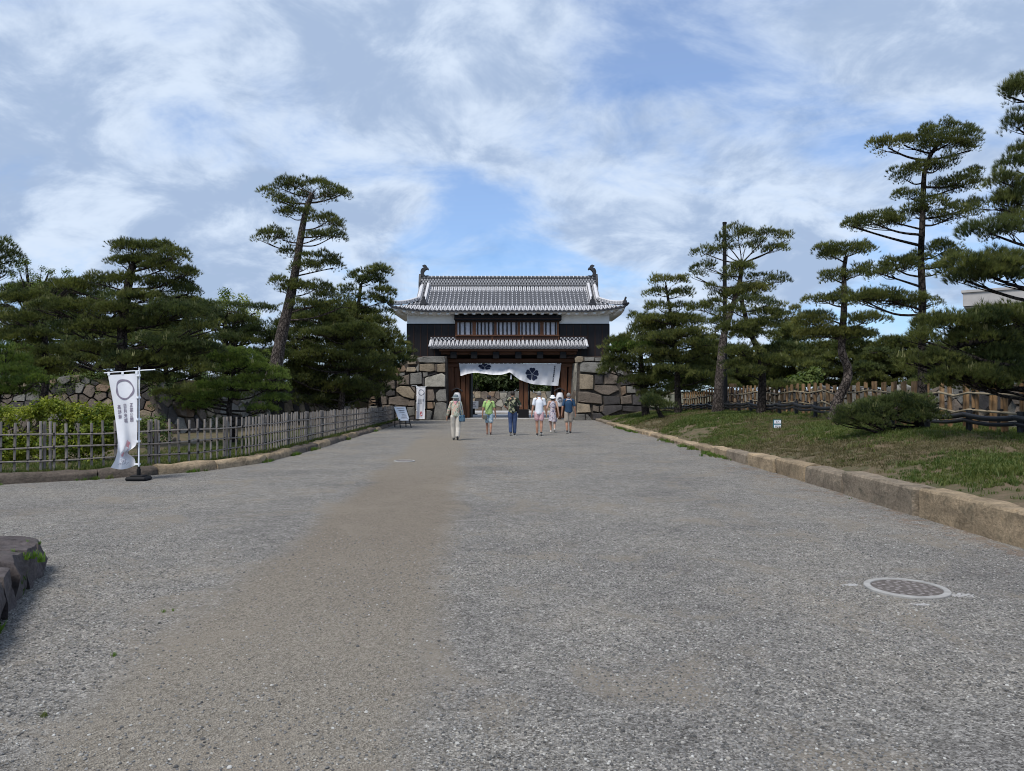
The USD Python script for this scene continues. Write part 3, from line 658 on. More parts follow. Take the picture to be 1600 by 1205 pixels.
# ================================================================ the castle gate
GX = -0.24                     # the gate's middle
gate = thing('castle_gate', 'two-storey castle gate with white-striped tiled roof, dark boards and open doorway', 'gate')
YW, YE, HW, HE = 46.0, 45.1, 6.32, 7.22     # wall face, eave line, half widths of the wall and of the eaves
YB = 51.0
def gx(u, D=YW): return X(u, D)
def gbox(name, u0, u1, v0, v1, y0, y1, m, ch=0.015, D=None, label=None):
    D = D or y0
    return part(gate, name, boxm(X(u0, D), X(u1, D), y0, y1, Z(v1, D), Z(v0, D), ch), m, label=label)

# ---- upper storey: boarded walls with battens, plaster band
zb0, zb1, zp1 = Z(557, YW), Z(506, YW), 6.56
part(gate, 'upper_storey', boxm(GX - HW + 0.03, GX + HW - 0.03, YW + 0.04, YB, zb0, zp1), M['void'])
for side in (-1, 1):
    e0, e1 = (GX - HW, X(711, YW)) if side < 0 else (X(874, YW), GX + HW)
    part(gate, 'plaster_wall', boxm(e0, e1, YW - 0.03, YW + 0.02, zb1, zp1, 0.004), M['plaster'])
    nb = 7
    for k in range(nb):
        a, b = e0 + (e1 - e0) * k / nb, e0 + (e1 - e0) * (k + 1) / nb
        part(gate, 'wall_board', boxm(a + 0.006, b - 0.006, YW - 0.045 + 0.008 * (k % 2), YW + 0.02, zb0, zb1 - 0.05, 0.006), M['board'])
        part(gate, 'batten', boxm(b - 0.02, b + 0.02, YW - 0.066, YW - 0.046, zb0 + 0.02, zb1 - 0.06), M['wood_d'])
    part(gate, 'wall_cap', boxm(e0 - 0.02, e1 + 0.0, YW - 0.09, YW + 0.02, zb1 - 0.05, zb1 - 0.002, 0.01), M['black'])
    part(gate, 'sill_beam', boxm(e0 - 0.01, e1, YW - 0.08, YW + 0.02, zb0 - 0.12, zb0 + 0.015, 0.01), M['wood_d'])
    # side walls of the upper storey
    sx = GX + side * HW
    part(gate, 'plaster_wall', boxm(min(sx, sx - side * 0.02), max(sx, sx - side * 0.02), YW + 0.03, YB, zb1, zp1), M['plaster'])
    part(gate, 'side_boards', boxm(min(sx + side * .03, sx - side * 0.02), max(sx + side * .03, sx - side * 0.02), YW + 0.03, YB, zb0, zb1 - 0.01), M['board'])

# ---- roof
ZE, RISE, RUN = 6.66, 2.02, 3.40
def roof_z(d, up):
    t = np.clip(np.asarray(d, float) / RUN, 0, 1)
    return ZE + RISE * (0.78 * t + 0.22 * t * t) + up * (1 - np.clip(np.asarray(d, float) / 2.2, 0, 1)) ** 2
def upsweep(s): return 0.30 * np.clip((np.abs(s) - 4.2) / 3.0, 0, 1) ** 2.2
YR = YE + RUN
GABLE = 5.62                   # half length of the upper, gabled roof
def fpt(x, d, h=0.0):          # front slope point, h above the tiles
    return np.array([GX + x, YE + d, float(roof_z(d, upsweep(x))) + h])
def spt(s, d, side, h=0.0):    # end slope; s along y from the ridge line
    return np.array([GX + side * (HE - d), YR + s, float(roof_z(d, upsweep(s * HE / RUN))) + h])
pan = MB()
courses = np.linspace(0, RUN, 15)
for k in range(14):            # stepped courses of flat tiles, front and back
    d0, d1 = courses[k], courses[k + 1]
    lim0, lim1 = (HE - d0, HE - d1) if d1 <= HE - GABLE + 0.01 else (GABLE, GABLE)
    xs0 = np.linspace(-lim0, lim0, 41); xs1 = np.linspace(-lim1, lim1, 41)
    for sgn in (1, -1):
        row = [fpt(x, d0, 0.035) for x in xs0] + [fpt(x, d1, 0.0) for x in xs1] + [fpt(x, d0, -0.02) for x in xs0]
        row = np.array(row)
        if sgn < 0: row[:, 1] = 2 * YR - row[:, 1]
        f = []
        for i in range(40):
            a = [i, i + 1, 42 + i, 41 + i]; b = [82 + i, 83 + i, 1 + i, i]
            f += [a, b] if sgn > 0 else [a[::-1], b[::-1]]
        pan.add(row, f)
    if d1 <= HE - GABLE + 0.2:
        for side in (-1, 1):
            l0, l1 = RUN - d0, RUN - d1
            s0, s1 = np.linspace(-l0, l0, 21), np.linspace(-l1, l1, 21)
            row = [spt(s, d0, side, 0.035) for s in s0] + [spt(s, d1, side, 0.0) for s in s1]
            f = [[i, i + 1, 22 + i, 21 + i] for i in range(20)]
            pan.add(row, f if side > 0 else [q[::-1] for q in f])
part(gate, 'flat_tiles', pan, M['tile'], kind='stuff', label='courses of dark flat tiles between the white ribs')

def rib(pts, r, n=5):
    """Half-round tile row along the points."""
    pts = np.array(pts); t = np.gradient(pts, axis=0); t /= np.linalg.norm(t, axis=1, keepdims=True)
    V = []
    for i, p in enumerate(pts):
        sd = np.cross(t[i], [0, 0, 1.0]); sd /= np.linalg.norm(sd); up = np.cross(sd, t[i])
        rr = r[i] if np.ndim(r) else r
        for a in np.linspace(0, PI, n):
            V.append(p + rr * (math.cos(a) * sd + math.sin(a) * up))
    F = []
    for i in range(len(pts) - 1):
        for k in range(n - 1):
            a = i * n + k; F.append([a, a + 1, a + n + 1, a + n])
    mb = MB().add(V, F)
    mb.add(V[:n], [[0, k + 1, k] for k in range(1, n - 1)])
    return mb
def tile_row(point, d0, d1, bottom=True, top=True, r=0.060):
    """Dark half-round tiles with white plaster joints; the plaster is a sub-part."""
    ds = np.arange(d0, d1 + 0.001, 0.245)
    if len(ds) < 2: ds = np.array([d0, d1])
    pts, rr = [], []
    for k in range(len(ds) - 1):
        pts += [point(ds[k]), point(ds[k + 1] - 0.004)]; rr += [r + 0.004, r - 0.004]
    row = part(gate, 'tile_row', rib(pts, rr), M['tile'], smooth=40)
    w = MB()
    lo, hi = d0 + (0.66 if bottom else 0), d1 - (0.50 if top else 0)
    if hi - lo > 0.3:
        m = rib([point(t, 0.012) for t in np.linspace(lo, hi, 8)], r * 0.80); w.add(*m.done())
    def ladder(a, b, wide):
        up = np.linspace(a, b, 4)
        for s in (-1, 1):
            V = []
            for t, wd in zip(up, np.linspace(wide[0], wide[1], 4)):
                p = point(t, 0.03); q = point(t + 0.01, 0.03); tt = q - p; tt /= np.linalg.norm(tt); sd = np.cross(tt, [0, 0, 1.0]); sd /= np.linalg.norm(sd)
                c = p + sd * s * wd
                V += [c - sd * 0.026 + [0, 0, 0.02], c + sd * 0.026 + [0, 0, 0.02], c + sd * 0.026 - [0, 0, 0.05], c - sd * 0.026 - [0, 0, 0.05]]
            F = []
            for i in range(3):
                for k in range(4):
                    A = i * 4 + k; B = i * 4 + (k + 1) % 4; F.append([A, B, B + 4, A + 4])
            F.append([3, 2, 1, 0]); w.add(V, F)
        for t in np.arange(a + 0.04, b, 0.225):
            m = rib([point(t, 0.006), point(t + 0.055, 0.006)], r + 0.008, 6); w.add(*m.done())
    if bottom: ladder(d0 + 0.03, min(d0 + 0.70, d1), (0.092, 0.062))
    if top: ladder(max(d1 - 0.52, d0), d1, (0.062, 0.076))
    part(row, 'plaster_joint', w, M['shikkui'], smooth=40)
pitch = 2 * HE / 54
for k in range(55):
    x = -HE + 0.06 + (2 * HE - 0.12) * k / 54
    full = abs(x) < GABLE - 0.42
    dm = RUN - 0.10 if full else max(0.25, min(HE - abs(x), HE - GABLE + 0.35) - 0.06)
    def pt(d, h=0.0, x=x): return fpt(x, d - 0.02, h + 0.02)
    tile_row(pt, 0.0, dm, True, full)
back_rows = MB()
for k in range(28):
    x = -GABLE + 0.3 + (2 * GABLE - 0.6) * k / 27
    m = rib([fpt(x, d, 0.02) for d in np.linspace(0, RUN - 0.1, 6)], 0.075).done()
    m[0][:, 1] = 2 * YR - m[0][:, 1]; back_rows.add(m[0], m[1][:, ::-1])
for side in (-1, 1):
    for k in range(15):
        s = -RUN + 0.2 + (2 * RUN - 0.4) * k / 14
        dm = min(RUN - abs(s), HE - GABLE + 0.3)
        if dm > 0.15: back_rows.add(*rib([spt(s, d, side, 0.02) for d in np.linspace(0, dm, 4)], 0.072).done())
part(gate, 'rear_tile_rows', back_rows, M['shikkui'], kind='stuff')
# underside: plastered boards and rafters with a scalloped edge
mb = MB()
for y0, s in ((YE + 0.10, 1),):
    xs = np.linspace(-HE + 0.08, HE - 0.08, 25)
    a = [[GX + x, YE + 0.10, ZE - 0.10 + upsweep(x) * 0.9] for x in xs]; b = [[GX + x * HW / HE, YW + 0.02, 6.52] for x in xs]; c = [[GX + x, YE + 0.06, ZE - 0.005 + upsweep(x)] for x in xs]
    mb.add(a + b, [[i + 1, i, 25 + i, 26 + i] for i in range(24)]); mb.add(c + a, [[i + 1, i, 25 + i, 26 + i] for i in range(24)])
    for side in (-1, 1):
        ss = np.linspace(-RUN + 0.08, RUN - 0.08, 13)
        a = [[GX + side * (HE - 0.10), YR + s_, ZE - 0.10 + upsweep(s_ * HE / RUN) * .9] for s_ in ss]; b = [[GX + side * HW, YR + s_ * 2.5 / RUN, 6.52] for s_ in ss]
        mb.add(a + b, [[i, i + 1, 14 + i, 13 + i] if side < 0 else [i + 1, i, 13 + i, 14 + i] for i in range(12)])
part(gate, 'eave_soffit', mb, M['plaster'])
nr = 27
for k in range(nr):
    x = -HE + 0.30 + (2 * HE - 0.60) * k / (nr - 1)
    m = rib([[GX + x, YE + 0.09, -(ZE - 0.085 + upsweep(x) * 0.9)], [GX + x * 0.96, YW - 0.02, -6.56]], [0.115, 0.10], 7).done()
    v = m[0] * np.array([1, 1, -1.0])
    v[:, 2] = np.maximum(v[:, 2], v[:, 2])
    part(gate, 'rafter', (v, m[1][:, ::-1]), M['plaster'], smooth=40)
discs = MB()
for k in range(55):            # round tile ends along the eave
    x = -HE + 0.06 + (2 * HE - 0.12) * k / 54
    p = fpt(x, 0, 0.015)
    discs.tube([p + [0, -0.055, 0.0], p + [0, 0.05, 0.0]], 0.088, 10)
for k in range(54):
    x = -HE + 0.06 + (2 * HE - 0.12) * (k + .5) / 54
    p = fpt(x, 0, -0.045); discs.box(p[0] - 0.075, p[0] + 0.075, p[1] - 0.03, p[1] + 0.03, p[2] - 0.025, p[2] + 0.03)
part(gate, 'eave_tile_ends', discs, M['dark_tile'], smooth=40, kind='stuff')

# ---- gables, ridge, descending and corner ridges
zR = ZE + RISE
for side in (-1, 1):
    d0 = HE - GABLE
    xg = GX + side * (GABLE - 0.28)
    V = [[xg, YE + d, float(roof_z(d, 0)) - 0.03] for d in np.linspace(d0, RUN, 10)] + [[xg, 2 * YR - YE - d, float(roof_z(d, 0)) - 0.03] for d in np.linspace(RUN, d0, 10)[1:]]
    part(gate, 'gable_wall', MB().add(V, [[0, i + 1, i] if side > 0 else [0, i, i + 1] for i in range(1, 18)]), M['plaster'])
def ladder_ridge(name, pts, w, h, mat_core, step=0.17, wide=0.035):
    """A built-up ridge of tiles following the points, with white joints across and along it."""
    pts = np.array(pts); t = np.gradient(pts, axis=0); t /= np.linalg.norm(t, axis=1, keepdims=True)
    L = np.concatenate([[0], np.cumsum(np.linalg.norm(np.diff(pts, axis=0), axis=1))])
    core, white = MB(), MB()
    def sect(s, ww, z0, z1):
        p = np.array([np.interp(s, L, pts[:, k]) for k in range(3)]); tt = np.array([np.interp(s, L, t[:, k]) for k in range(3)])
        sd = np.cross(tt, [0, 0, 1.0]); sd /= np.linalg.norm(sd) + 1e-9; up = np.cross(sd, tt)
        return [p - sd * ww + up * z0, p + sd * ww + up * z0, p + sd * ww + up * z1, p - sd * ww + up * z1]
    def prism(mb, s0, s1, ww, z0, z1, k=1):
        ss = np.linspace(s0, s1, k + 1); V = []
        for s in ss: V += sect(s, ww, z0, z1)
        F = []
        for i in range(k):
            for j in range(4):
                a, b = i * 4 + j, i * 4 + (j + 1) % 4; F.append([a, b, b + 4, a + 4])
        F += [[3, 2, 1, 0], [4 * k, 4 * k + 1, 4 * k + 2, 4 * k + 3]]
        mb.add(V, F)
    prism(core, 0, L[-1], w, -0.02, h, max(2, len(pts) - 1))
    q = rib([np.array([np.interp(s, L, pts[:, k]) for k in range(3)]) + [0, 0, h] for s in np.linspace(0, L[-1], 8)], w * 0.8); white.add(*q.done())
    for s in np.arange(0.04, L[-1] - 0.05, step):
        prism(white, s, s + wide * 2.2, w + 0.012, 0.02, h * 0.92)
    for zz in (0.10 * h, 0.52 * h):
        for k in range(1): prism(white, 0, L[-1], w + 0.018, zz, zz + 0.03, max(2, len(pts) - 1))
    r = part(gate, name, core, mat_core)
    part(r, 'plaster_joint', white, M['shikkui'])
    return r
rl = GABLE + 0.18
core = boxm(GX - rl, GX + rl, YR - 0.17, YR + 0.17, zR - 0.05, zR + 0.56, 0.01)
ridge = part(gate, 'main_ridge', core, M['dark_tile'])
w = MB()
nr = 62
for row, (zz, sh) in enumerate(((0.10, 0), (0.25, .5), (0.40, 0))):
    for k in range(nr):
        x = GX - rl + 0.12 + (2 * rl - 0.24) * (k + sh) / nr
        V = [[x + 0.062 * math.cos(a), YR - 0.195, zR + zz + 0.062 * math.sin(a)] for a in np.linspace(0, PI, 6)]
        V2 = [[a, b + 0.04, c] for a, b, c in V]
        w.add(V + V2, [[0, i + 1, i] for i in range(1, 5)] + [[i, i + 1, i + 7] for i in range(5)] + [[i, i + 7, i + 6] for i in range(5)])
for zz in (0.055, 0.215, 0.365): w.box(GX - rl, GX + rl, YR - 0.185, YR + 0.185, zR + zz - 0.012, zR + zz + 0.012)
part(ridge, 'white_tile_pattern', w, M['shikkui'], kind='stuff')
top = MB()
for k in range(46):
    x0 = GX - rl + (2 * rl) * k / 46; x1 = x0 + 2 * rl / 46
    top.tube([[x0, YR, zR + 0.57], [x1 - 0.02, YR, zR + 0.57]], [0.12, 0.105], 10)
part(ridge, 'cap_tiles', top, M['tile'], smooth=40, kind='stuff')
capw = MB()
for k in range(47):
    x0 = GX - rl + (2 * rl) * k / 46; capw.tube([[x0 - 0.03, YR, zR + 0.572], [x0 + 0.03, YR, zR + 0.572]], 0.128, 10)
capw.box(GX - rl, GX + rl, YR - 0.15, YR + 0.15, zR + 0.50, zR + 0.535)
part(ridge, 'cap_joints', capw, M['shikkui'], smooth=40, kind='stuff')

fish = np.array([(475, 228), (472, 200), (470, 160), (478, 132), (490, 118), (508, 116), (500, 98), (489, 90), (498, 84), (520, 75), (540, 84), (546, 96), (541, 106), (562, 112), (570, 128), (564, 142), (548, 133), (530, 145), (516, 162), (509, 180), (515, 200), (530, 212), (560, 208), (575, 214), (560, 228)], float)
for side in (-1, 1):
    d = np.c_[(fish[:, 0] - 505) * 0.0053, (225 - fish[:, 1]) * 0.0053]
    q = shapely.Polygon(d).buffer(0.006)
    m = trimesh.creation.extrude_polygon(q, 0.20, engine='earcut')
    v = np.array(m.vertices); f = np.array(m.faces)
    m2 = trimesh.creation.extrude_polygon(q.buffer(-0.025), 0.27, engine='earcut'); v2 = np.array(m2.vertices); v2[:, 2] -= 0.035
    ctr = GX + side * (GABLE - 0.02)
    mb = MB()
    for vv, ff in ((v, f), (v2, np.array(m2.faces))):
        vv = np.stack([vv[:, 0] * (-side), vv[:, 2] - 0.10, vv[:, 1]], -1) + [ctr, YR, zR + 0.62]
        mb.add(vv, ff if side > 0 else ff[:, ::-1])
    part(gate, 'roof_fish', mb, M['dark_tile'], label='dark fish-tailed ornament on the %s end of the ridge' % ('left' if side < 0 else 'right'))
    ex = GX + side * (rl + 0.02)
    part(gate, 'ridge_end_tile', hullm(np.array([[ex + sx * 0.07, YR + sy * wd, zR + z] for sx in (-1, 1) for sy in (-1, 1) for z, wd in ((-0.35, 0.36), (0.2, 0.32), (0.62, 0.16), (0.80, 0.05))])), M['dark_tile'])
    dt = HE - GABLE
    # ridge descending the front slope, and the verge outside it
    xk = side * (GABLE - 0.36); xv = side * (GABLE + 0.06)
    ladder_ridge('descending_ridge', [fpt(xk, d, 0.03) for d in np.linspace(RUN - 0.1, 0.95, 8)], 0.125, 0.20, M['dark_tile'])
    ladder_ridge('verge', [[GX + xv, YE + d, float(roof_z(d, 0)) + 0.02] for d in np.linspace(RUN - 0.05, dt - 0.15, 8)], 0.15, 0.12, M['tile'], step=0.24)
    vb = [[GX + xv, 2 * YR - YE - d, float(roof_z(d, 0)) + 0.02] for d in np.linspace(RUN - 0.05, dt - 0.15, 6)]
    ladder_ridge('verge', vb, 0.15, 0.12, M['tile'], step=0.24)
    # bargeboard under the verge
    bb = []
    for d in np.linspace(dt - 0.1, RUN, 8):
        for zz in (-0.02, -0.28): bb.append([GX + side * (GABLE + 0.10), YE + d, float(roof_z(d, 0)) + zz])
    part(gate, 'bargeboard', MB().add(bb, [[2 * i, 2 * i + 1, 2 * i + 3, 2 * i + 2] for i in range(7)]), M['plaster'])
    cr = []
    for t in np.linspace(0, 1, 8):
        dd = 1.55 * (1 - t) + 0.02
        cr.append([GX + side * (HE - dd), YE + dd, float(roof_z(dd, upsweep(HE - dd))) + 0.05 + 0.10 * t * t])
    ladder_ridge('corner_ridge', cr, 0.10, 0.17, M['tile'], step=0.22)
    cb = [[a, 2 * YR - b, c] for a, b, c in cr]
    ladder_ridge('corner_ridge', cb, 0.10, 0.17, M['tile'], step=0.22)
    # ogre tiles: a broad foot narrowing to a round head, with side curls
    def ogre(c, wd, ht, yaw=0.0):
        pts = [(-1.0, 0), (-0.95, .22), (-0.62, .30), (-.55, .62), (-.25, .80), (-.2, 1.0), (.2, 1.0), (.25, .80), (.55, .62), (.62, .30), (.95, .22), (1.0, 0)]
        m = trimesh.creation.extrude_polygon(shapely.Polygon([(a * wd / 2, b * ht) for a, b in pts]), 0.12, engine='earcut')
        v = np.array(m.vertices); v = np.stack([v[:, 0], -v[:, 2], v[:, 1]], -1)
        cc, ss = math.cos(yaw), math.sin(yaw); v[:, :2] = v[:, :2] @ np.array([[cc, ss], [-ss, cc]])
        mb = MB().add(v + c, np.array(m.faces))
        hd = np.array(c) + [0, -0.06, ht * 0.98]
        mb.tube([hd + [0, 0.10, 0.02], hd + [0, -0.10, 0.06]], 0.065, 8)
        return mb
    part(gate, 'ogre_tile', ogre(fpt(xk, 0.90, 0.0) + np.array([0, -0.02, 0.02]), 0.52, 0.46), M['dark_tile'])
    tip = np.array(cr[-1])
    part(gate, 'ogre_tile', ogre(tip + [0.0, -0.02, 0.0], 0.34, 0.30, -side * 0.5), M['dark_tile'])
    part(gate, 'corner_tile', MB().tube([tip + [-side * 0.12, 0.1, -0.10], tip + [side * 0.10, -0.05, -0.06], tip + [side * 0.2, -0.12, 0.05]], [0.10, 0.08, 0.055], 8), M['dark_tile'], smooth=40)

# ---- window of the upper storey
gbox('window_canopy', 709.5, 877.5, 492.5, 500.5, YW - 0.55, YW + 0.02, M['black'], 0.03, YW - 0.5)
gbox('canopy_edge', 711, 876, 497, 498.2, YW - 0.575, YW - 0.551, M['wood_d'], 0, YW - 0.57)
YQ = YW - 0.22
part(gate, 'window_recess', boxm(X(713, YQ), X(872, YQ), YQ + 0.10, YW + 0.02, Z(531, YQ), Z(500, YQ)), M['void'])
M['paper'] = plain('white_shutter', (0.46, 0.46, 0.50), 0.8)
edges = [712.5, 716.5, 738, 743.5, 772, 777.5, 808, 813.5, 843.5, 849, 867.5, 872.5]
def post(u0, u1, v0=503, v1=524, y=YQ, m='wood', nm='window_post', dep=0.12):
    part(gate, nm, boxm(X(u0, y), X(u1, y), y, y + dep, Z(v1, y), Z(v0, y), 0.008), M[m])
for a, b in ((711.5, 714.5), (738, 743.5), (772, 776), (808.5, 812.5), (844, 849.5), (870.5, 873.5)): post(a, b, m='wood')
for (a, b, n) in ((714.5, 738, 3), (743.5, 772, 5), (776, 808.5, 5), (812.5, 844, 5), (849.5, 870.5, 3)):
    part(gate, 'white_shutter', boxm(X(a, YQ), X(b, YQ), YQ + 0.07, YQ + 0.09, Z(524, YQ), Z(503, YQ)), M['paper'])
    for k in range(n):
        u = a + (b - a) * (k + 0.5) / n + (1.2 if k == n - 1 else 0)
        post(u - 1.15, u + 1.15, y=YQ + 0.01, m='board', nm='window_bar', dep=0.05)
part(gate, 'window_head', boxm(X(711.5, YQ), X(873.5, YQ), YQ - 0.02, YQ + 0.12, Z(503.5, YQ), Z(500.5, YQ), 0.01), M['wood_d'])
part(gate, 'window_sill', boxm(X(711, YQ), X(874, YQ), YQ - 0.04, YQ + 0.12, Z(525.5, YQ), Z(523, YQ), 0.01), M['wood_h'])
for a, b in ((713, 768.5), (769.5, 816.5), (817.5, 872)):
    part(gate, 'window_panel', boxm(X(a, YQ), X(b, YQ), YQ + 0.02, YQ + 0.08, Z(532.5, YQ), Z(526.2, YQ), 0.006), M['wood_d'])
for u in (712, 769, 817, 873): post(u - 0.9, u + 0.9, 525.5, 534, y=YQ + 0.0, m='wood', nm='panel_stile', dep=0.08)
part(gate, 'window_rail', boxm(X(711, YQ), X(874, YQ), YQ - 0.01, YQ + 0.12, Z(535.5, YQ), Z(532.8, YQ), 0.01), M['wood_d'])
for a, b in ((672, 711), (874.5, 917)):
    part(gate, 'wall_rail', boxm(X(a, YW - .12), X(b, YW - .12), YW - 0.14, YW - 0.07, Z(530, YW), Z(526, YW), 0.01), M['wood_d'])

# ---- pent roof over the doorway
YP, x0p, x1p = 45.0, X(671.5, 45.0), X(917.5, 45.0)
zp0, zp1_ = Z(543, YP) + 0.02, Z(531.5, YW - 0.1)
def ppt(x, d, h=0.0): return np.array([x, YP + d, zp0 + (zp1_ - zp0) * d / 0.95 + h])
m = MB()
for k in range(4):
    d0, d1 = 0.95 * k / 4, 0.95 * (k + 1) / 4
    a = [ppt(x, d0, 0.03) for x in (x0p, x1p)] + [ppt(x, d1, 0.0) for x in (x1p, x0p)]
    m.add(a, [[0, 1, 2, 3]]); m.add([ppt(x0p, d0, 0.03), ppt(x1p, d0, 0.03), ppt(x1p, d0, -0.01), ppt(x0p, d0, -0.01)], [[3, 2, 1, 0]])
m.add([ppt(x0p, 0, -0.06), ppt(x1p, 0, -0.06), ppt(x1p, 0.95, -0.06), ppt(x0p, 0.95, -0.06)], [[3, 2, 1, 0]])
pent = part(gate, 'pent_roof', m, M['tile'])
npent = 38
for k in range(npent):
    x = x0p + 0.10 + (x1p - x0p - 0.20) * k / (npent - 1)
    def pt(d, h=0.0, x=x): return ppt(x, d - 0.01, h + 0.015)
    row = part(gate, 'pent_tile_row', rib([pt(d) for d in np.linspace(0, 0.92, 5)], [0.075, 0.07, 0.075, 0.07, 0.07]), M['tile'], smooth=40)
    wj = MB()
    for s in (-1, 1):
        V = []
        for t in np.linspace(0.10, 0.92, 4):
            c = pt(t, 0.03) + [s * (0.080 - 0.045 * math.sin(t * 3.0)), 0, 0]
            V += [c + [-0.022, 0, .045], c + [0.022, 0, .045], c + [0.022, 0, -.05], c + [-0.022, 0, -.05]]
        F = []
        for i in range(3):
            for j in range(4):
                A, B = i * 4 + j, i * 4 + (j + 1) % 4; F.append([A, B, B + 4, A + 4])
        F.append([3, 2, 1, 0]); wj.add(V, F)
    for t in (0.40, 0.62): wj.add(*rib([pt(t, .006), pt(t + .06, .006)], 0.08, 6).done())
    part(row, 'plaster_joint', wj, M['shikkui'])
dm = MB()
for k in range(npent):
    x = x0p + 0.10 + (x1p - x0p - 0.20) * k / (npent - 1); p = ppt(x, 0, 0.01); dm.tube([p + [0, -0.05, 0], p + [0, 0.04, 0]], 0.085, 8)
dm.box(x0p, x1p, YP - 0.03, YP + 0.05, zp0 - 0.10, zp0 - 0.03)
part(gate, 'pent_tile_ends', dm, M['tile'], smooth=40, kind='stuff')
for a, b in ((672.5, 712), (875, 915.5)):
    ya = YW - 0.18
    rg = part(gate, 'pent_ridge', boxm(X(a, ya), X(b, ya), ya - 0.06, ya + 0.08, zp1_ - 0.02, zp1_ + 0.17, 0.01), M['dark_tile'])
    wj = MB()
    nn = 7
    for k in range(nn):
        for sh, zz in ((0, 0.13), (0.5, 0.04)):
            x = X(a, ya) + (X(b, ya) - X(a, ya)) * (k + 0.25 + sh) / nn
            wj.tube([[x, ya - 0.085, zp1_ + zz], [x, ya + 0.04, zp1_ + zz]], 0.048, 8)
    part(rg, 'white_tile_pattern', wj, M['shikkui'])
for s, xx_ in ((-1, x0p), (1, x1p)):
    part(gate, 'pent_verge', rib([ppt(xx_, d, 0.03) for d in np.linspace(-0.04, 0.95, 4)], 0.095), M['shikkui'], smooth=40)

# ---- beams over the doorway
part(gate, 'eave_beam', boxm(X(686, 45.15), X(903, 45.15), 45.15, 45.33, Z(548.8, 45.15), Z(545.2, 45.15), 0.015), M['wood_h'])
part(gate, 'eave_board', boxm(X(690, 45.4), X(900, 45.4), 45.36, 46.0, Z(549.0, 45.4) , Z(547.5, 45.4)), M['wood_d'])
part(gate, 'front_beam', boxm(X(689, 45.5), X(901, 45.5), 45.52, 45.80, Z(553.8, 45.5), Z(549.4, 45.5), 0.015), M['wood_h'])
for u in (708.5, 740.5, 775, 810, 844, 880):
    uu = u
    part(gate, 'beam_end', boxm(X(uu - 4.6, 45.3), X(uu + 4.6, 45.3), 45.28, 46.6, Z(559.5, 45.3), Z(549.8, 45.3), 0.03), M['wood_d'])
    part(gate, 'beam_cap', boxm(X(uu - 5.0, 45.2), X(uu + 5.0, 45.2), 45.20, 45.32, Z(560.2, 45.2), Z(549.2, 45.2), 0.03), M['black'])
part(gate, 'upper_floor', boxm(GX - 4.3, GX + 4.3, 46.05, YB, 3.92, 4.15), M['wood_d'])
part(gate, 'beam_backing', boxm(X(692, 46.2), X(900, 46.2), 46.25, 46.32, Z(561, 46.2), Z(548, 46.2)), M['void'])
YG = 46.15
part(gate, 'lintel', boxm(X(697.5, YG), X(897.5, YG), YG - 0.10, YG + 0.35, Z(566.6, YG), Z(560.4, YG), 0.025), M['wood_h'])
part(gate, 'head_beam', boxm(X(698, YG), X(896, YG), YG, YG + 0.30, Z(573.5, YG), Z(567.8, YG), 0.02), M['wood_h'])
def gpost(u0, u1, v0, v1, y, dep, m, nm, lean=0.0, ch=0.02):
    v, f = boxm(X(u0, y), X(u1, y), y, y + dep, max(Z(v1, y), 0.0), Z(v0, y), ch)
    v = np.array(v); v[:, 0] += lean * (3.4 - v[:, 2]) / 3.4
    part(gate, nm, (v, f), M[m])
# left jamb, from the stone wall inwards
gpost(697.5, 708.5, 573.5, 660, YG + 0.02, 0.30, 'wood', 'gate_post', 0.14)
gpost(709.5, 718.5, 573.5, 660, YG + 0.16, 0.06, 'wood', 'jamb_panel', 0.10)
gpost(719.5, 726.5, 573.5, 660, YG + 0.06, 0.24, 'wood', 'gate_post', 0.06)
gpost(727.6, 733.0, 578, 660, YG + 0.12, 0.40, 'wood', 'door_edge', 0.02)
gpost(733.0, 736.0, 578, 660, YG + 0.22, 2.2, 'void', 'open_door', 0.0, 0.0)
# middle post of two baulks with a black foot
gpost(811.0, 817.8, 573.5, 640, YG, 0.42, 'wood', 'gate_post')
gpost(818.8, 825.0, 573.5, 640, YG + 0.01, 0.42, 'wood', 'gate_post')
gpost(817.6, 819.0, 573.5, 640, YG + 0.06, 0.30, 'void', 'post_gap', 0, 0)
gpost(809.6, 826.4, 640, 660, YG - 0.03, 0.50, 'black', 'iron_foot')
gpost(826.0, 828.5, 578, 640, YG + 0.40, 1.6, 'void', 'open_door', 0, 0)
# right jamb
gpost(862.5, 866.0, 578, 660, YG + 0.30, 1.4, 'void', 'open_door', 0, 0)
gpost(866.0, 870.0, 573.5, 660, YG + 0.10, 0.36, 'wood', 'door_edge', -0.02)
gpost(870.8, 876.0, 573.5, 660, YG + 0.16, 0.08, 'wood', 'jamb_panel', -0.05)
gpost(876.5, 886.5, 573.5, 660, YG + 0.02, 0.30, 'wood', 'gate_post', -0.08)
gpost(887.2, 888.6, 573.5, 660, YG + 0.12, 0.06, 'void', 'post_gap', -0.10)
gpost(889.0, 896.5, 573.5, 660, YG + 0.04, 0.28, 'wood', 'gate_post', -0.14)
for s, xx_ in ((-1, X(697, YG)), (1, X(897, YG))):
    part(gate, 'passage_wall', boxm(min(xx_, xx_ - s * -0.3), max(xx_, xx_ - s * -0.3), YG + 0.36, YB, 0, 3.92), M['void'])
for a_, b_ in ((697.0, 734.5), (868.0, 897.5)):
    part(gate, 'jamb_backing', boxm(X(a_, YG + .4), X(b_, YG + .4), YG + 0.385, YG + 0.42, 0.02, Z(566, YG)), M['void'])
part(gate, 'threshold', boxm(X(699, YG), X(895, YG), YG - 0.25, YG + 0.5, -0.05, 0.07, 0.02), M['pave'])

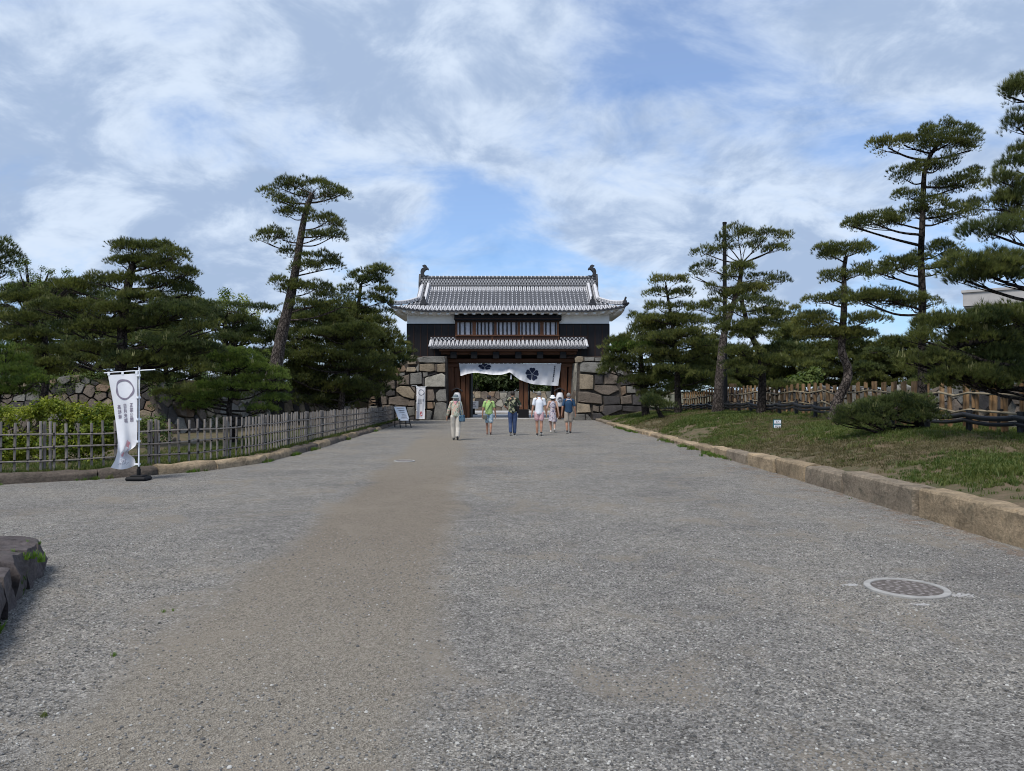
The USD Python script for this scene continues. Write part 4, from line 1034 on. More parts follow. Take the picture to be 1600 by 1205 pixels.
# ---- paving inside and steps to the courtyard
structure('paving', MB().box(-4.2, 3.9, YG + 0.52, 56.5, -0.1, 0.03), M['pave'])
structure('courtyard_step', MB().box(-6, 6, 56.6, 62.3, -0.1, 0.16, 0.02), M['pave'])

# ---- stone walls carrying the gate
def zoomed(pts, u0, v0, k): return [(u0 + a / k, v0 + b / k) for a, b in pts]
LEFT = [
 ('st_tan', [(490,132),(570,125),(598,180),(605,252),(490,255)]), ('st_grey', [(612,168),(700,147),(985,142),(995,200),(990,233),(640,225)]),
 ('st_orange', [(275,272),(440,262),(473,330),(440,353),(310,350)]), ('st_tan', [(482,292),(590,290),(610,330),(590,355),(472,353)]),
 ('st_tan', [(650,250),(848,242),(853,338),(800,353),(652,343)]), ('st_tan', [(887,250),(995,243),(995,358),(887,358)]),
 ('st_orange', [(245,367),(370,367),(365,438),(320,455),(265,420)]), ('st_grey', [(378,367),(455,365),(453,392),(382,428)]),
 ('st_brown', [(345,480),(400,420),(517,388),(517,528),(350,528)]), ('st_grey', [(527,377),(678,362),(688,518),(527,528)]),
 ('st_grey', [(692,362),(758,362),(763,408),(702,428)]), ('st_pale', [(722,442),(762,422),(950,372),(997,400),(997,558),(722,558)]),
 ('st_brown', [(110,472),(180,422),(270,432),(323,490),(323,583),(110,588)]), ('st_tan', [(340,572),(400,543),(520,552),(592,650),(578,723),(432,688),(342,620)]),
 ('st_dark', [(197,640),(260,592),(318,612),(323,668),(240,683),(202,668)]), ('st_dark', [(80,622),(178,603),(188,676),(90,686)]),
 ('st_brown', [(100,720),(150,674),(208,692),(213,788),(100,798)]), ('st_brown', [(240,702),(380,682),(517,720),(522,778),(480,813),(242,788)]),
 ('st_brown', [(757,592),(838,592),(862,700),(848,743),(757,747)]), ('st_grey', [(872,642),(920,593),(1003,583),(1017,750),(902,753),(872,720)]),
 ('st_orange', [(757,762),(828,762),(838,848),(760,852)]), ('st_grey', [(872,772),(960,758),(1018,780),(1032,1000),(838,1000),(852,880)]),
 ('st_grey', [(482,832),(588,822),(590,938),(502,948)]), ('st_brown', [(602,575),(715,565),(743,600),(743,748),(602,738)]),
 ('st_grey', [(602,762),(742,762),(742,855),(602,858)]), ('st_brown', [(600,872),(738,868),(738,1000),(600,1000)]), ('st_grey', [(748,868),(800,872),(826,890),(800,1000),(748,1000)]),
 ('st_brown', [(528,545),(592,565),(592,630)]), ('st_orange', [(-20,662),(62,662),(66,720),(-20,725)]), ('st_orange', [(-20,735),(66,730),(68,798),(-20,800)]), ('st_brown', [(320,805),(470,822),(478,1000),(330,1000)]),
 ('st_dark', [(500,960),(590,952),(590,1000),(490,1000)]), ('st_brown', [(100,810),(235,800),(305,810),(315,1000),(100,1000)]), ('st_grey', [(-20,815),(90,810),(90,1000),(-20,1000)]), ('st_dark', [(-20,560),(70,600),(70,650),(-20,650)]),
 ('st_grey', [(600,300),(640,240),(640,350),(615,350)]), ('st_brown', [(862,250),(880,250),(880,358),(862,340)]), ('st_dark', [(692,440),(715,430),(715,555),(695,530)]), ('st_tan', [(843,760),(862,766),(845,860)]),
 ('st_dark', [(770,395),(880,370),(890,372),(770,412)]), ('st_brown', [(530,735),(590,735),(590,812),(495,815)]),
]
YS = 44.82
wl = thing('gate_wall', 'high wall of big fitted tan stones left of the gate opening', 'wall')
rs = np.random.default_rng(5)
def flat_frame(bat, mid):
    def fr(s, z, d): return [s, YS + bat * (z - 1.9) - d, z]
    return fr
for m_, pts in LEFT:
    q = [(X(u, YS), max(0.0, Z(v, YS))) for u, v in zoomed(pts, 580, 540, 8.607)]
    p = shapely.Polygon(q)
    if not p.is_valid: p = p.buffer(0)
    p = p.buffer(-0.002); r_ = 0.05 * math.sqrt(p.area); p2 = p.buffer(-r_).buffer(r_, quad_segs=2)
    p = p2 if p2.geom_type == 'Polygon' and p2.area > 0.5 * p.area else p
    if p.geom_type != 'Polygon' or p.is_empty: continue
    part(wl, 'stone', stone_mesh(np.array(p.exterior.coords)[:-1], flat_frame(0.05, 0), 0.13 * rs.uniform(0.7, 1.4), rs), M[m_], smooth=26)
core = []
prof = [(X(574, YS), 0), (X(578, YS), 2.4), (X(606, YS), 3.1), (X(640, YS), 3.82), (X(697, YS), 3.88), (X(699, YS), 0)]
m = trimesh.creation.extrude_polygon(shapely.Polygon(prof), 5.6, engine='earcut'); v = np.array(m.vertices)
part(wl, 'rubble_core', (np.stack([v[:, 0], YS + 0.03 + 5.6 - v[:, 2] + 0.10 * (v[:, 1] > 1), v[:, 1]], -1), np.array(m.faces)), M['rubble'])
for q in rubble_polys(5.3, 3.8, 0.6, rs):           # the face along the passage
    part(wl, 'stone', stone_mesh(q, lambda s, z, d: [X(696.5, YS) + d - 0.02 * z - .02, YS + 0.1 + s, z], 0.05, rs), M[rs.choice(TONES[:3])], smooth=45)

RIGHT = [
 ('st_tan', [(242,172),(280,142),(350,147),(360,200),(330,228),(245,228)]), ('st_grey', [(372,162),(503,157),(503,208),(372,208)]), ('st_grey', [(512,167),(623,162),(628,213),(512,213)]), ('st_grey', [(637,157),(740,152),(745,213),(637,218)]),
 ('st_grey', [(310,242),(340,222),(745,224),(738,290),(670,383),(312,353)]), ('st_tan', [(308,377),(490,397),(490,588),(305,588)]), ('st_dark', [(507,392),(618,392),(618,518),(512,518)]),
 ('st_brown', [(290,622),(420,622),(600,672),(608,788),(288,760)]), ('st_tan', [(275,772),(440,792),(458,898),(268,905)]), ('st_grey', [(240,922),(375,922),(385,1033),(236,1035)]), ('st_grey', [(385,922),(420,930),(472,1000),(472,1028),(395,1033)]),
 ('st_brown', [(482,802),(568,822),(560,898),(482,878)]), ('st_dark', [(622,682),(848,690),(848,788),(640,798)]), ('st_brown', [(580,815),(625,802),(625,890),(575,890)]),
 ('st_dark', [(640,810),(880,800),(870,860),(650,950),(600,900)]), ('st_dark', [(470,910),(580,905),(640,960),(490,1010)]), ('st_brown', [(640,400),(760,330),(820,420),(800,520),(640,520)]),
 ('st_brown', [(510,535),(640,535),(800,540),(840,600),(700,665),(600,655),(500,600)]), ('st_orange', [(855,560),(920,540),(930,640),(870,680)]), ('st_grey', [(935,540),(1050,560),(1060,640),(940,640)]), ('st_brown', [(860,690),(1000,660),(1010,780),(860,790)]),
 ('st_dark', [(1015,660),(1180,640),(1180,800),(1015,800)]), ('st_grey', [(760,230),(860,260),(900,400),(830,410),(750,300)]), ('st_dark', [(850,420),(960,380),(1000,530),(860,540)]), ('st_brown', [(1000,420),(1120,460),(1150,560),(1020,545)]), ('st_dark', [(880,812),(1180,812),(1180,900),(880,880)]),
]
YT = 44.3
wr = thing('gate_wall', 'high wall of big squared stones right of the gate opening, half hidden by pines', 'wall')
for m_, pts in RIGHT:
    q = [(X(u, YT), max(0.0, Z(v, YT))) for u, v in zoomed(pts, 870, 540, 8.607)]
    p = shapely.Polygon(q)
    if not p.is_valid: p = p.buffer(0)
    p = p.buffer(-0.002); r_ = 0.04 * math.sqrt(p.area); p2 = p.buffer(-r_).buffer(r_, quad_segs=2)
    p = p2 if p2.geom_type == 'Polygon' and p2.area > 0.5 * p.area else p
    if p.geom_type != 'Polygon' or p.is_empty: continue
    part(wr, 'stone', stone_mesh(np.array(p.exterior.coords)[:-1], lambda s, z, d: [s, YT - d, z], 0.13 * rs.uniform(0.7, 1.4), rs), M[m_], smooth=26)
prof = [(X(899, YT), 0), (X(903, YT), 3.5), (X(900, YT), 3.82), (X(957, YT), 3.82), (X(985, YT), 3.0), (X(1012, YT), 2.0), (X(1018, YT), 0)]
m = trimesh.creation.extrude_polygon(shapely.Polygon(prof), 6.6, engine='earcut'); v = np.array(m.vertices)
part(wr, 'rubble_core', (np.stack([v[:, 0], YT + 0.03 + 6.6 - v[:, 2], v[:, 1]], -1), np.array(m.faces)), M['rubble'])
for q in rubble_polys(5.8, 3.5, 0.75, rs):          # the slanting face towards the doorway
    part(wr, 'stone', stone_mesh(q, lambda s, z, d: [X(905, YT) - 0.13 - 0.55 * np.clip((s) / 1.7, 0, 1) * 0.4 - d + 0.045 * z, YT + 0.02 + s, z], 0.06, rs), M[rs.choice(['st_grey', 'st_pale', 'st_brown'])], smooth=45)

# ---- the split curtain hanging in the doorway
cur = thing('door_curtain', 'white split door curtain with two dark blossom crests hanging in the gate', 'curtain')
YC = 45.98
def hem(u):
    return np.interp(u, [716, 720, 728, 736, 745, 755, 770, 782, 791, 796, 799, 804, 812, 822, 832, 845, 860, 872.5], [588.2, 587.2, 584.6, 583.2, 583.0, 584.4, 586.3, 586.2, 584.0, 582.2, 583.5, 588.0, 593.6, 597.4, 600.2, 601.6, 602.4, 603.2])
def cur_pt(u, t):
    """t = 0 at the top edge, 1 at the hem; the cloth swings and folds a little."""
    top = 568.4
    ub = u - (u > 799) * (t * 5.0) * ((u - 799) / 78) + (u < 799) * t * 3.2 * ((799 - u) / 80)
    h = hem(u if u < 799 else 799 + (u - 799) * 73.5 / 78)
    v = top + (h - top) * t
    lift = np.clip((603 - h) / 20, 0, 1)
    yy = YC - 0.55 * lift * t * t - 0.05 * math.sin(u * 0.33 + t * 2.0) * t - 0.03 * math.sin(u * 0.9 + 3 * t) * t * lift - 0.06 * math.sin(t * 7 + u * .05) * lift * t
    return np.array([X(ub, YC), yy, Z(v, YC)])
us = np.linspace(717, 877, 121); tsx = np.linspace(0, 1, 26)
V = np.array([[cur_pt(u, t) for u in us] for t in tsx])
vv, ff = grid_mesh(V[..., 0], V[..., 1], V[..., 2])
cl = part(cur, 'cloth', MB().add(vv, ff[:, ::-1]).add(vv + [0, 0.006, 0], ff), M['cloth'], smooth=True)
mb = MB()
for u in np.linspace(718, 876, 24):
    a = cur_pt(u, 0); mb.box(a[0] - 0.035, a[0] + 0.035, a[1] - 0.012, a[1] + 0.012, a[2] - 0.01, a[2] + 0.075)
part(cur, 'loops', mb, M['cloth'])
part(cur, 'rod', MB().tube([[X(715, YC), YC, Z(566.8, YC)], [X(879, YC), YC, Z(566.8, YC)]], 0.025, 8), M['wood_d'], smooth=True)
def crest(cu, t0, ru, rt, n=5):
    """A five-petalled blossom, each petal notched, with fine pale lines between."""
    mbp = []
    for k in range(5):
        a0 = PI / 2 + k * 2 * PI / 5
        pl = []
        for (rr, da) in ((0.14, -0.40), (0.50, -0.56), (0.80, -0.58), (0.97, -0.42), (1.0, -0.20), (0.92, 0.0), (1.0, 0.20), (0.97, 0.42), (0.80, 0.58), (0.50, 0.56), (0.14, 0.40)):
            pl.append((rr * math.cos(a0 + da), rr * math.sin(a0 + da)))
        mbp.append(pl)
    mb = MB()
    for pl in mbp:
        pts = [np.array(cur_pt(cu + x * ru, t0 - y * rt)) - [0, 0.012, 0] for x, y in pl]
        m_ = np.mean(np.array(pl), 0); n_ = len(pl); V, F = [], []
        for sc in (1.0, 0.75, 0.5, 0.25):
            V += [np.array(cur_pt(cu + (m_[0] + (x - m_[0]) * sc) * ru, t0 - (m_[1] + (y - m_[1]) * sc) * rt)) - [0, 0.02, 0] for x, y in pl]
        V.append(np.array(cur_pt(cu + m_[0] * ru, t0 - m_[1] * rt)) - [0, 0.02, 0])
        F = [[k * n_ + i, (k + 1) * n_ + i, (k + 1) * n_ + (i + 1) % n_, k * n_ + (i + 1) % n_] for k in range(3) for i in range(n_)]
        mb.add(V, F); mb.add(V[3 * n_:], [[n_, (i + 1) % n_, i] for i in range(n_)])
    for k in range(12):
        pass
    cc = [np.array(cur_pt(cu + 0.10 * ru * math.cos(a), t0 - 0.10 * rt * math.sin(a))) - [0, 0.022, 0] for a in np.linspace(0, 2 * PI, 9)[:-1]]
    mb.add(cc + [np.mean(cc, 0)], [[8, (i + 1) % 8, i] for i in range(8)])
    return mb
part(cur, 'blossom_crest', crest(832.5, 0.52, 10.8, 0.325), M['ink'])
def crest2(cu, t0): return crest(cu, t0, 10.5, 0.30)
part(cur, 'blossom_crest', crest2(757, 0.29), M['ink'])
txt = '高松城桜御門玉藻'
part(cur, 'lettering', strokes(txt, 0, 0, 1.0, 0.16, lambda a, b: cur_pt(866.5 + a * 2.0, (3.2 + b * 2.7) / 34.0) - np.array([0, 0.014, 0])), M['ink'])
tas = P(798.5, 583, YC - 0.4)
part(cur, 'tassel', MB().tube([tas, tas - [0, 0, 0.12], tas - [0, 0, 0.16], tas - [0, 0, 0.38]], [0.012, 0.012, 0.045, 0.06], 8), M['cloth'], smooth=True)

# ---- lantern stands either side
def lantern_stand(u, v_top, label, D):
    x = X(u, D)
    L = thing('lantern_stand', label, 'lantern', 'roofed paper lanterns beside the gate posts')
    part(L, 'post', boxm(x - 0.09, x + 0.09, D + 0.10, D + 0.26, 0, Z(v_top + 2, D), 0.015), M['wood_d'])
    arc = [(x + s * 0.34, D + 0.0, Z(v_top + 4.5, D) - 0.02 - 0.06 * (abs(s) ** 3) + 0.14 * (1 - abs(s)) ** 0.8) for s in np.linspace(-1, 1, 11)]
    V = [[a, D - 0.25, c] for a, b, c in arc] + [[a, D + 0.35, c] for a, b, c in arc] + [[a, D - 0.25, c - 0.05] for a, b, c in arc] + [[a, D + 0.35, c - 0.05] for a, b, c in arc]
    F = [[i, i + 1, 12 + i, 11 + i] for i in range(10)] + [[22 + i + 1, 22 + i, 33 + i, 34 + i] for i in range(10)] + [[i + 1, i, 22 + i, 23 + i] for i in range(10)] + [[11 + i, 12 + i, 34 + i, 33 + i] for i in range(10)]
    part(L, 'curved_roof', MB().add(V, F), M['dark_tile'], smooth=30)
    for s in (-1, 1): part(L, 'bracket', boxm(x + s * 0.24 - 0.02, x + s * 0.24 + 0.02, D - 0.02, D + 0.14, Z(v_top + 30, D), Z(v_top + 5, D)), M['wood_d'])
    zt, zb = Z(v_top + 9, D), Z(v_top + 31, D)
    zs = np.linspace(0, 1, 17)
    prof = [(0.06 + 0.19 * math.sin(PI * (0.12 + 0.76 * t)) ** 0.6) + 0.006 * (k % 2) for k, t in enumerate(zs)]
    lan = part(L, 'paper_lantern', MB().tube([[x, D - 0.02, zb + (zt - zb) * t] for t in zs], prof, 16), M['cloth'], smooth=True)
    zc = (zt + zb) / 2
    for rr in (0.15, 0.085):
        ring = MB()
        A = np.linspace(0, 2 * PI, 21)
        def lp(r, a):
            dx, dz = r * math.cos(a), r * math.sin(a)
            return [x + dx, D - 0.02 - math.sqrt(max(0.265 ** 2 - dx * dx, 0)) - 0.004, zc + dz * 1.1]
        ring.add([lp(rr, a) for a in A] + [lp(rr - 0.035, a) for a in A], [[i, i + 21, i + 22, i + 1] for i in range(20)])
        part(L, 'crest_ring', ring, M['ink'])
    part(L, 'lantern_cap', MB().tube([[x, D - .02, zt - 0.01], [x, D - .02, zt + 0.06]], 0.13, 12), M['black'], smooth=40)
    part(L, 'lantern_cap', MB().tube([[x, D - .02, zb - 0.05], [x, D - .02, zb + 0.01]], 0.13, 12), M['black'], smooth=40)
lantern_stand(714, 604.5, 'roofed white paper lantern on a post behind the woman in the grey-green hat', 45.55)
lantern_stand(874.5, 604.5, 'roofed white paper lantern on a post beside the man in navy', 45.55)

# ---- notice seen through the gate
nb = thing('notice_board', 'small white notice on a dark stand on the paving beyond the gate', 'sign')
Dn = 54.5
part(nb, 'panel', boxm(X(732, Dn), X(747.5, Dn), Dn, Dn + 0.03, Z(638.5, Dn), Z(627, Dn), 0.005), M['white'])
part(nb, 'lettering', MB().box(X(735, Dn), X(744, Dn), Dn - 0.008, Dn - 0.001, Z(630, Dn), Z(629, Dn)).box(X(735, Dn), X(742, Dn), Dn - 0.008, Dn - 0.001, Z(632.5, Dn), Z(631.7, Dn)).box(X(735, Dn), X(744, Dn), Dn - 0.008, Dn - 0.001, Z(635, Dn), Z(634.2, Dn)), M['ink_grey'])
part(nb, 'stand', MB().box(X(737, Dn), X(742, Dn), Dn + 0.04, Dn + 0.12, 0.03, Z(636, Dn)).box(X(733, Dn), X(746, Dn), Dn - 0.05, Dn + 0.25, 0.03, 0.09), M['black'])

# ================================================================ trees
def needle_clump(seed, shoots=14, per=22, R=0.27, L=0.135, w=0.0095, candles=1):
    """A flat-topped cushion of needle tufts, as a gardener leaves them on a pine."""
    r = np.random.default_rng(seed)
    V, F = [], []
    def tri(a, b, c):
        k = len(V); V.extend([a, b, c]); F.append([k, k + 1, k + 2])
    for s in range(shoots):
        rad = R * math.sqrt((s + 0.5) / shoots) * r.uniform(0.85, 1.1); a = s * 2.399 + r.normal(0, 0.2)
        o = np.array([rad * math.cos(a), rad * math.sin(a), 0.10 * (1 - (rad / R) ** 2) + r.normal(0, 0.035)])
        ax = np.array([0.40 * math.cos(a) * rad / R, 0.40 * math.sin(a) * rad / R, 1.0]) + r.normal(0, 0.15, 3); ax /= np.linalg.norm(ax)
        e = np.cross(ax, [1, 0.3, 0.2]); e /= np.linalg.norm(e); f = np.cross(ax, e)
        for k in range(per):
            b = k * 2.399 + r.random(); spread = r.uniform(0.08, 0.85)
            d = ax * math.cos(spread) + (e * math.cos(b) + f * math.sin(b)) * math.sin(spread)
            st = o + ax * r.uniform(-0.03, 0.03)
            sd = np.cross(d, r.normal(0, 1, 3)); sd /= np.linalg.norm(sd); sd *= w / 2 * r.uniform(0.8, 1.3)
            ln = L * r.uniform(0.75, 1.15)
            tri(st - sd, st + sd, st + d * ln + sd * 0.1)
    for s in range(candles):
        a = r.random() * 6.28; rad = R * math.sqrt(r.random()) * 0.8
        o = np.array([rad * math.cos(a), rad * math.sin(a), 0.08])
        t = o + np.array([r.normal(0, .012), r.normal(0, .012), r.uniform(0.12, 0.22)])
        for q in (0, 2.1, 4.2):
            e = np.array([math.cos(q), math.sin(q), 0]) * 0.010
            e2 = np.array([math.cos(q + 2.1), math.sin(q + 2.1), 0]) * 0.010
            tri(o + e, o + e2, t)
    return np.array(V), np.array(F)
CLUMP = [needle_clump(k) for k in range(3)]
CLUMP_NEAR = [needle_clump(10 + k, 15, 38, 0.25, 0.14, 0.0050, 2) for k in range(2)]
CLUMP_FAR = [needle_clump(20 + k, 12, 18, 0.27, 0.15, 0.014, 0) for k in range(2)]
CLUMP_CANDLE = [needle_clump(30 + k, 14, 22, 0.27, 0.135, 0.0095, 6) for k in range(2)]

def candle_clump(seed, n=5):
    r = np.random.default_rng(seed); mb = MB()
    for _ in range(n):
        o = np.array([r.normal(0, .11), r.normal(0, .11), 0.04]); t = o + np.array([r.normal(0, .015), r.normal(0, .015), r.uniform(0.11, 0.21)])
        mb.tube([o, t], [0.011, 0.005], 3, False)
    return mb.done()
CANDLE = [candle_clump(1), candle_clump(2, 4)]
def pad_points(c, rx, ry, rz, s, r, dens=1.0):
    n = max(6, int(dens * 3.9 * rx * ry / (s * s * 0.060)))
    a = r.random(n) * 6.283; q = np.sqrt(r.random(n))
    lob = 1 + 0.16 * np.sin(3 * a + r.random() * 6) + 0.12 * np.sin(5 * a + r.random() * 6)
    dome = np.sqrt(np.clip(1 - q * q, 0, 1))
    zz = rz * (dome * r.uniform(-0.5, 0.95, n) - 0.22 * q * q) + r.normal(0, 0.03, n)
    bump_ = (meshkit.noise(np.stack([q * np.cos(a) * rx / (0.45 * s + .2), q * np.sin(a) * ry / (0.45 * s + .2), 0 * a + c[0]], -1) * 1.2, 3) - 0.5) * rz * 0.7
    stray = np.where(r.random(n) < 0.14, r.uniform(1.05, 1.28, n), 1.0)
    q = q * stray
    x, y = c[0] + rx * q * lob * np.cos(a), c[1] + ry * q * lob * np.sin(a)
    pos = np.stack([x, y, c[2] + zz + bump_], -1)
    hole = meshkit.noise(pos * 2.1 / s + 17.3, 9) + 0.25 * (1 - q) > 0.34
    if hole.sum() < 5: hole[:5] = True
    pos, a, q, n, stray = pos[hole], a[hole], q[hole], int(hole.sum()), stray[hole]
    return pos, quats(a, 0.08 + 0.45 * q * r.uniform(0.6, 1.2, n), r.random(n) * 6.28), s * r.uniform(0.75, 1.2, n) * np.where(stray > 1, 0.7, 1.0)

def along(path, z):
    """Point of the trunk path at height z and its index."""
    i = int(np.clip(np.searchsorted(path[:, 2], z), 1, len(path) - 1))
    a, b = path[i - 1], path[i]
    t = np.clip((z - a[2]) / (b[2] - a[2] + 1e-9), 0, 1)
    return a + (b - a) * t

TREE_SEED = [100]
def pine(label, D, trunk, w0, w1, pads, base=None, tone='needle', s=None, bark='bark', limbs=True, protos=None, group=None, dens=1.0, name='pine_tree', fill=None, depth=0.75, lean=0.0, zs=0.74, candles=0.10):
    """trunk: (u, v) up the stem at distance D; w0, w1 its widths in photograph pixels; pads: (u, v, half width, half height) of each cushion of needles;
    fill: (polygon, half width, half height, count) for more cushions spread through a dense crown."""
    TREE_SEED[0] += 1
    r = np.random.default_rng(TREE_SEED[0])
    T = thing(name, label, 'pine tree', group)
    k = D / FPX
    tp = [P(u, v, D + (r.normal(0, 0.10) if i else 0) + lean * i) for i, (u, v) in enumerate(trunk)]
    if base is not None:
        b = np.array(tp[0]); b[2] = base - 0.15
        if tp[0][2] > base: tp = [b + [ (tp[0][0] - tp[1][0]) * 0.3, 0, 0]] + tp
    path = smooth_path(tp, 5)
    L = np.concatenate([[0], np.cumsum(np.linalg.norm(np.diff(path, axis=0), axis=1))]); L /= L[-1]
    rad = (w0 + (w1 - w0) * L ** 0.9) * k / 2
    rad = rad * (1 + 0.35 * np.exp(-L * 16)) * (1 + r.normal(0, 0.03, len(L)))
    part(T, 'trunk', tube(path, rad, 12), M[bark], smooth=True)
    s = s or np.clip(D / 33, 0.52, 1.35)
    protos = protos or (CLUMP_FAR if D > 36 else CLUMP)
    if isinstance(pads, tuple): pads = list(pads)
    allp = [(u, v, ru, rv, True) for (u, v, ru, rv) in pads]
    if fill:
        for (poly, ru, rv, cnt) in fill:
            pg = shapely.Polygon(poly); x0, y0, x1, y1 = pg.bounds; got, tries = [], 0
            while len(got) < cnt and tries < 4000:
                tries += 1
                u, v = r.uniform(x0, x1), r.uniform(y0, y1)
                if not pg.contains(shapely.Point(u, v)): continue
                if any(abs(u - a) < ru * 0.75 and abs(v - b) < rv * 0.85 for a, b in got): continue
                got.append((u, v)); allp.append((u, v, ru * r.uniform(0.75, 1.25), rv * r.uniform(0.8, 1.2), False))
    for (u, v, ru, rv, main) in allp:
        rx, rz = ru * k, rv * k * zs
        ry = rx * r.uniform(0.75, 1.0)
        zc = Z(v, D)
        st = along(path, zc - 0.10)
        lat = abs(X(u, D) - st[0])
        dd = r.uniform(-1, 1) * (0.35 if main else 1.0) * depth * (0.4 + rx)
        c = np.array([X(u, D) * (1 + dd / D), D + dd, EYE + (zc - EYE) * (1 + dd / D)])
        pos, q, sc = pad_points(c, rx, ry, rz, s, r, dens)
        ids = r.integers(0, len(protos), len(pos))
        tn = tone if isinstance(tone, str) else tone[0 if r.random() < 0.72 else int(r.integers(0, len(tone)))]
        ps = sorted(set(ids.tolist())); remap = {a: i for i, a in enumerate(ps)}
        new = [remap[a] for a in ids]
        pl = [(protos[a], M[tn]) for a in ps]
        if D < 40:
            cn = np.nonzero((r.random(len(pos)) < candles) & (pos[:, 2] > c[2] - 0.1 * rz))[0]
            if len(cn):
                pl.append((CANDLE[0], M['candle']))
                pos = np.vstack([pos, pos[cn] + [0, 0, 0.03]]); q = np.vstack([q, quats(r.random(len(cn)) * 6.28, r.random(len(cn)) * 0.2, r.random(len(cn)) * 6.28)]); sc = np.concatenate([sc, sc[cn] * 1.1]); new += [len(pl) - 1] * len(cn)
        instancer(T, 'foliage_pad', pl, pos, q, sc, new)
        if limbs:
            dist = np.linalg.norm(c[:2] - st[:2])
            low = zc - rz * 0.45
            a = along(path, low - 0.22 * dist - 0.05)
            bw = float(np.clip(0.014 + 0.012 * dist + 0.012 * rx, 0.014, np.interp(L.searchsorted(0.5), [0, 1], [rad.max(), rad.max()]) * 0.55))
            e = np.array([c[0], c[1], low])
            mid = a + (e - a) * 0.5 + [0, 0, -0.06 * dist + r.normal(0, 0.04)] + np.array([r.normal(0, .05), r.normal(0, .05), 0]) * dist
            bp = smooth_path([a, mid, e], 4)
            mb = MB().tube(bp, np.linspace(bw, bw * 0.45, len(bp)), 6)
            for j in range(int(np.clip(3 + rx * 4, 3, 9))):
                an = r.random() * 6.28; qd = r.uniform(0.45, 0.9)
                s0 = bp[int(r.integers(len(bp) // 2, len(bp)))]
                t = np.array([c[0] + rx * qd * math.cos(an), c[1] + ry * qd * math.sin(an), zc - rz * 0.25 - 0.15 * rz * qd])
                m_ = (s0 + t) / 2 + [0, 0, -0.12 * rz + r.normal(0, .03)]
                mb.tube(smooth_path([s0, m_, t], 2), np.linspace(bw * 0.42, bw * 0.16, 5), 4)
            part(T, 'branch', mb, M[bark if D > 12 else 'bark_d'], smooth=True)
    return T

def zc4(a, b): return 940 + a * 0.3321, 300 + b * 0.3321
def zc5(a, b): return 1240 + a * 0.498, 100 + b * 0.498
def zc3(a, b): return 340 + a * 0.3653, 250 + b * 0.3653
def zc2(a, b): return a * 0.3653, 340 + b * 0.3653
def conv(f, k, pads): return [(*f(a, b), c * k, d * k) for a, b, c, d in pads]
def bz(u, D): return float(bank_z(np.array(X(u, D)), np.array(D)))

# ---- the right-hand row on the bank
pine('tall pine with pale scaly trunk standing beside the black pole', 31,
     [(1122, 652)] + [zc4(*p) for p in ((548, 1000), (556, 870), (572, 700), (600, 590), (630, 500), (652, 420), (662, 335))], 17.5, 6, conv(zc4, .3321, [
     (640, 182, 62, 30), (690, 205, 50, 26), (568, 220, 40, 26), (490, 280, 55, 26), (575, 270, 45, 24), (655, 258, 38, 18), (790, 190, 50, 24), (868, 214, 46, 28), (808, 268, 55, 26), (742, 243, 48, 24),
     (500, 350, 60, 25), (445, 392, 40, 15), (650, 358, 70, 28), (735, 392, 62, 28), (825, 416, 62, 26), (622, 392, 60, 28), (522, 442, 45, 20), (560, 480, 62, 26), (705, 458, 90, 20), (640, 485, 90, 24), (470, 545, 60, 32), (540, 520, 50, 20)]),
     base=bz(1122, 31), tone=('needle', 'needle_y'))
pine('pine leaning left over the small teal sign on the bank', 27,
     [(1187, 660)] + [zc4(*p) for p in ((752, 1000), (756, 870), (742, 760), (712, 690), (690, 630), (672, 560), (660, 510))], 15, 6, conv(zc4, .3321, [
     (690, 510, 60, 22), (770, 525, 65, 26), (620, 560, 70, 22), (780, 568, 70, 22), (650, 640, 110, 26), (540, 610, 60, 26), (760, 622, 85, 30), (700, 672, 100, 24), (850, 735, 90, 28), (660, 745, 85, 30), (780, 790, 95, 30), (620, 815, 60, 30), (850, 915, 85, 18), (680, 850, 80, 26)]),
     base=bz(1187, 27), bark='bark_d', tone=('needle', 'needle_d'))
pine('young pine with one slim bare stem and two flat tiers, beyond the bank', 35,
     [(1060, 652), (1059, 620), (1058, 575), (1055, 545)] + [zc4(*p) for p in ((335, 640), (320, 540), (303, 440))], 12, 3.5, conv(zc4, .3321, [
     (298, 415, 72, 20), (375, 478, 55, 18), (265, 472, 58, 18), (270, 540, 62, 30), (375, 540, 55, 28), (250, 590, 80, 30), (400, 600, 60, 28)]),
     base=bz(1060, 35), bark='bark_d', tone=('needle', 'needle_y'),
     fill=[([zc4(*p) for p in ((150, 570), (250, 560), (440, 580), (520, 700), (530, 860), (380, 940), (280, 900), (180, 760))], 26, 9, 22)])
pine('dense low pine hugging the right gate wall', 37.5,
     [(1010, 655), (1006, 620), (1002, 570), (1000, 520)], 12, 5, conv(zc4, .3321, [(175, 620, 50, 34), (95, 700, 45, 26), (70, 760, 45, 30), (200, 660, 70, 36), (150, 585, 30, 16)]),
     base=bz(1000, 37.5), bark='bark_d', tone=('needle', 'needle_b'),
     fill=[([zc4(*p) for p in ((50, 760), (110, 690), (250, 640), (330, 700), (340, 860), (200, 940), (120, 900), (50, 840))], 24, 9, 20), ([zc4(*p) for p in ((180, 860), (420, 800), (440, 900), (260, 960), (190, 940))], 20, 8, 7)])
pine('low cushion pine at the foot of the bank trees near the far kerb', 33, [(1035, 655), (1030, 645), (1024, 634)], 9, 4, conv(zc4, .3321, [(260, 980, 70, 28), (230, 1000, 50, 24), (310, 1010, 50, 22)]), base=bz(1035, 33), bark='bark_d', tone='needle_d')
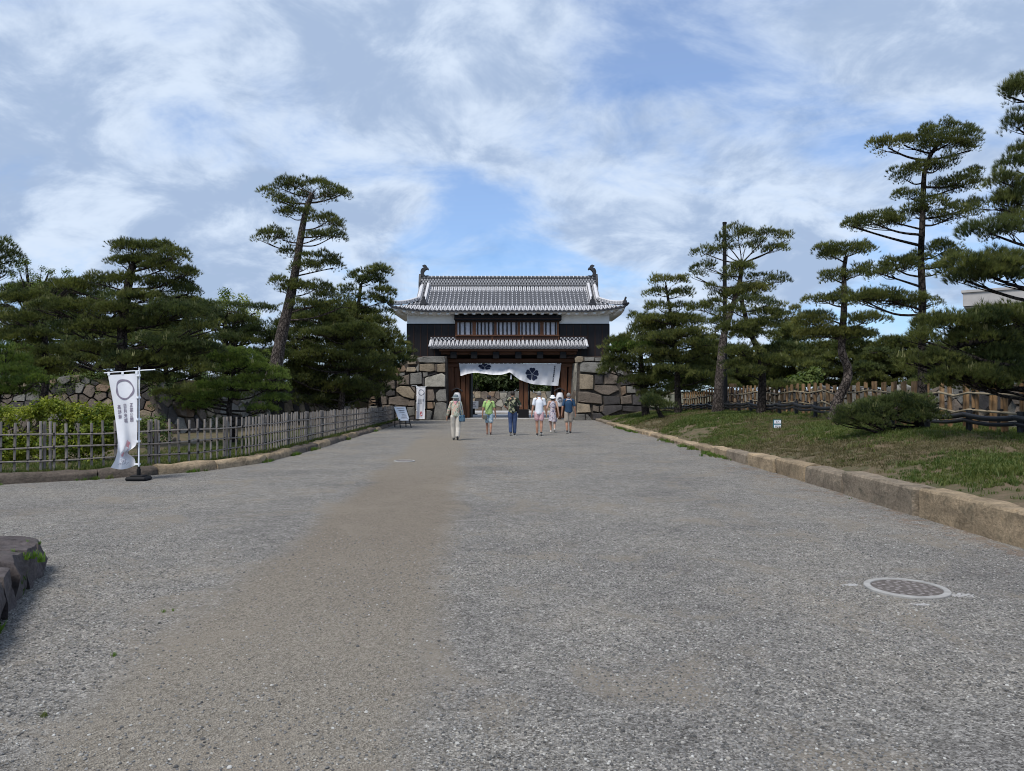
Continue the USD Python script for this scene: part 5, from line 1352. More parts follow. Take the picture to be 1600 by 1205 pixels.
pine('pine with a crooked dark trunk behind the low spreading pine', 21,
     [zc5(*p) for p in ((128, 1105), (140, 1050), (165, 1000), (170, 955), (152, 905), (154, 850), (160, 750), (160, 650), (166, 605))], 17, 6, conv(zc5, .498, [
     (165, 585, 75, 24), (215, 578, 30, 18), (118, 600, 34, 16), (115, 666, 55, 20), (210, 655, 55, 30), (95, 740, 60, 16), (195, 740, 50, 24), (75, 790, 60, 18), (160, 720, 30, 14), (110, 845, 90, 24), (230, 800, 60, 24), (60, 810, 55, 20), (180, 850, 70, 24)]),
     base=bz(1300, 21), tone=('needle', 'needle_y'))
pine('tallest pine of the right row, with a straight trunk and long left limb', 17.5,
     [zc5(*p) for p in ((402, 1150), (404, 960), (405, 800), (405, 700), (402, 600), (406, 520), (410, 420), (415, 340), (435, 282), (450, 262))], 15, 6, conv(zc5, .498, [
     (300, 252, 62, 26), (350, 240, 40, 18), (480, 205, 70, 26), (430, 225, 40, 20), (500, 245, 88, 24), (560, 255, 30, 20), (350, 345, 42, 25), (395, 320, 40, 16), (470, 312, 50, 28), (520, 372, 75, 30), (556, 335, 34, 28), (365, 410, 42, 15), (432, 435, 50, 24), (388, 465, 60, 22), (255, 492, 75, 26), (185, 508, 34, 16), (310, 490, 40, 18),
     (505, 470, 78, 42), (545, 440, 42, 26), (320, 630, 70, 32), (385, 612, 48, 24), (470, 578, 52, 28), (515, 602, 44, 26), (465, 640, 38, 18), (270, 652, 40, 24), (440, 750, 35, 14), (300, 735, 100, 28), (215, 735, 50, 22), (370, 755, 60, 24)]),
     base=bz(1442, 17.5), tone=('needle', 'needle_y', 'needle'), bark='bark_d')
pine('low spreading pine like a cushion on the bank in front of the black rails', 15.5,
     [zc5(*p) for p in ((398, 1168), (396, 1140), (385, 1115), (360, 1095), (320, 1085))], 17, 7, conv(zc5, .498, [
     (300, 1066, 80, 26), (205, 1088, 60, 26), (375, 1078, 70, 30), (150, 1118, 44, 18), (345, 1108, 80, 18), (240, 1120, 50, 16), (430, 1095, 50, 26), (340, 1046, 40, 14), (255, 1078, 40, 18), (180, 1105, 40, 18), (290, 1100, 60, 18), (400, 1055, 40, 16)]),
     base=bz(1432, 15.5), bark='bark_d', tone=('needle_d', 'needle'), s=0.5, dens=1.0)
pine('nearest pine at the right edge, only its reaching limbs in view', 11.5,
     [zc5(*p) for p in ((850, 1190), (840, 1000), (850, 800), (820, 600), (815, 420), (800, 260), (800, 120), (790, 20))], 26, 11, conv(zc5, .498, [
     (680, 85, 50, 30), (730, 65, 40, 24), (705, 185, 38, 28), (740, 170, 40, 30), (712, 275, 32, 20), (660, 365, 50, 26), (705, 320, 50, 30), (720, 390, 50, 30), (650, 440, 60, 36), (705, 430, 60, 36), (620, 520, 70, 40), (690, 500, 60, 44), (730, 470, 40, 50),
     (590, 640, 105, 44), (680, 615, 70, 44), (540, 668, 60, 28), (640, 668, 80, 28), (735, 630, 50, 50)]),
     base=bz(1660, 11.5), protos=CLUMP_NEAR, s=0.66, tone=('needle', 'needle_b', 'needle_d'), dens=1.5, depth=0.35)
pine('broad pine whose bent limb spreads under the nearest pine, right edge', 13.5,
     [zc5(*p) for p in ((790, 1190), (780, 1040), (760, 920), (720, 830), (650, 852), (560, 872), (515, 885), (490, 915))], 26, 9, conv(zc5, .498, [
     (545, 806, 90, 32), (640, 800, 90, 40), (700, 785, 60, 44), (450, 815, 75, 30), (405, 860, 55, 26), (580, 862, 110, 44), (440, 925, 80, 36), (650, 920, 95, 50), (520, 980, 100, 34), (610, 1000, 120, 28), (700, 980, 70, 40), (380, 930, 50, 26)]),
     base=bz(1640, 13.5), protos=CLUMP, s=0.68, tone=('needle', 'needle_d', 'needle'), bark='bark_d', dens=1.35, depth=0.45)
# ---- beyond the right fence
FARG = 'dense pines behind the right bamboo fence'
for (u0, u1, vt, D, lab) in ((1195, 1290, 508, 44, 'dense pine behind the fence, just right of the leaning pine'), (1270, 1370, 520, 42, 'dense pine behind the fence, behind the crooked trunk'), (1350, 1450, 530, 40, 'dense pine behind the fence, under the tallest pine'), (1430, 1530, 540, 36, 'dense dark pine behind the fence, left of the pale building'), (1520, 1640, 500, 34, 'dense dark pine behind the fence, at the right edge'), (1070, 1170, 540, 47, 'dense pine behind the black pole beyond the fence'), (1150, 1230, 560, 52, 'small dense pine far beyond the fence')):
    um = (u0 + u1) / 2
    pine(lab, D, [(um + 4, 640), (um, 590), (um - 3, (vt + 600) / 2), (um, vt + 8)], 9, 4, [(um, vt + 6, (u1 - u0) * .18, 7)], base=1.2, bark='bark_d', tone=('needle', 'needle_d', 'needle'), depth=1.3,
         fill=[([(um - 10, vt), (um + 12, vt), (u1, (vt + 600) / 2), (u1 + 4, 604), (u0 - 4, 604), (u0, (vt + 600) / 2)], 20, 7, 38)], limbs=True)
pine('open wind-combed pine standing far off between two right-hand trees', 52, [(1222, 600), (1222, 560), (1224, 530), (1230, 505)], 6, 3, conv(zc4, .3321, [(850, 535, 30, 12), (920, 550, 22, 10), (870, 580, 50, 14), (820, 600, 40, 14), (900, 610, 45, 16), (840, 640, 60, 16), (910, 660, 60, 18)]), base=1.2, tone='needle_y', bark='bark_d')

# ---- the left side
pine('big wide pine with thick dark trunk behind the tall banner', 19.3,
     [(182, 690), (184, 640), (187, 590)] + [zc2(*p) for p in ((520, 590), (522, 480), (532, 380), (552, 260), (566, 200))], 22, 11, conv(zc2, .3653, [
     (570, 125, 85, 34), (660, 125, 90, 36), (735, 165, 75, 42), (520, 188, 60, 26), (620, 185, 110, 34), (780, 235, 60, 32), (690, 215, 90, 30),
     (300, 292, 85, 34), (430, 270, 90, 34), (540, 265, 60, 26), (700, 285, 110, 38), (790, 315, 60, 34), (620, 340, 110, 34), (350, 385, 110, 42), (500, 390, 90, 36), (760, 400, 140, 50), (220, 380, 90, 40), (860, 470, 90, 44), (640, 450, 120, 40), (420, 470, 120, 40),
     (300, 470, 100, 40), (700, 540, 130, 40), (860, 560, 90, 40), (560, 600, 110, 34), (640, 610, 120, 34), (780, 620, 90, 36), (480, 590, 60, 26), (400, 560, 90, 26), (660, 690, 90, 36)]),
     base=0.15, bark='bark_d', tone=('needle', 'needle_d', 'needle'), s=0.62, dens=1.1, depth=0.9, candles=0.28)
pine('dense pine at the left edge, spreading over the stone embankment', 22,
     [(60, 690), (66, 640), (72, 590), (70, 540), (66, 490), (62, 452)], 14, 6, conv(zc2, .3653, [(60, 340, 60, 34), (150, 340, 90, 36), (30, 420, 70, 40), (130, 430, 90, 40), (20, 500, 60, 36), (100, 520, 90, 36), (180, 500, 70, 34), (230, 580, 90, 30), (120, 620, 90, 34), (40, 600, 70, 40), (180, 660, 70, 26), (250, 620, 60, 24)]),
     base=0.15, bark='bark_d', tone=('needle', 'needle_d'), dens=1.1)
pine('lighter soft pine low at the far left edge behind the hedge', 19, [(-8, 690), (-4, 640), (4, 590)], 10, 5, conv(zc2, .3653, [(30, 560, 60, 34), (60, 610, 70, 34), (10, 640, 60, 34), (90, 660, 70, 30), (150, 700, 80, 28), (40, 700, 70, 28), (60, 745, 90, 20)]), base=0.15, bark='bark_d', tone=('needle_b', 'needle'), s=0.7)
pine('dark pine limb reaching in at the upper left edge', 18, [(-60, 640), (-55, 520), (-45, 450), (-30, 405)], 16, 8, conv(zc2, .3653, [(-20, 120, 60, 40), (30, 150, 50, 30), (50, 175, 36, 18), (0, 200, 50, 26), (20, 235, 36, 16)]), base=0.15, bark='bark_d', tone='needle_d', s=0.66)
pine('tall leaning pine with bare trunk and layered tiers left of the gate', 30,
     [zc3(*p) for p in ((235, 930), (252, 860), (275, 740), (310, 590), (335, 450), (355, 320), (375, 220), (402, 140))], 22, 7.5, conv(zc3, .3653, [
     (215, 132, 36, 22), (255, 162, 42, 24), (275, 118, 40, 22), (300, 92, 48, 16), (345, 98, 48, 22), (300, 178, 46, 18), (370, 155, 40, 20), (420, 105, 60, 26), (480, 130, 62, 34), (530, 140, 24, 20), (450, 160, 40, 14),
     (290, 218, 50, 24), (360, 225, 48, 22), (470, 258, 70, 24), (520, 280, 36, 28), (430, 325, 62, 24), (490, 320, 42, 26), (240, 315, 62, 26), (290, 335, 38, 18), (188, 342, 30, 14), (312, 395, 45, 22), (430, 415, 80, 34), (490, 450, 46, 24), (385, 455, 66, 26),
     (272, 520, 52, 26), (340, 540, 60, 26), (420, 545, 60, 24), (280, 555, 44, 18), (480, 585, 70, 36), (400, 620, 90, 26), (530, 620, 50, 30)]),
     base=2.0, tone=('needle', 'needle_y'))
pine('round-topped pine between the leaning pine and the gate roof', 38,
     [(538, 630)] + [zc3(*p) for p in ((548, 950), (566, 800), (590, 690), (604, 600), (612, 530))], 11, 5, conv(zc3, .3653, [
     (690, 475, 56, 24), (640, 488, 50, 26), (590, 505, 56, 26), (655, 520, 60, 22), (560, 560, 42, 28), (690, 565, 52, 24), (640, 590, 62, 24), (600, 640, 80, 26), (695, 650, 46, 24), (560, 640, 40, 28), (710, 600, 34, 18), (650, 690, 80, 24)]),
     base=1.9, bark='bark_d', tone=('needle', 'needle_d', 'needle_y'),
     fill=[([zc3(*p) for p in ((480, 640), (620, 650), (760, 720), (810, 790), (760, 850), (640, 860), (520, 800))], 22, 9, 22)])
pine('dense pine with slanting grey trunk behind the receding bamboo fence', 34,
     [(532, 652), (534, 625), (541, 580), (547, 545), (550, 520)], 12, 6, conv(zc3, .3653, [(330, 690, 60, 30), (420, 720, 80, 30)]), base=0.15, tone=('needle', 'needle_d', 'needle_y'),
     fill=[([zc3(*p) for p in ((300, 660), (480, 640), (600, 720), (740, 830), (720, 930), (600, 1030), (480, 1060), (330, 1000), (260, 760))], 26, 9, 52)], depth=1.0)
pine('dark narrow pine tucked beside the left gate wall', 40, [(596, 650), (592, 620), (586, 570)], 8, 4, conv(zc3, .3653, [(760, 770, 40, 26), (780, 820, 26, 24), (700, 800, 50, 24)]), base=0.15, bark='bark_d', tone='needle_d',
     fill=[([zc3(*p) for p in ((560, 900), (700, 820), (780, 780), (790, 850), (720, 980), (640, 1040), (560, 1040))], 18, 8, 20)])
pine('bright low pine with layered tiers just behind the bamboo fence corner', 21.5,
     [(366, 690), (366, 668), (358, 645), (362, 610), (366, 575)], 11, 5, [
     (370, 552, 34, 9), (345, 560, 28, 9), (392, 562, 28, 10), (375, 572, 40, 9), (412, 576, 26, 9), (432, 588, 22, 13), (420, 604, 26, 9), (395, 592, 26, 8),
     (355, 604, 44, 8), (275, 612, 26, 7), (300, 622, 34, 7), (345, 620, 40, 8), (428, 622, 24, 8), (320, 634, 26, 6), (410, 638, 26, 7)],
     base=0.15, bark='bark_d', tone=('needle_b', 'needle_b', 'needle'), s=0.54, dens=0.85, zs=0.75, depth=0.5, candles=0.3)
pine('dark pine deep behind the bright low pine', 33, [(350, 640), (352, 580), (352, 530), (350, 500)], 12, 6, [(360, 496, 22, 9)], base=2.0, bark='bark_d', tone=('needle_d', 'needle_d', 'needle'),
     fill=[([(300, 480), (345, 472), (420, 478), (440, 560), (430, 620), (310, 620), (290, 560)], 22, 9, 44)], depth=1.2)
pine('dark pine mass closing the view behind the left embankment', 36, [(110, 640), (110, 560), (112, 500)], 12, 6, [(100, 470, 24, 9)], base=2.0, bark='bark_d', tone=('needle_d', 'needle'),
     fill=[([(-20, 456), (90, 446), (180, 450), (300, 470), (330, 606), (-20, 606)], 28, 10, 64)], depth=1.2)
pine('pine filling the gap between banner and low pine, on the embankment', 28, [(255, 640), (258, 590), (262, 540)], 10, 5, [(270, 530, 30, 10)], base=2.0, bark='bark_d', tone=('needle', 'needle_d'),
     fill=[([(40, 545), (180, 520), (330, 510), (340, 600), (300, 640), (200, 628), (150, 602), (40, 602)], 24, 8, 48)], depth=1.0)

# ---- broadleaved trees, hedge
def leaf_clump(seed, n=70, R=0.30, size=0.055):
    r = np.random.default_rng(seed); V, F = [], []
    for _ in range(n):
        d = r.normal(0, 1, 3); d /= np.linalg.norm(d); o = d * R * r.random() ** 0.45 * np.array([1, 1, .8])
        nrm = d + np.array([0, 0, 0.8]) + r.normal(0, .5, 3); nrm /= np.linalg.norm(nrm)
        a = np.cross(nrm, r.normal(0, 1, 3)); a /= np.linalg.norm(a); b = np.cross(nrm, a)
        L = size * r.uniform(.7, 1.3); k = len(V)
        V += [o - a * L, o + b * L * .45, o + a * L - nrm * L * .2, o - b * L * .45]; F += [[k, k + 1, k + 2], [k, k + 2, k + 3]]
    return np.array(V), np.array(F)
LEAF = [leaf_clump(k) for k in range(3)]
LEAF_BIG = [leaf_clump(10 + k, 60, 0.34, 0.10) for k in range(2)]
def leafy(name, label, cat, D, trunk, w, blobs, matn, s, dens, base, protos, seed, branches=0):
    r = np.random.default_rng(seed); T = thing(name, label, cat); k = D / FPX
    tp = [P(u, v, D) for u, v in trunk]; b = tp[0].copy(); b[2] = base - 0.2; tp = [b] + tp
    path = smooth_path(tp, 4); part(T, 'trunk', tube(path, np.linspace(w * k / 2, w * k / 6, len(path)), 8), M['bark_d'], smooth=True)
    pos, sc, mb = [], [], MB()
    for (u, v, ru, rv) in blobs:
        rx, rz = ru * k, rv * k; c = P(u, v, D + r.normal(0, 0.3) * rx)
        n = max(6, int(dens * (rx * rz) / (0.07 * s * s)))
        d = r.normal(0, 1, (n, 3)); d /= np.linalg.norm(d, axis=1, keepdims=True); q = r.random(n) ** 0.4
        p = c + d * q[:, None] * np.array([rx, rx * .9, rz]); pos.append(p); sc.append(s * r.uniform(.7, 1.25, n))
        a = path[int(len(path) * 0.55)]
        for j in range(2 + branches):
            e = p[int(r.integers(0, n))]; mb.tube(smooth_path([a, (a + e) / 2 + r.normal(0, .12, 3) * rx, e], 3), np.linspace(w * k * .16, w * k * .03, 7), 4)
    part(T, 'limbs', mb, M['bark_d'], smooth=True)
    pos, sc = np.vstack(pos), np.concatenate(sc)
    instancer(T, 'foliage', [(p, M[matn]) for p in protos], pos, quats(r.random(len(pos)) * 6.28, r.random(len(pos)) * 1.0, r.random(len(pos)) * 6.28), sc, r.integers(0, len(protos), len(pos)))
    return T
leafy('broadleaf_tree', 'rounded yellow-green broadleaved tree behind the dark pines on the left', 'tree', 42, [(362, 600), (364, 540), (365, 500)], 14, [(365, 466, 30, 16), (340, 470, 22, 16), (385, 480, 26, 18), (350, 490, 32, 20), (398, 500, 20, 20), (325, 490, 18, 18), (372, 510, 36, 22)], 'leaf_y', 1.25, 1.0, 2.0, LEAF, 51)
leafy('broadleaf_tree', 'sparse thin tree with bare twigs showing against the sky at left', 'tree', 34, [(52, 600), (48, 480), (44, 445)], 10, [(40, 432, 26, 16), (70, 428, 24, 14), (100, 432, 26, 12), (20, 446, 22, 14), (62, 446, 34, 12), (118, 440, 14, 8), (28, 412, 14, 12)], 'leaf_g', 0.8, 0.30, 2.0, LEAF, 52, branches=7)
leafy('broadleaf_tree', 'dark broadleaved tree glimpsed above the courtyard wall through the gateway', 'tree', 70, [(770, 640), (768, 600)], 12, [(760, 590, 30, 16), (790, 585, 30, 18), (735, 596, 24, 14), (820, 590, 26, 18), (850, 594, 30, 14), (775, 572, 40, 14), (800, 604, 40, 9), (745, 606, 30, 8), (850, 606, 30, 8)], 'leaf_d', 1.7, 4.5, 0.0, LEAF_BIG, 53)
leafy('broadleaf_tree', 'lighter leafy tree at the left of the view through the gateway', 'tree', 66, [(742, 640), (742, 610)], 8, [(742, 588, 12, 8), (748, 580, 10, 8), (738, 598, 10, 8)], 'leaf_g', 1.6, 1.2, 0.0, LEAF, 54)
for (u0, u1, lab, sd) in ((-40, 80, 'yellow-green leafy hedge behind the left end of the bamboo fence', 61), (80, 178, 'yellow-green leafy shrub behind the fence, left of the banner', 62)):
    um = (u0 + u1) / 2; r = np.random.default_rng(sd)
    bl = [(r.uniform(u0, u1), r.uniform(652, 712), 20, 14) for _ in range(26)] + [(u, 640 + 6 * math.sin(u * .06) + r.uniform(-3, 5) + 0.10 * max(0, u - 120) , 18, 10) for u in np.linspace(u0, u1, 9)]
    leafy('hedge', lab, 'hedge', 15.6, [(um, 700), (um + 2, 670)], 6, bl, 'leaf_y', 0.62, 0.75, 0.15, LEAF, sd)
leafy('hedge', 'dark green shrub behind the fence between the banner and the pale rocks', 'shrub', 16.5, [(245, 700), (245, 680)], 5, [(240, 660, 16, 12), (222, 668, 14, 16), (256, 672, 12, 12), (232, 690, 14, 10)], 'leaf_g', 0.55, 0.8, 0.15, LEAF, 63)
leafy('hedge', 'bright broad-leaved shrub showing above the right fence', 'shrub', 30, [(1262, 618), (1263, 605)], 4, [(1262, 592, 12, 8), (1270, 585, 8, 7), (1250, 598, 9, 6), (1240, 594, 6, 5)], 'leaf_g', 0.9, 0.8, 0.7, LEAF_BIG, 64)

# ---- rocks lying on the lawn behind the left fence
for i, (u, v, wd, h, D, m_) in enumerate(((238, 658, 22, 12, 21.5, 'st_orange'), (268, 664, 17, 10, 22, 'st_brown'), (305, 672, 14, 9, 21.5, 'st_pale'))):
    k = D / FPX; r = np.random.default_rng(200 + i)
    pts = r.normal(0, 1, (26, 3)); pts /= np.linalg.norm(pts, axis=1, keepdims=True); pts = np.sign(pts) * np.abs(pts) ** 0.75
    hh = h * k + 0.08
    pts = pts * np.array([wd * k / 2, wd * k / 2.4, hh / 2]) + [X(u, D), D, 0.10 + hh / 2 - .05]
    o = part('/World', 'rock', hullm(pts), M[m_])
    tag(stage.GetPrimAtPath(o), ['rusty boulder', 'low brown boulder', 'small pale boulder'][i] + ' on the lawn behind the fence, right of the banner', 'boulder', 'boulders behind the left fence')

r = np.random.default_rng(900)
pos = []
fr, S_ = line_frame((-27, 21.5), (-12.3, 26.0), 0.30, 0.1); fr2, S2 = line_frame((-12.3, 26.0), (-9.3, 43.8), 0.22, 0.1)
for k in range(60):
    f_, L_ = (fr, S_) if k % 3 else (fr2, S2)
    c = np.array([r.uniform(0, L_), r.choice([0.1, 0.4, 1.2, 1.9, 2.0])])
    for _ in range(int(r.integers(8, 26))):
        q = c + r.normal(0, 1, 2) * [0.45, 0.22]
        pos.append(f_(q[0], np.clip(q[1], 0, 2.15), r.uniform(0.02, 0.16)))
pos = np.array(pos)
instancer('/World', 'creeping_plants', [(LEAF[0], M['leaf_g']), (LEAF[1], M['leaf_d'])], pos, quats(r.random(len(pos)) * 6.28, r.random(len(pos)), r.random(len(pos)) * 6.28), r.uniform(.35, .75, len(pos)), r.integers(0, 2, len(pos)))

# ================================================================ fences
rng = np.random.default_rng(77)
def bamboo(p0, p1, r, n=7, nodes=3, sd=None):
    """A cane with slightly swollen joints."""
    p0, p1 = np.array(p0, float), np.array(p1, float)
    ts, rr = [0.0], [r]
    for k in range(nodes):
        t = (k + 0.5 + (sd.uniform(-.2, .2) if sd is not None else 0)) / nodes
        ts += [t - 0.012, t, t + 0.012]; rr += [r, r * 1.10, r * 0.98]
    ts.append(1.0); rr.append(r)
    return tube(p0 + (p1 - p0) * np.array(ts)[:, None], rr, n)

lf_ = thing('bamboo_fence', 'grey weathered bamboo lattice fence along the left kerb, from the banner to the gate', 'fence')
FL = offset_line(KL, 0.46)
_, LF = poly_at(FL, 0)
s0 = float(np.linalg.norm(FL[1] - FL[0])) - 2.0           # a little beyond the left edge of the picture
def fl_pt(s, z, o=0.0):
    q, _ = poly_at(FL, s); q2, _ = poly_at(FL, min(s + 0.05, LF)); t = q2 - q
    t = t / (np.linalg.norm(t) + 1e-9); nl = np.array([-t[1], t[0]])
    return np.array([*(q + nl * o), z])
def fz(s): return 1.06 - 0.12 * sstep(9.4, 27.4, s - s0)
corner = float(np.sum(np.linalg.norm(np.diff(FL[:6], axis=0), axis=1)))
s, k = s0, 0
posts = []
ties = MB()
while s < LF - 1.0:
    if k % 9 == 4 or k % 9 == 5 and s < corner:
        if k % 9 == 4: posts.append(s)
    lean = rng.normal(0, 0.012, 2)
    a, b = fl_pt(s, 0.10, 0.0), fl_pt(s, fz(s) + rng.uniform(-0.03, 0.03), 0.0)
    b[:2] += lean
    part(lf_, 'picket', bamboo(a, b, rng.uniform(0.019, 0.024), 7, 3, rng), M['bamboo_g'], smooth=50)
    for zz in (0.36, 0.60, 0.84):
        p = fl_pt(s, zz * fz(s) / 1.06 + 0.0, -0.022)
        ties.box(p[0] - 0.014, p[0] + 0.014, p[1] - 0.02, p[1] + 0.02, p[2] - 0.030, p[2] + 0.030)
    s += 0.205; k += 1
for ps in posts:
    for o in (-0.045, 0.045):
        part(lf_, 'post', bamboo(fl_pt(ps + 0.10 + o, 0.05, 0.03), fl_pt(ps + 0.10 + o, fz(ps) + 0.02, 0.03), 0.027, 8, 3, rng), M['bamboo_g'], smooth=50)
cane = 4.2
for zz in (0.36, 0.60, 0.84):
    a = s0
    while a < LF - 1.0:
        b = min(a + cane, LF - 0.9)
        pts = [fl_pt(t, zz * fz(t) / 1.06 + 0.012 * math.sin(t * 2.3 + zz * 9), -0.032) for t in np.linspace(a, b, 9)]
        part(lf_, 'rail', tube(pts, 0.017, 6), M['bamboo_g'], smooth=50)
        a = b - 0.15 if b < LF - 0.95 else LF
part(lf_, 'ties', ties, M['cord'], kind='stuff', label='black cord knots at the crossings')

rf = thing('bamboo_fence', 'yellow-brown bamboo stake fence along the top of the right bank', 'fence')
yy_, k = 13.1, 0
ties = MB()
while yy_ < 43.0:
    zb = float(bank_z(np.array(FENCE_X), np.array(yy_))) - 0.05
    top = 1.93 - 0.22 * sstep(33, 43, yy_) + rng.uniform(-0.025, 0.025) - (0.07 if (k // 7) % 3 == 1 else 0)
    if yy_ < 14.6: top += 0.22
    off = 0.035 if k % 2 else -0.035
    x0 = FENCE_X + off
    cl_ = 2 if yy_ < 17.5 else 1
    for j in range(cl_):
        dy = (j - (cl_ - 1) / 2) * 0.085
        part(rf, 'stake', bamboo([x0 + rng.normal(0, .008), yy_ + dy, zb], [x0 + rng.normal(0, .012), yy_ + dy + rng.normal(0, .012), top + rng.uniform(-.02, .02)], rng.uniform(0.036, 0.046), 8, 4, rng), M['bamboo_y'], smooth=50)
    for zz in (0.42, 0.78):
        z = zb + 0.05 + zz * 1.02
        ties.box(FENCE_X - 0.10, FENCE_X - 0.055, yy_ - 0.03, yy_ + 0.03, z - 0.05, z + 0.05)
    yy_ += 0.25 if yy_ > 17.5 else (0.46 if yy_ > 13.8 else 0.22); k += 1
for zz in (0.42, 0.78):
    a = 13.0
    while a < 42.8:
        b = min(a + 3.6, 43.0)
        pts = [[FENCE_X - 0.085, t, float(bank_z(np.array(FENCE_X), np.array(t))) + zz * 1.02 + 0.012 * math.sin(t * 3)] for t in np.linspace(a, b, 7)]
        part(rf, 'rail', tube(pts, 0.026, 7), M['bamboo_p'], smooth=50)
        a = b - 0.12
part(rf, 'ties', ties, M['cord'], kind='stuff', label='black cord knots at the crossings')

br = thing('pipe_railing', 'low black double pipe railing on black posts in front of the right bamboo fence', 'railing')
RX = FENCE_X - 0.55
yps = list(np.arange(12.2, 42.0, 1.55))
for y in yps:
    zb = float(bank_z(np.array(RX), np.array(y)))
    part(br, 'post', tube([[RX + 0.05, y, zb - 0.1], [RX + 0.05, y, zb + 0.50 + rng.uniform(-.03, .03)]], 0.062, 10), M['pipe'], smooth=40)
for zz, r_ in ((0.38, 0.052), (0.27, 0.040)):
    for a, b in zip(yps[:-1], yps[1:]):
        pts = []
        for t in np.linspace(0, 1, 7):
            y = a + (b - a) * t
            za, zb_ = float(bank_z(np.array(RX), np.array(a))), float(bank_z(np.array(RX), np.array(b)))
            pts.append([RX - 0.055, y, za + (zb_ - za) * t + zz - 0.055 * 4 * t * (1 - t)])
        part(br, 'pipe', tube(pts, r_, 8), M['pipe'], smooth=True)

# ================================================================ banners, boards, signs
def banner(name, label, D, pole_u, v_top, left_u, left_hem_u, v_hem, curl, mirror, base=True, arm=True):
    T = thing(name, label, 'banner')
    k = D / FPX
    px = X(pole_u, D); zt = Z(v_top, D)
    part(T, 'pole', tube([[px, D, 0.12], [px, D, zt + 0.06]], 0.014, 8), M['white'], smooth=True)
    ax = X(left_u, D)
    part(T, 'cross_arm', tube([[px + (0.28 if px > ax else -0.28), D + 0.02, zt + 0.025], [ax - (0.06 if px > ax else -0.06), D - 0.02, zt - 0.04]], 0.010, 7), M['white'], smooth=True)
    s = 1 if px > ax else -1
    w0 = abs(px - ax) - 0.035
    H = Z(v_top, D) - Z(v_hem, D)
    def cloth(a, t):
        """a: 0 at the pole side, 1 at the free edge; t: 0 top to 1 hem."""
        u_free = np.interp(t, *left_hem_u)
        notch = curl * 0.15 * np.exp(-((t - 0.86) / 0.045) ** 2) + curl * 0.03 * sstep(0.70, 0.86, t)
        xp = px - s * (0.035 + notch)
        xf = X(u_free, D)
        x = xp + (xf - xp) * a
        y = D - 0.02 - 0.10 * math.sin(a * 3.0 + t * 4) * t - 0.03 * math.sin(a * 9 + t * 3) * (0.3 + t) - curl * 0.25 * a * t * t
        z = zt - 0.05 - H * t - 0.05 * curl * math.sin(a * PI) * t ** 3 + 0.06 * curl * t * (1 - a) * 0.7 - 0.03 * a * (1 - t)
        f = y / D            # swung towards the viewer the free edge keeps its reach
        return np.array([x * f, y, EYE + (z - EYE) * f])
    A, Tt = np.linspace(0, 1, 25), np.linspace(0, 1, 49)
    V = np.array([[cloth(a, t) for a in A] for t in Tt])
    v, f = grid_mesh(V[..., 0], V[..., 1], V[..., 2])
    part(T, 'cloth', MB().add(v, f[:, ::-1]).add(v + [0, 0.003, 0], f), M['cloth'], smooth=True)
    tabs = MB()
    for t in (0.02, 0.26, 0.5, 0.74, 0.985):
        p = cloth(0, t); tabs.box(min(p[0], px) - 0.012, max(p[0], px) + 0.02, p[1] - 0.02, D + 0.02, p[2] - 0.018, p[2] + 0.018)
    for a in (0.03, 0.5, 0.97):
        p = cloth(a, 0); tabs.box(p[0] - 0.02, p[0] + 0.02, p[1] - 0.008, p[1] + 0.008, p[2] - 0.005, p[2] + 0.06)
    part(T, 'loops', tabs, M['white'])
    W = w0
    def on(xm, ym):          # metres across from the left edge of the cloth as seen, metres down
        fr = xm / W
        a = 1 - fr if s > 0 else fr
        return cloth(a, ym / H) - np.array([0, 0.006, 0])
    ring = MB(); R1, R0 = W * 0.345, W * 0.285
    cx, cy = W * (0.53 if s > 0 else 0.53), H * 0.165
    AA = np.linspace(0, 2 * PI, 37)
    wob = lambda a: 1 + 0.05 * math.sin(3 * a + 1) + 0.03 * math.sin(5 * a)
    ring.add([on(cx + R1 * wob(a) * math.cos(a), cy + R1 * 1.03 * wob(a) * math.sin(a)) for a in AA] + [on(cx + R0 * wob(a + .3) * math.cos(a), cy + R0 * 1.03 * wob(a + .3) * math.sin(a)) for a in AA],
             [[i, i + 1, i + 38, i + 37] for i in range(36)])
    part(T, 'ring_emblem', ring, M['ink_grey' if mirror else 'ink'])
    gs = W * (0.14 if mirror else 0.13)
    cols = [('高松城', 0.22, 0.325), ('日月史跡', 0.47, 0.32), ('玉藻公園', 0.74, 0.315)] if mirror else [('玉藻公園', 0.22, 0.37), ('史跡高松', 0.48, 0.37), ('城跡', 0.74, 0.37)]
    for tx, fx, fy in cols:
        part(T, 'lettering', strokes(tx, fx * W - gs * 0.4, fy * H, gs, gs * 0.13, on, mirror=mirror), M['ink_grey' if mirror else 'ink'])
    r = np.random.default_rng(9)
    def blob(name, cx, cy, rx, ry, m, sd, n=26):
        q = np.random.default_rng(sd); ph = q.random(4) * 6.28
        pts = [on(cx + rx * math.cos(a) * (1 + 0.18 * math.sin(2 * a + ph[0]) + 0.12 * math.sin(5 * a + ph[1])), cy + ry * math.sin(a) * (1 + 0.12 * math.sin(3 * a + ph[2]))) - [0, 0.001, 0] for a in np.linspace(0, 2 * PI, n + 1)[:-1]]
        part(T, name, MB().add(pts + [np.mean(pts, 0)], [[n, i, (i + 1) % n] for i in range(n)]), m)
    if mirror:
        blob('pink_mark', W * 0.52, H * 0.80, W * 0.12, H * 0.085, M['ink_pink'], 4)
        blob('pink_mark', W * 0.56, H * 0.745, W * 0.10, H * 0.028, M['ink_pink'], 6)
    else:
        blob('red_mark', W * 0.55, H * 0.845, W * 0.20, H * 0.055, M['ink_red'], 5)
        blob('red_mark', W * 0.50, H * 0.80, W * 0.10, H * 0.04, M['ink_red'], 7)
    sc = MB()
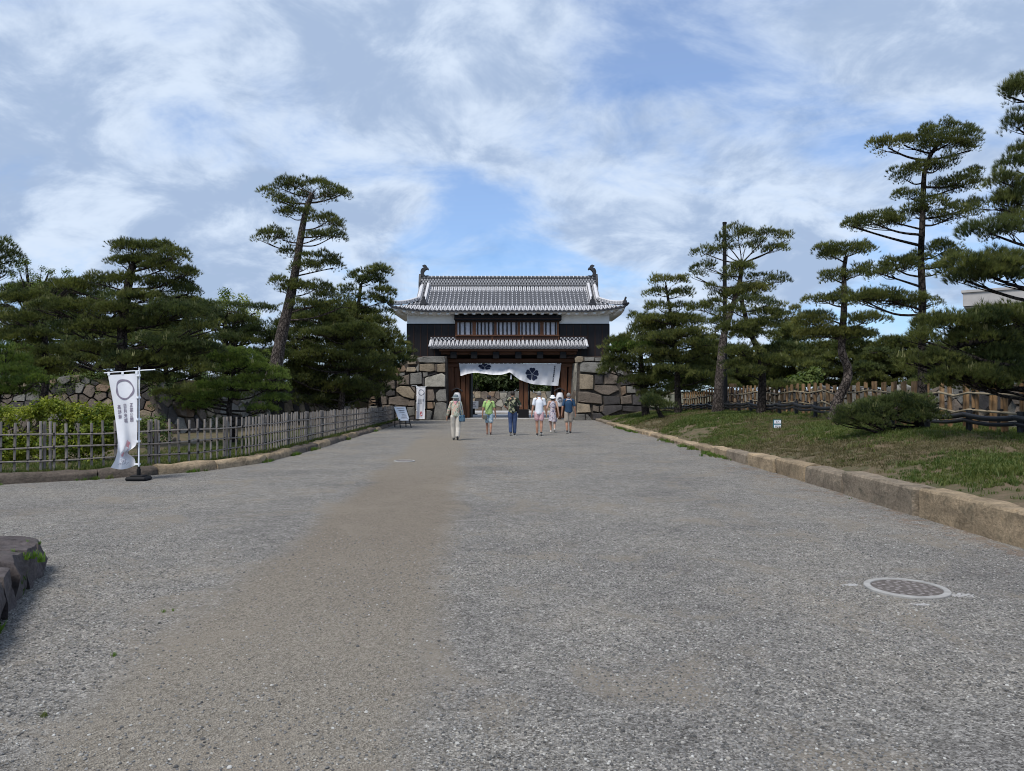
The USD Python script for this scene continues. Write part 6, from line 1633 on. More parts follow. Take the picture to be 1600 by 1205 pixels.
    for row, (y0, x0, x1, nn) in enumerate(((0.905, 0.30, 0.66, 9), (0.945, 0.24, 0.70, 12))):
        for i in range(nn):
            a = np.array([x0 + (x1 - x0) * (i + r.uniform(0, .4)) / nn, y0 + r.uniform(-.010, .010)]) * [W, H]; b = a + np.array([r.uniform(-.5, 1.0), r.uniform(-.6, .9)]) * W * 0.055
            d = b - a; d /= np.linalg.norm(d) + 1e-9; nl = np.array([-d[1], d[0]]) * W * 0.011
            sc.add([on(*(a + nl)), on(*(b + nl)), on(*(b - nl)), on(*(a - nl))], [[0, 1, 2, 3]])
    part(T, 'lettering', sc, M['ink_grey' if mirror else 'ink'])
    if base:
        part(T, 'base', MB().box(px - 0.19, px + 0.19, D - 0.14, D + 0.14, 0.0, 0.075, 0.025).box(px - 0.12, px + 0.12, D - 0.09, D + 0.09, 0.07, 0.10, 0.012), M['black'])
        part(T, 'socket', tube([[px, D, 0.10], [px, D, 0.21], [px, D, 0.215], [px, D, 0.26]], [0.035, 0.035, 0.024, 0.024], 10), M['black'], smooth=40)
    else:
        part(T, 'base', MB().box(px - 0.17, px + 0.17, D - 0.17, D + 0.17, 0.0, 0.08, 0.02), M['black'])
    return T
banner('banner', 'tall white banner on a pole by the left kerb, its printing seen reversed', 13.55, 217.5, 579.5, 168.5, ([0, .3, .55, .72, .82, .92, 1.0], [168.5, 177.0, 182.0, 184.6, 184.2, 180.5, 173.5]), 726.5, 1.0, True)
banner('banner', 'smaller white banner standing against the left gate wall', 43.6, 650.6, 603.5, 664.8, ([0, .5, 1.0], [664.6, 664.3, 663.6]), 653.5, 0.0, False, base=False)

Da = 34.4
ab = thing('easel_sign', 'white information board on a black easel at the end of the bamboo fence', 'sign')
def ap(u, v, dy=0.0): return P(u, v, Da + dy)
tl, tr, brr, bl_ = ap(615.6, 635.8, .18), ap(633.6, 635.8, .25), ap(640.4, 657.2, -.05), ap(623.6, 657.2, -.12)
nrm = np.cross(tr - tl, bl_ - tl); nrm /= np.linalg.norm(nrm)
if nrm[1] > 0: nrm = -nrm
q = [tl, tr, brr, bl_]
part(ab, 'panel', MB().add(np.array(q + [a - nrm * 0.03 for a in q]), [[0, 3, 2, 1], [4, 5, 6, 7], [0, 1, 5, 4], [1, 2, 6, 5], [2, 3, 7, 6], [3, 0, 4, 7]]), M['white'])
def ob(a, b): return tl + (tr - tl) * a + (bl_ - tl) * b + nrm * 0.004
lt = MB()
for (a0, a1, b, h) in ((.18, .78, .12, .035), (.28, .8, .24, .05), (.3, .75, .38, .018), (.3, .74, .43, .018), (.42, .76, .55, .03), (.40, .82, .65, .035), (.3, .8, .74, .018), (.3, .78, .79, .018), (.25, .85, .87, .018)):
    r = np.random.default_rng(int(b * 100)); a = a0
    while a < a1:
        w_ = r.uniform(.03, .10); lt.add([ob(a, b), ob(min(a + w_, a1), b), ob(min(a + w_, a1), b + h), ob(a, b + h)], [[0, 1, 2, 3], [3, 2, 1, 0]]); a += w_ + .018
part(ab, 'lettering', lt, M['ink_grey'])
for nm_, a, b in (('leg', ap(624.5, 655, -.1), ap(625.8, 668.0, -.16)), ('leg', ap(639, 655, -.04), ap(642.8, 667.6, -.10)), ('leg', ap(617.5, 638, .22), ap(617.0, 667.2, .55)), ('leg', ap(633, 638, .28), ap(634.5, 664.8, .60))):
    b = np.array(b); b[2] = 0.0
    part(ab, nm_, tube([a, b], 0.024, 6), M['black'], smooth=40)
part(ab, 'stretcher', tube([ap(625, 661.8, -.12), ap(641, 661.8, -.06)], 0.018, 6), M['black'], smooth=40)
part(ab, 'frame_rail', tube([ap(623.6, 657.8, -.11), ap(640.6, 657.8, -.05)], 0.02, 6), M['black'], smooth=40)
part(ab, 'frame_rail', tube([tr + [0.02, 0, 0], brr + [0.02, 0, 0]], 0.018, 6), M['black'], smooth=40)

M['teal'] = plain('teal_paint', (0.035, 0.135, 0.16), 0.5)
Ds = 20.3
gs_ = thing('lawn_sign', 'small teal sign with two white plates stuck in the grass bank', 'sign')
zg = bz(1213, Ds)
part(gs_, 'stake', boxm(X(1213.4, Ds), X(1215.4, Ds), Ds + 0.02, Ds + 0.045, zg - 0.1, Z(666, Ds)), M['bamboo_p'])
part(gs_, 'board', boxm(X(1208.0, Ds), X(1220.6, Ds), Ds, Ds + 0.018, Z(671.8, Ds), Z(656.0, Ds), 0.004), M['teal'])
for v0, v1, tx in ((656.8, 661.8, '立入'), (664.0, 669.2, '禁立入')):
    pl = part(gs_, 'plate', boxm(X(1209.2, Ds), X(1219.9, Ds), Ds - 0.008, Ds - 0.001, Z(v1, Ds), Z(v0, Ds)), M['white'])
    wd = 0.048
    part(pl, 'lettering', strokes(tx, 0, 0, wd, 0.006, lambda a, b: [X(1210.6, Ds) + a + (0.02 if len(tx) == 2 else 0), Ds - 0.0105, Z(v0 + 0.9, Ds) - b], down=False), M['ink'])

wsn = thing('wooden_sign', 'small brown wooden board on a post behind the right fence', 'sign')
Dw = 31.0
part(wsn, 'board', boxm(X(1174, Dw), X(1187, Dw), Dw + 3.2, Dw + 3.24, Z(604.5, Dw), Z(598, Dw), 0.01), M['bamboo_y'])
part(wsn, 'post', boxm(X(1179, Dw), X(1182, Dw), Dw + 3.25, Dw + 3.32, 0.3, Z(600, Dw)), M['wood_d'])

Dp = 33.0
up = thing('utility_pole', 'slim black pole rising behind the tall pale-trunked pine', 'pole')
part(up, 'shaft', tube([[X(1133, Dp), Dp, 0.3], [X(1133, Dp), Dp, Z(349, Dp)]], [0.105, 0.085], 12), M['black'], smooth=40)
part(up, 'cap', tube([[X(1133, Dp), Dp, Z(349, Dp) - 0.02], [X(1133, Dp), Dp, Z(346.8, Dp)]], 0.10, 12), M['black'], smooth=40)

# ---- the pale building behind the trees at the right
Db = 78.0
bd = thing('building', 'pale concrete building with an overhanging top storey behind the right-hand pines', 'building')
# the corner nearest the left; the long front recedes to the left, coming nearer towards the right
c0 = np.array([X(1505.5, Db), Db]); t = np.array([0.80, -0.60]); nn_ = np.array([0.60, 0.80])
def slab(name, s0_, s1_, d0_, d1_, z0, z1, m):
    q = [c0 + t * a + nn_ * b for a, b in ((s0_, d0_), (s1_, d0_), (s1_, d1_), (s0_, d1_))]
    return part(bd, name, ([[*p, z0] for p in q] + [[*p, z1] for p in q], _BF), m)
zlo, zhi = Z(478.5, Db), Z(457.5, Db)
slab('top_storey', 0, 26, 0, 16, zlo, zhi, M['concrete'])
slab('parapet', -0.15, 26.1, -0.15, 16.1, zhi, zhi + 0.25, M['concrete'])
slab('soffit', 0.1, 26, 0.1, 16, zlo - 0.25, zlo - 0.02, M['st_grey'])
slab('wall', 4.5, 26, 2.5, 14, 1.0, zlo - 0.25, M['concrete'])
for k in range(6): slab('window', 5.5 + k * 3.3, 7.9 + k * 3.3, 2.40, 2.49, zlo - 2.4, zlo - 0.7, M['black'])
for k in range(7): slab('brace', 1.4 + k * 3.3, 1.52 + k * 3.3, 1.0, 1.12, zlo - 1.6, zlo - 0.25, M['pipe'])
slab('walkway', 0.6, 26, 0.4, 2.4, zlo - 1.9, zlo - 1.6, M['concrete'])

# ---- manholes
def manhole(label, u, v, dia, seed, patches):
    D = EYE * FPX / (v - HOR); x = X(u, D); r = dia / 2
    T = thing('manhole', label, 'manhole')
    z0 = float(road_z(np.array(x), np.array(D)))
    A = np.linspace(0, 2 * PI, 49)[:-1]
    V = []
    for rr, z in ((r, -0.02), (r, 0.012), (r * 0.985, 0.016), (r * 0.84, 0.016), (r * 0.83, 0.004)): V += [[x + rr * math.cos(a), D + rr * math.sin(a), z0 + z] for a in A]
    part(T, 'rim', MB().add(V, [[k * 48 + i, k * 48 + (i + 1) % 48, (k + 1) * 48 + (i + 1) % 48, (k + 1) * 48 + i] for k in range(4) for i in range(48)]), M['pale_rim'], smooth=40)
    part(T, 'cover', MB().add([[x + r * 0.825 * math.cos(a), D + r * 0.825 * math.sin(a), z0 + 0.010] for a in A] + [[x, D, z0 + 0.010]], [[48, i, (i + 1) % 48] for i in range(48)]), M['cover'])
    mb = MB()
    q = np.random.default_rng(seed)
    for k in range(46):
        a = k * 2.399; rr = r * 0.76 * math.sqrt((k + .5) / 46); c = np.array([x + rr * math.cos(a), D + rr * math.sin(a)]); h = 0.016
        mb.box(c[0] - h, c[0] + h, c[1] - h, c[1] + h, z0 + 0.008, z0 + 0.0135, 0.003)
    part(T, 'cover_studs', mb, M['stud'])
    return x, D
M['pale_rim'] = grained('pale_cement_rim', [(0.3, (0.22, 0.212, 0.198)), (0.7, (0.33, 0.32, 0.30))], 9, 0.9, 0.2)
M['cover'] = grained('brown_iron_cover', [(0.3, (0.070, 0.060, 0.054)), (0.7, (0.13, 0.112, 0.10))], 25, 0.85, 0.4)
M['stud'] = grained('worn_iron', [(0.3, (0.10, 0.085, 0.08)), (0.7, (0.26, 0.235, 0.22))], 20, 0.7, 0.2)
manhole('round manhole with pale rim and brown cover near the right kerb', 1414.5, 920.5, 0.635, 1, None)
manhole('far round manhole on the trodden track left of the walkers', 632, 721, 0.50, 2, None)
# whitish cement smears beside the near manhole
M['smear'] = grained('cement_smear', [(0.3, (0.22, 0.21, 0.20)), (0.7, (0.48, 0.47, 0.45))], 60, 0.95, 0.5)
for i, (u, v, rx, ry) in enumerate(((1497, 931, .11, .06), (1331, 914, .07, .03), (1440, 945, .06, .02))):
    D = EYE * FPX / (v - HOR); c = np.array([X(u, D), D]); r = np.random.default_rng(i)
    mb = MB()
    for k in range(60):
        o = c + r.normal(0, 0.5, 2) * [rx, ry]; h = r.uniform(.004, .012); z = float(road_z(o[0:1], o[1:2])[0])
        mb.box(o[0] - h, o[0] + h, o[1] - h * .8, o[1] + h * .8, z - .004, z + h * .5, h * .2)
    o = part('/World', 'cement_crumbs', mb, M['smear']); tag(stage.GetPrimAtPath(o), kind='stuff')

# ---- the low wall of slabs at the left
def slab_block(poly, z0, z1, seed, m):
    r = np.random.default_rng(seed)
    p = shapely.Polygon(poly).segmentize(0.06); ring = np.array(p.exterior.coords)[:-1]
    if not p.exterior.is_ccw: ring = ring[::-1]
    n_ = len(ring); c = ring.mean(0); V = []
    hs = np.linspace(z0, z1, 5) + np.array([0, r.uniform(-.01, .01), r.uniform(-.01, .01), 0, 0])
    for k, z in enumerate(list(hs) + [z1 + 0.012, z1 + 0.018]):
        sc = [1.0, 1.012, 1.006, 1.0, 0.985, 0.90, 0.45][k]
        q = c + (ring - c) * sc
        P3 = np.c_[q, np.full(n_, z)]
        d = (meshkit.fbm(P3 * 4.5 + seed, 3, seed) - 0.5) * 0.15 + (meshkit.noise(P3 * [3, 3, 30] + seed, seed) - 0.5) * 0.055
        dirn = (q - c) / (np.linalg.norm(q - c, axis=1, keepdims=True) + 1e-9)
        P3[:, :2] += dirn * d[:, None] * (1 if k < 5 else 0.3)
        if k >= 4: P3[:, 2] += (meshkit.fbm(P3 * [2.2, 6, 1] + seed * 2, 4, seed) - 0.5) * 0.085 + (np.floor(meshkit.noise(P3 * [1.5, 9, 1] + seed, seed + 3) * 4) - 1.5) * 0.010
        V.append(P3)
    V = np.vstack(V); L = 7
    F = [[k * n_ + i, k * n_ + (i + 1) % n_, (k + 1) * n_ + (i + 1) % n_, (k + 1) * n_ + i] for k in range(L - 1) for i in range(n_)]
    mb = MB().add(V, F); top = V[(L - 1) * n_:]; cc = top.mean(0)
    mb.add(np.vstack([top, cc]), [[n_, i, (i + 1) % n_] for i in range(n_)])
    return mb
M['st_slab'] = stone_mat('purple_grey_slab', (0.090, 0.076, 0.074), scale=5.0, lich=0.35)
sw = thing('slab_wall', 'low wall of dark purple-grey layered stone blocks at the left edge', 'wall')
def gp(u, D): return (X(u, D), D)
for i, (pl, z1) in enumerate((([(-4.32, 6.68), (-6.5, 7.1), (-6.5, 6.52), (-4.22, 6.47)], 0.27), ([(-4.16, 6.43), (-6.5, 6.48), (-6.5, 6.03), (-4.00, 6.0)], 0.30), ([(-4.02, 5.96), (-6.5, 5.98), (-6.5, 5.55), (-3.82, 5.58)], 0.31),
                               ([(-3.80, 5.54), (-6.5, 5.52), (-6.5, 5.17), (-3.63, 5.2)], 0.30), ([(-3.62, 5.16), (-6.0, 5.12), (-6.0, 4.3), (-3.28, 4.5)], 0.34), ([(-3.25, 4.44), (-6.0, 4.25), (-6.0, 2.9), (-3.0, 3.2)], 0.36))):
    pl = [(x + 0.06, y) for x, y in pl]
    part(sw, 'stone', slab_block(pl, -0.06, z1, 300 + i, M['st_slab']), M['st_slab'], smooth=40)
tuft = [(blade_tuft(400 + k, 26, 0.15, 0.007, 0.05), M['grass_b']) for k in range(2)] if 'grass_b' in M else None
M['grass_b'] = leaf_mat('bright_weed', (0.045, 0.095, 0.012), (0.11, 0.19, 0.025), 0.35, nscale=3)
tuft = [(blade_tuft(400 + k, 26, 0.15, 0.007, 0.05), M['grass_b']) for k in range(2)]
pos = []
for (x, y, z, n_, sx, sy) in ((-3.93, 5.88, 0.12, 14, .02, .04), (-3.98, 5.98, 0.26, 10, .07, .015), (-4.4, 6.0, 0.29, 9, .25, .015), (-4.5, 6.46, 0.26, 8, .22, .015), (-3.90, 5.72, 0.0, 6, .02, .04), (-3.40, 4.8, 0.0, 5, .02, .06), (-4.3, 5.56, .30, 6, .25, .015)):
    pos += [[x + rng.normal(0, sx), y + rng.normal(0, sy), z + rng.uniform(-.03, .03)] for _ in range(n_)]
pos = np.array(pos)
instancer('/World', 'moss_and_weeds', tuft, pos, quats(rng.random(len(pos)) * 6.28, rng.random(len(pos)) * .5, rng.random(len(pos)) * 6.28), rng.uniform(.25, .6, len(pos)), rng.integers(0, 2, len(pos)))
# weeds in the gravel and along both kerbs
pos = []
for (u, v) in ((265, 953), (68, 1118), (183, 1022), (1330, 780)):
    D = EYE * FPX / (v - HOR); pos += [[X(u, D) + rng.normal(0, .02), D + rng.normal(0, .02), 0.0] for _ in range(2)]
nsm = len(pos)
for _ in range(240):
    y = rng.choice([19.0, 24.5, 31.0, 33.5, 21.5]) + rng.normal(0, 0.55); pos.append([float(kerb_x(y)) - abs(rng.normal(0.02, 0.10)), y, 0.0])
for c in (1.3, 3.0, 4.9, 7.2, 9.0, 9.4, 11, 15.5, 21):
    for _ in range(12):
        q, _l = poly_at(KL, s0 + 1.4 + c - 1.0 + rng.normal(0, .16)); pos.append([q[0] + rng.uniform(0, .10), q[1] - rng.uniform(0, .10), 0.0])
pos = np.array(pos)
instancer('/World', 'weeds', [(blade_tuft(410, 22, 0.11, 0.006, 0.05), M['grass_b']), (blade_tuft(411, 20, 0.13, 0.006, 0.06), M['grass'])], pos, quats(rng.random(len(pos)) * 6.28, rng.random(len(pos)) * .3, rng.random(len(pos)) * 6.28), np.where(np.arange(len(pos)) < nsm, 0.30, 1.0) * rng.uniform(.45, 1.0, len(pos)), rng.integers(0, 2, len(pos)))

# ================================================================ people walking towards the gate, seen from behind
def ball(c, r, n=1):
    m = trimesh.creation.icosphere(n, 1.0); return np.array(m.vertices) * np.asarray(r) + np.asarray(c)
def hull_of(a): return manifold3d.Manifold.hull_points(np.asarray(a, np.float32))
def bones(chains):
    """chains: lists of (point, radius); every bone is the hull of the balls at its two ends."""
    out = None
    for ch in chains:
        for (a, ra), (b, rb) in zip(ch[:-1], ch[1:]):
            h = hull_of(np.vstack([ball(a, ra), ball(b, rb)]))
            out = h if out is None else out + h
    return out
def skin_of(man, edge=0.03, it=6):
    m = man.refine_to_length(edge).to_mesh()
    t = trimesh.Trimesh(m.vert_properties[:, :3], m.tri_verts, process=True)
    trimesh.smoothing.filter_taubin(t, lamb=0.5, nu=0.52, iterations=it)
    return t
def cloth_pattern(name, base, spots, scale, thr=0.5, col2=None):
    n = {'tc': ('geometry', {}), 'v': ('voronoi_texture', {'feature': 'f1', 'scale': scale}), 'nz': ('noise_texture', {'scale': scale * 0.9, 'detail': 3.0, 'distortion': 1.5}),
         'sc': ('separate_color', {'color_type': 'rgb'}), 'r': ('rgb_ramp', {'ramp': [(thr - 0.03, base), (thr + 0.03, spots)]}), 'r2': ('rgb_ramp', {'ramp': [(0.60, (0, 0, 0)), (0.64, (1, 1, 1))]}),
         'mx': ('mix_color', {'blend_type': 'mix', 'b': col2 or spots}), 'p': ('principled_bsdf', {'roughness': 0.9, 'specular_ior_level': 0.15})}
    L = [('tc.position', 'v.vector'), ('tc.position', 'nz.vector'), ('nz.fac', 'r.fac'), ('v.color', 'sc.color'), ('sc.r', 'r2.fac'), ('r.color', 'mx.a'), ('r2.color', 'mx.fac'), ('mx.result', 'p.base_color')]
    return mat(name, n, L)
M['skin'] = grained('tanned_skin', [(0.3, (0.30, 0.155, 0.10)), (0.7, (0.36, 0.20, 0.135))], 6, 0.6, 0.05)
M['skin_l'] = grained('fair_skin', [(0.3, (0.42, 0.25, 0.18)), (0.7, (0.48, 0.30, 0.22))], 6, 0.6, 0.05)
M['hair_grey'] = plain('grey_hair', (0.20, 0.19, 0.18), 0.7)
M['hair_dark'] = plain('dark_hair', (0.025, 0.018, 0.014), 0.6)
M['shoe_d'] = plain('dark_shoes', (0.02, 0.019, 0.02), 0.6)
M['shoe_b'] = plain('brown_shoes', (0.14, 0.075, 0.06), 0.6)
M['shoe_w'] = plain('pale_shoes', (0.45, 0.43, 0.40), 0.6)
M['sole'] = plain('pale_soles', (0.5, 0.49, 0.47), 0.7)
fab = lambda name, c0, c1, sc=8: grained(name, [(0.3, c0), (0.7, c1)], sc, 0.92, 0.25, bscale=14, dist=0.012)
M['f_floral'] = cloth_pattern('pale_floral_blouse', (0.46, 0.47, 0.38), (0.14, 0.17, 0.10), 17, 0.55, (0.50, 0.36, 0.28))
M['f_cream'] = fab('cream_trousers', (0.40, 0.36, 0.30), (0.54, 0.50, 0.44))
M['f_green'] = fab('light_green_shirt', (0.26, 0.40, 0.13), (0.35, 0.50, 0.19))
M['f_ltblue'] = cloth_pattern('pale_blue_shorts', (0.34, 0.44, 0.50), (0.16, 0.24, 0.33), 12, 0.52, (0.50, 0.55, 0.56))
M['f_darkfl'] = cloth_pattern('dark_leaf_shirt', (0.016, 0.018, 0.020), (0.050, 0.072, 0.038), 15, 0.54, (0.26, 0.26, 0.17))
M['f_jean'] = fab('blue_jeans', (0.028, 0.045, 0.10), (0.055, 0.085, 0.17))
M['f_white'] = fab('white_shirt', (0.60, 0.62, 0.66), (0.70, 0.72, 0.76))
M['f_pink'] = cloth_pattern('pink_check_shorts', (0.48, 0.24, 0.25), (0.60, 0.40, 0.41), 20, 0.5)
M['f_dress'] = cloth_pattern('patterned_dress', (0.50, 0.42, 0.43), (0.05, 0.06, 0.12), 19, 0.51, (0.42, 0.40, 0.44))
M['f_navy'] = fab('navy_shirt', (0.014, 0.040, 0.085), (0.024, 0.060, 0.115))
M['f_beige'] = fab('beige_shorts', (0.26, 0.22, 0.18), (0.36, 0.31, 0.26))
M['bag_teal'] = cloth_pattern('blue_patterned_bag', (0.028, 0.060, 0.10), (0.08, 0.14, 0.19), 22, 0.52)
M['bag_grey'] = fab('grey_green_bag', (0.075, 0.08, 0.065), (0.12, 0.12, 0.10))
M['strap'] = plain('dark_green_strap', (0.018, 0.035, 0.022), 0.8)
M['cap_blue'] = plain('navy_cap', (0.035, 0.04, 0.10), 0.8)
M['hat_grey'] = fab('grey_green_hat', (0.15, 0.17, 0.17), (0.25, 0.27, 0.26))
M['hat_dark'] = plain('blue_grey_band', (0.07, 0.11, 0.14), 0.85)
M['hat_white'] = fab('white_sun_hat', (0.62, 0.64, 0.68), (0.72, 0.74, 0.78))

def person(label, u, v_foot, v_head, build, walk, arms, outfit, skin='skin', hair='hair_dark', extras=None, female=False, turn=0.0):
    """walk: (left foot forward, right foot forward, lift of the rear heel); arms: hand positions (x, y, z) left and right, in fractions of the height."""
    D = EYE * FPX / (v_foot - HOR)
    Hh = (v_foot - v_head) * D / FPX
    x0, y0 = X(u, D), D
    T = thing('person', label, 'person')
    h = Hh
    ct, st_ = math.cos(turn), math.sin(turn)
    def W(p): p = np.asarray(p, float); return np.array([x0 + p[0] * ct - p[1] * st_, y0 + p[0] * st_ + p[1] * ct, p[2]])
    b = build
    sh, hp = (0.103 if not female else 0.095) * b, (0.052 if not female else 0.056) * b
    hip = lambda s: (s * hp * h, 0, 0.505 * h)
    def leg(s):
        fwd, lift = walk[0 if s < 0 else 1]
        knee = (s * hp * h * 0.95, fwd * 0.55 * h * 0.5 + 0.02 * h, 0.28 * h + 0.0 * lift)
        if fwd < 0: knee = (s * hp * h * .95, fwd * 0.28 * h + 0.035 * h, 0.275 * h)
        ank = (s * hp * h * 0.85, fwd * 0.55 * h, 0.047 * h + lift * h)
        return hip(s), knee, ank, fwd, lift
    shoulder = lambda s: (s * sh * h, -0.005 * h, 0.815 * h)
    def arm(s):
        hand = np.array(arms[0 if s < 0 else 1]) * h
        a = np.array(shoulder(s)); d = hand - a; L = 0.345 * h; dist = min(np.linalg.norm(d), L * 0.999); hand = a + d / np.linalg.norm(d) * dist
        up_, lo = 0.178 * h, 0.167 * h
        q = (up_ ** 2 - lo ** 2 + dist ** 2) / (2 * dist); hgt = math.sqrt(max(up_ ** 2 - q ** 2, 1e-6))
        dn = (hand - a) / np.linalg.norm(hand - a); bend = np.array([s * 0.6, -1.0, -0.1]); bend -= dn * (bend @ dn); bend /= np.linalg.norm(bend)
        return a, a + dn * q + bend * hgt, hand
    hc = np.array([0, 0.012 * h, 0.925 * h])
    # the body: one continuous surface
    ch = []
    rr = lambda k: k * h * (0.9 + 0.1 * b)
    for s in (-1, 1):
        a, k_, n_, fwd, lift = leg(s)
        ch.append([(W(a), rr(0.050)), (W(k_), rr(0.032)), (W((np.array(k_) * .62 + np.array(n_) * .38) + [0, -0.008 * h, 0]), rr(0.031)), (W(n_), rr(0.020))])
        toe = np.array(n_) + ([0, 0.085 * h, -0.028 * h] if lift < 0.02 else [0, 0.055 * h, -0.055 * h]); heel = np.array(n_) + ([0, -0.022 * h, -0.028 * h] if lift < 0.02 else [0, -0.035 * h, -0.012 * h])
        ch.append([(W(n_), rr(0.018)), (W(toe), rr(0.016))]); ch.append([(W(n_), rr(0.018)), (W(heel), rr(0.017))])
        a, e, hd = arm(s)
        ch.append([(W((0, 0, 0.80 * h)), rr(0.05)), (W(a), rr(0.031)), (W(e), rr(0.024)), (W(hd), rr(0.016))])
        d = (hd - e); d = d / np.linalg.norm(d); side = np.cross(d, [s * 1.0, 0.15, 0]); side /= np.linalg.norm(side)
        palm = hd + d * 0.035 * h
        ch.append([(W(hd), rr(0.014)), (W(palm + side * 0.010 * h), rr(0.010))]); ch.append([(W(hd), rr(0.014)), (W(palm - side * 0.010 * h), rr(0.010))])
        inw = np.cross(d, side) * 1.0
        if inw[0] * s > 0: inw = -inw
        for j, (o, fl) in enumerate(((-0.0150, 0.040), (-0.005, 0.046), (0.005, 0.044), (0.0150, 0.034))):
            f0 = palm + side * o * h; f1 = f0 + d * fl * h * 0.55 + inw * 0.006 * h; f2 = f1 + d * fl * h * 0.40 + inw * 0.016 * h
            ch.append([(W(f0), 0.0085), (W(f1), 0.0078), (W(f2), 0.0065)])
        t0 = hd + d * 0.012 * h + side * 0.013 * h; t1 = t0 + (side * 0.7 + d * 0.7 + inw * .3) * 0.022 * h; t2 = t1 + (d + inw * .5) * 0.018 * h
        ch.append([(W(t0), 0.010), (W(t1), 0.009), (W(t2), 0.0075)])
    torso = [((0, 0, 0.52 * h), (0.078 * b, 0.060)), ((0, -0.004 * h, 0.60 * h), (0.068 * b, 0.052)), ((0, 0, 0.72 * h), (0.080 * b, 0.058)), ((0, 0, 0.80 * h), (0.078 * b, 0.048))]
    man = bones(ch)
    def tor(levels, infl=0.0):
        o = None
        for (c1, r1), (c2, r2) in zip(levels[:-1], levels[1:]):
            pts = []
            for c, r in ((c1, r1), (c2, r2)):
                q = ball((0, 0, 0), ((r[0] + infl) * h, (r[1] + infl) * h, 0.035 * h)); pts.append(np.array([W(np.array(c) + p) for p in q]))
            m_ = hull_of(np.vstack(pts)); o = m_ if o is None else o + m_
        return o
    man = man + tor(torso)
    man = man + bones([[(W((0, -0.004 * h, 0.81 * h)), rr(0.036)), (W((0, 0.004 * h, 0.875 * h)), rr(0.031))]])
    head = hull_of(np.vstack([[W(hc + p) for p in ball((0, -0.006 * h, 0.014 * h), (0.045 * h, 0.052 * h, 0.060 * h), 2)], [W(hc + p) for p in ball((0, 0.018 * h, -0.034 * h), (0.030 * h, 0.030 * h, 0.030 * h), 1)]]))
    man = man + head
    man = man + hull_of(np.array([W(hc + p) for p in ((0, .062 * h, .004 * h), (-.008 * h, .045 * h, -.016 * h), (.008 * h, .045 * h, -.016 * h), (0, .066 * h, -.012 * h), (0, .045 * h, .018 * h))]))     # nose
    for s in (-1, 1):
        man = man + hull_of(np.array([W(hc + p) for p in ball((s * 0.046 * h, -0.002 * h, -0.002 * h), (0.008 * h, 0.012 * h, 0.018 * h))]))
    body = skin_of(man, 0.026, 4)
    part(T, 'body', body, M[skin], smooth=True)
    for s in (-1, 1):
        part(T, 'eye', (np.array([W(hc + p) for p in ball((s * 0.018 * h, 0.0445 * h, 0.006 * h), (0.0075 * h, 0.005 * h, 0.0045 * h))]), trimesh.creation.icosphere(1).faces), M['shoe_d'], smooth=True)
    part(T, 'mouth', (np.array([W(hc + p) for p in ball((0, 0.0475 * h, -0.034 * h), (0.014 * h, 0.004 * h, 0.0035 * h))]), trimesh.creation.icosphere(1).faces), M['ink_red'], smooth=True)
    # hair
    if hair:
        hp_ = ball((0, -0.010 * h, 0.018 * h), (0.050 * h, 0.055 * h, 0.060 * h), 2)
        hp_ = hp_[(hp_[:, 1] < 0.030 * h) & (hp_[:, 2] > (-0.040 * h if female else -0.030 * h))]
        pts = [W(hc + p) for p in hp_]
        if female: pts += [W(hc + p) for p in ((-0.03 * h, -0.05 * h, -0.06 * h), (0.03 * h, -0.05 * h, -0.06 * h), (0, -0.055 * h, -0.065 * h))]
        part(T, 'hair', skin_of(hull_of(np.array(pts)), 0.03, 2), M[hair], smooth=True)
    # shoes
    for s in (-1, 1):
        a, k_, n_, fwd, lift = leg(s); n_ = np.array(n_)
        if lift < 0.02: heel, toe = n_ + [0, -0.024 * h, -0.026 * h], n_ + [0, 0.095 * h, -0.030 * h]
        else: heel, toe = n_ + [0, -0.040 * h, -0.008 * h], n_ + [0, 0.050 * h, -0.060 * h]
        m_ = bones([[(W(n_ + [0, 0, -.006 * h]), 0.026 * h), (W(heel), 0.024 * h)], [(W(heel), 0.024 * h), (W(toe), 0.021 * h)], [(W(n_ + [0, 0, -.006 * h]), 0.026 * h), (W(toe), 0.021 * h)]])
        t = skin_of(m_, 0.03, 3); vv = t.vertices.copy(); vv[:, 2] = np.maximum(vv[:, 2], 0.004); t.vertices = vv
        sp_ = part(T, 'shoe', t, M[outfit['shoe']], smooth=True)
        if outfit.get('sole'):
            part(sp_, 'sole', hullm(np.array([W(p) + [dx, 0, dz] for p in (heel + [0, -.012 * h, -0.018 * h], toe + [0, .012 * h, -0.016 * h]) for dx in (-.024 * h, .024 * h) for dz in (-.006 * h, .006 * h)])), M[outfit['sole']])
    # clothes
    def sleeve_chain(s, frac, r0, r1):
        a, e, hd = arm(s)
        if frac <= 1: q = a + (e - a) * frac; return [(W(a + [-s * .02 * h, 0, .004 * h]), r0 * 1.05 * h), (W(a), r0 * h), (W(q), r1 * h)]
        q = e + (hd - e) * (frac - 1); return [(W(a + [-s * .02 * h, 0, .004 * h]), r0 * 1.05 * h), (W(a), r0 * h), (W(e), (r0 + r1) / 2 * h), (W(q), r1 * h)]
    def leg_chain(s, frac, r0, r1, top=0.0):
        a, k_, n_, fwd, lift = leg(s); a, k_, n_ = map(np.array, (a, k_, n_))
        if frac <= 1: return [(W(a + [0, 0, top]), r0 * h), (W(a + (k_ - a) * frac), r1 * h)]
        q = k_ + (n_ - k_) * (frac - 1); return [(W(a + [0, 0, top]), r0 * h), (W(k_), (r0 * .42 + r1 * .58) * h), (W(q), r1 * h)]
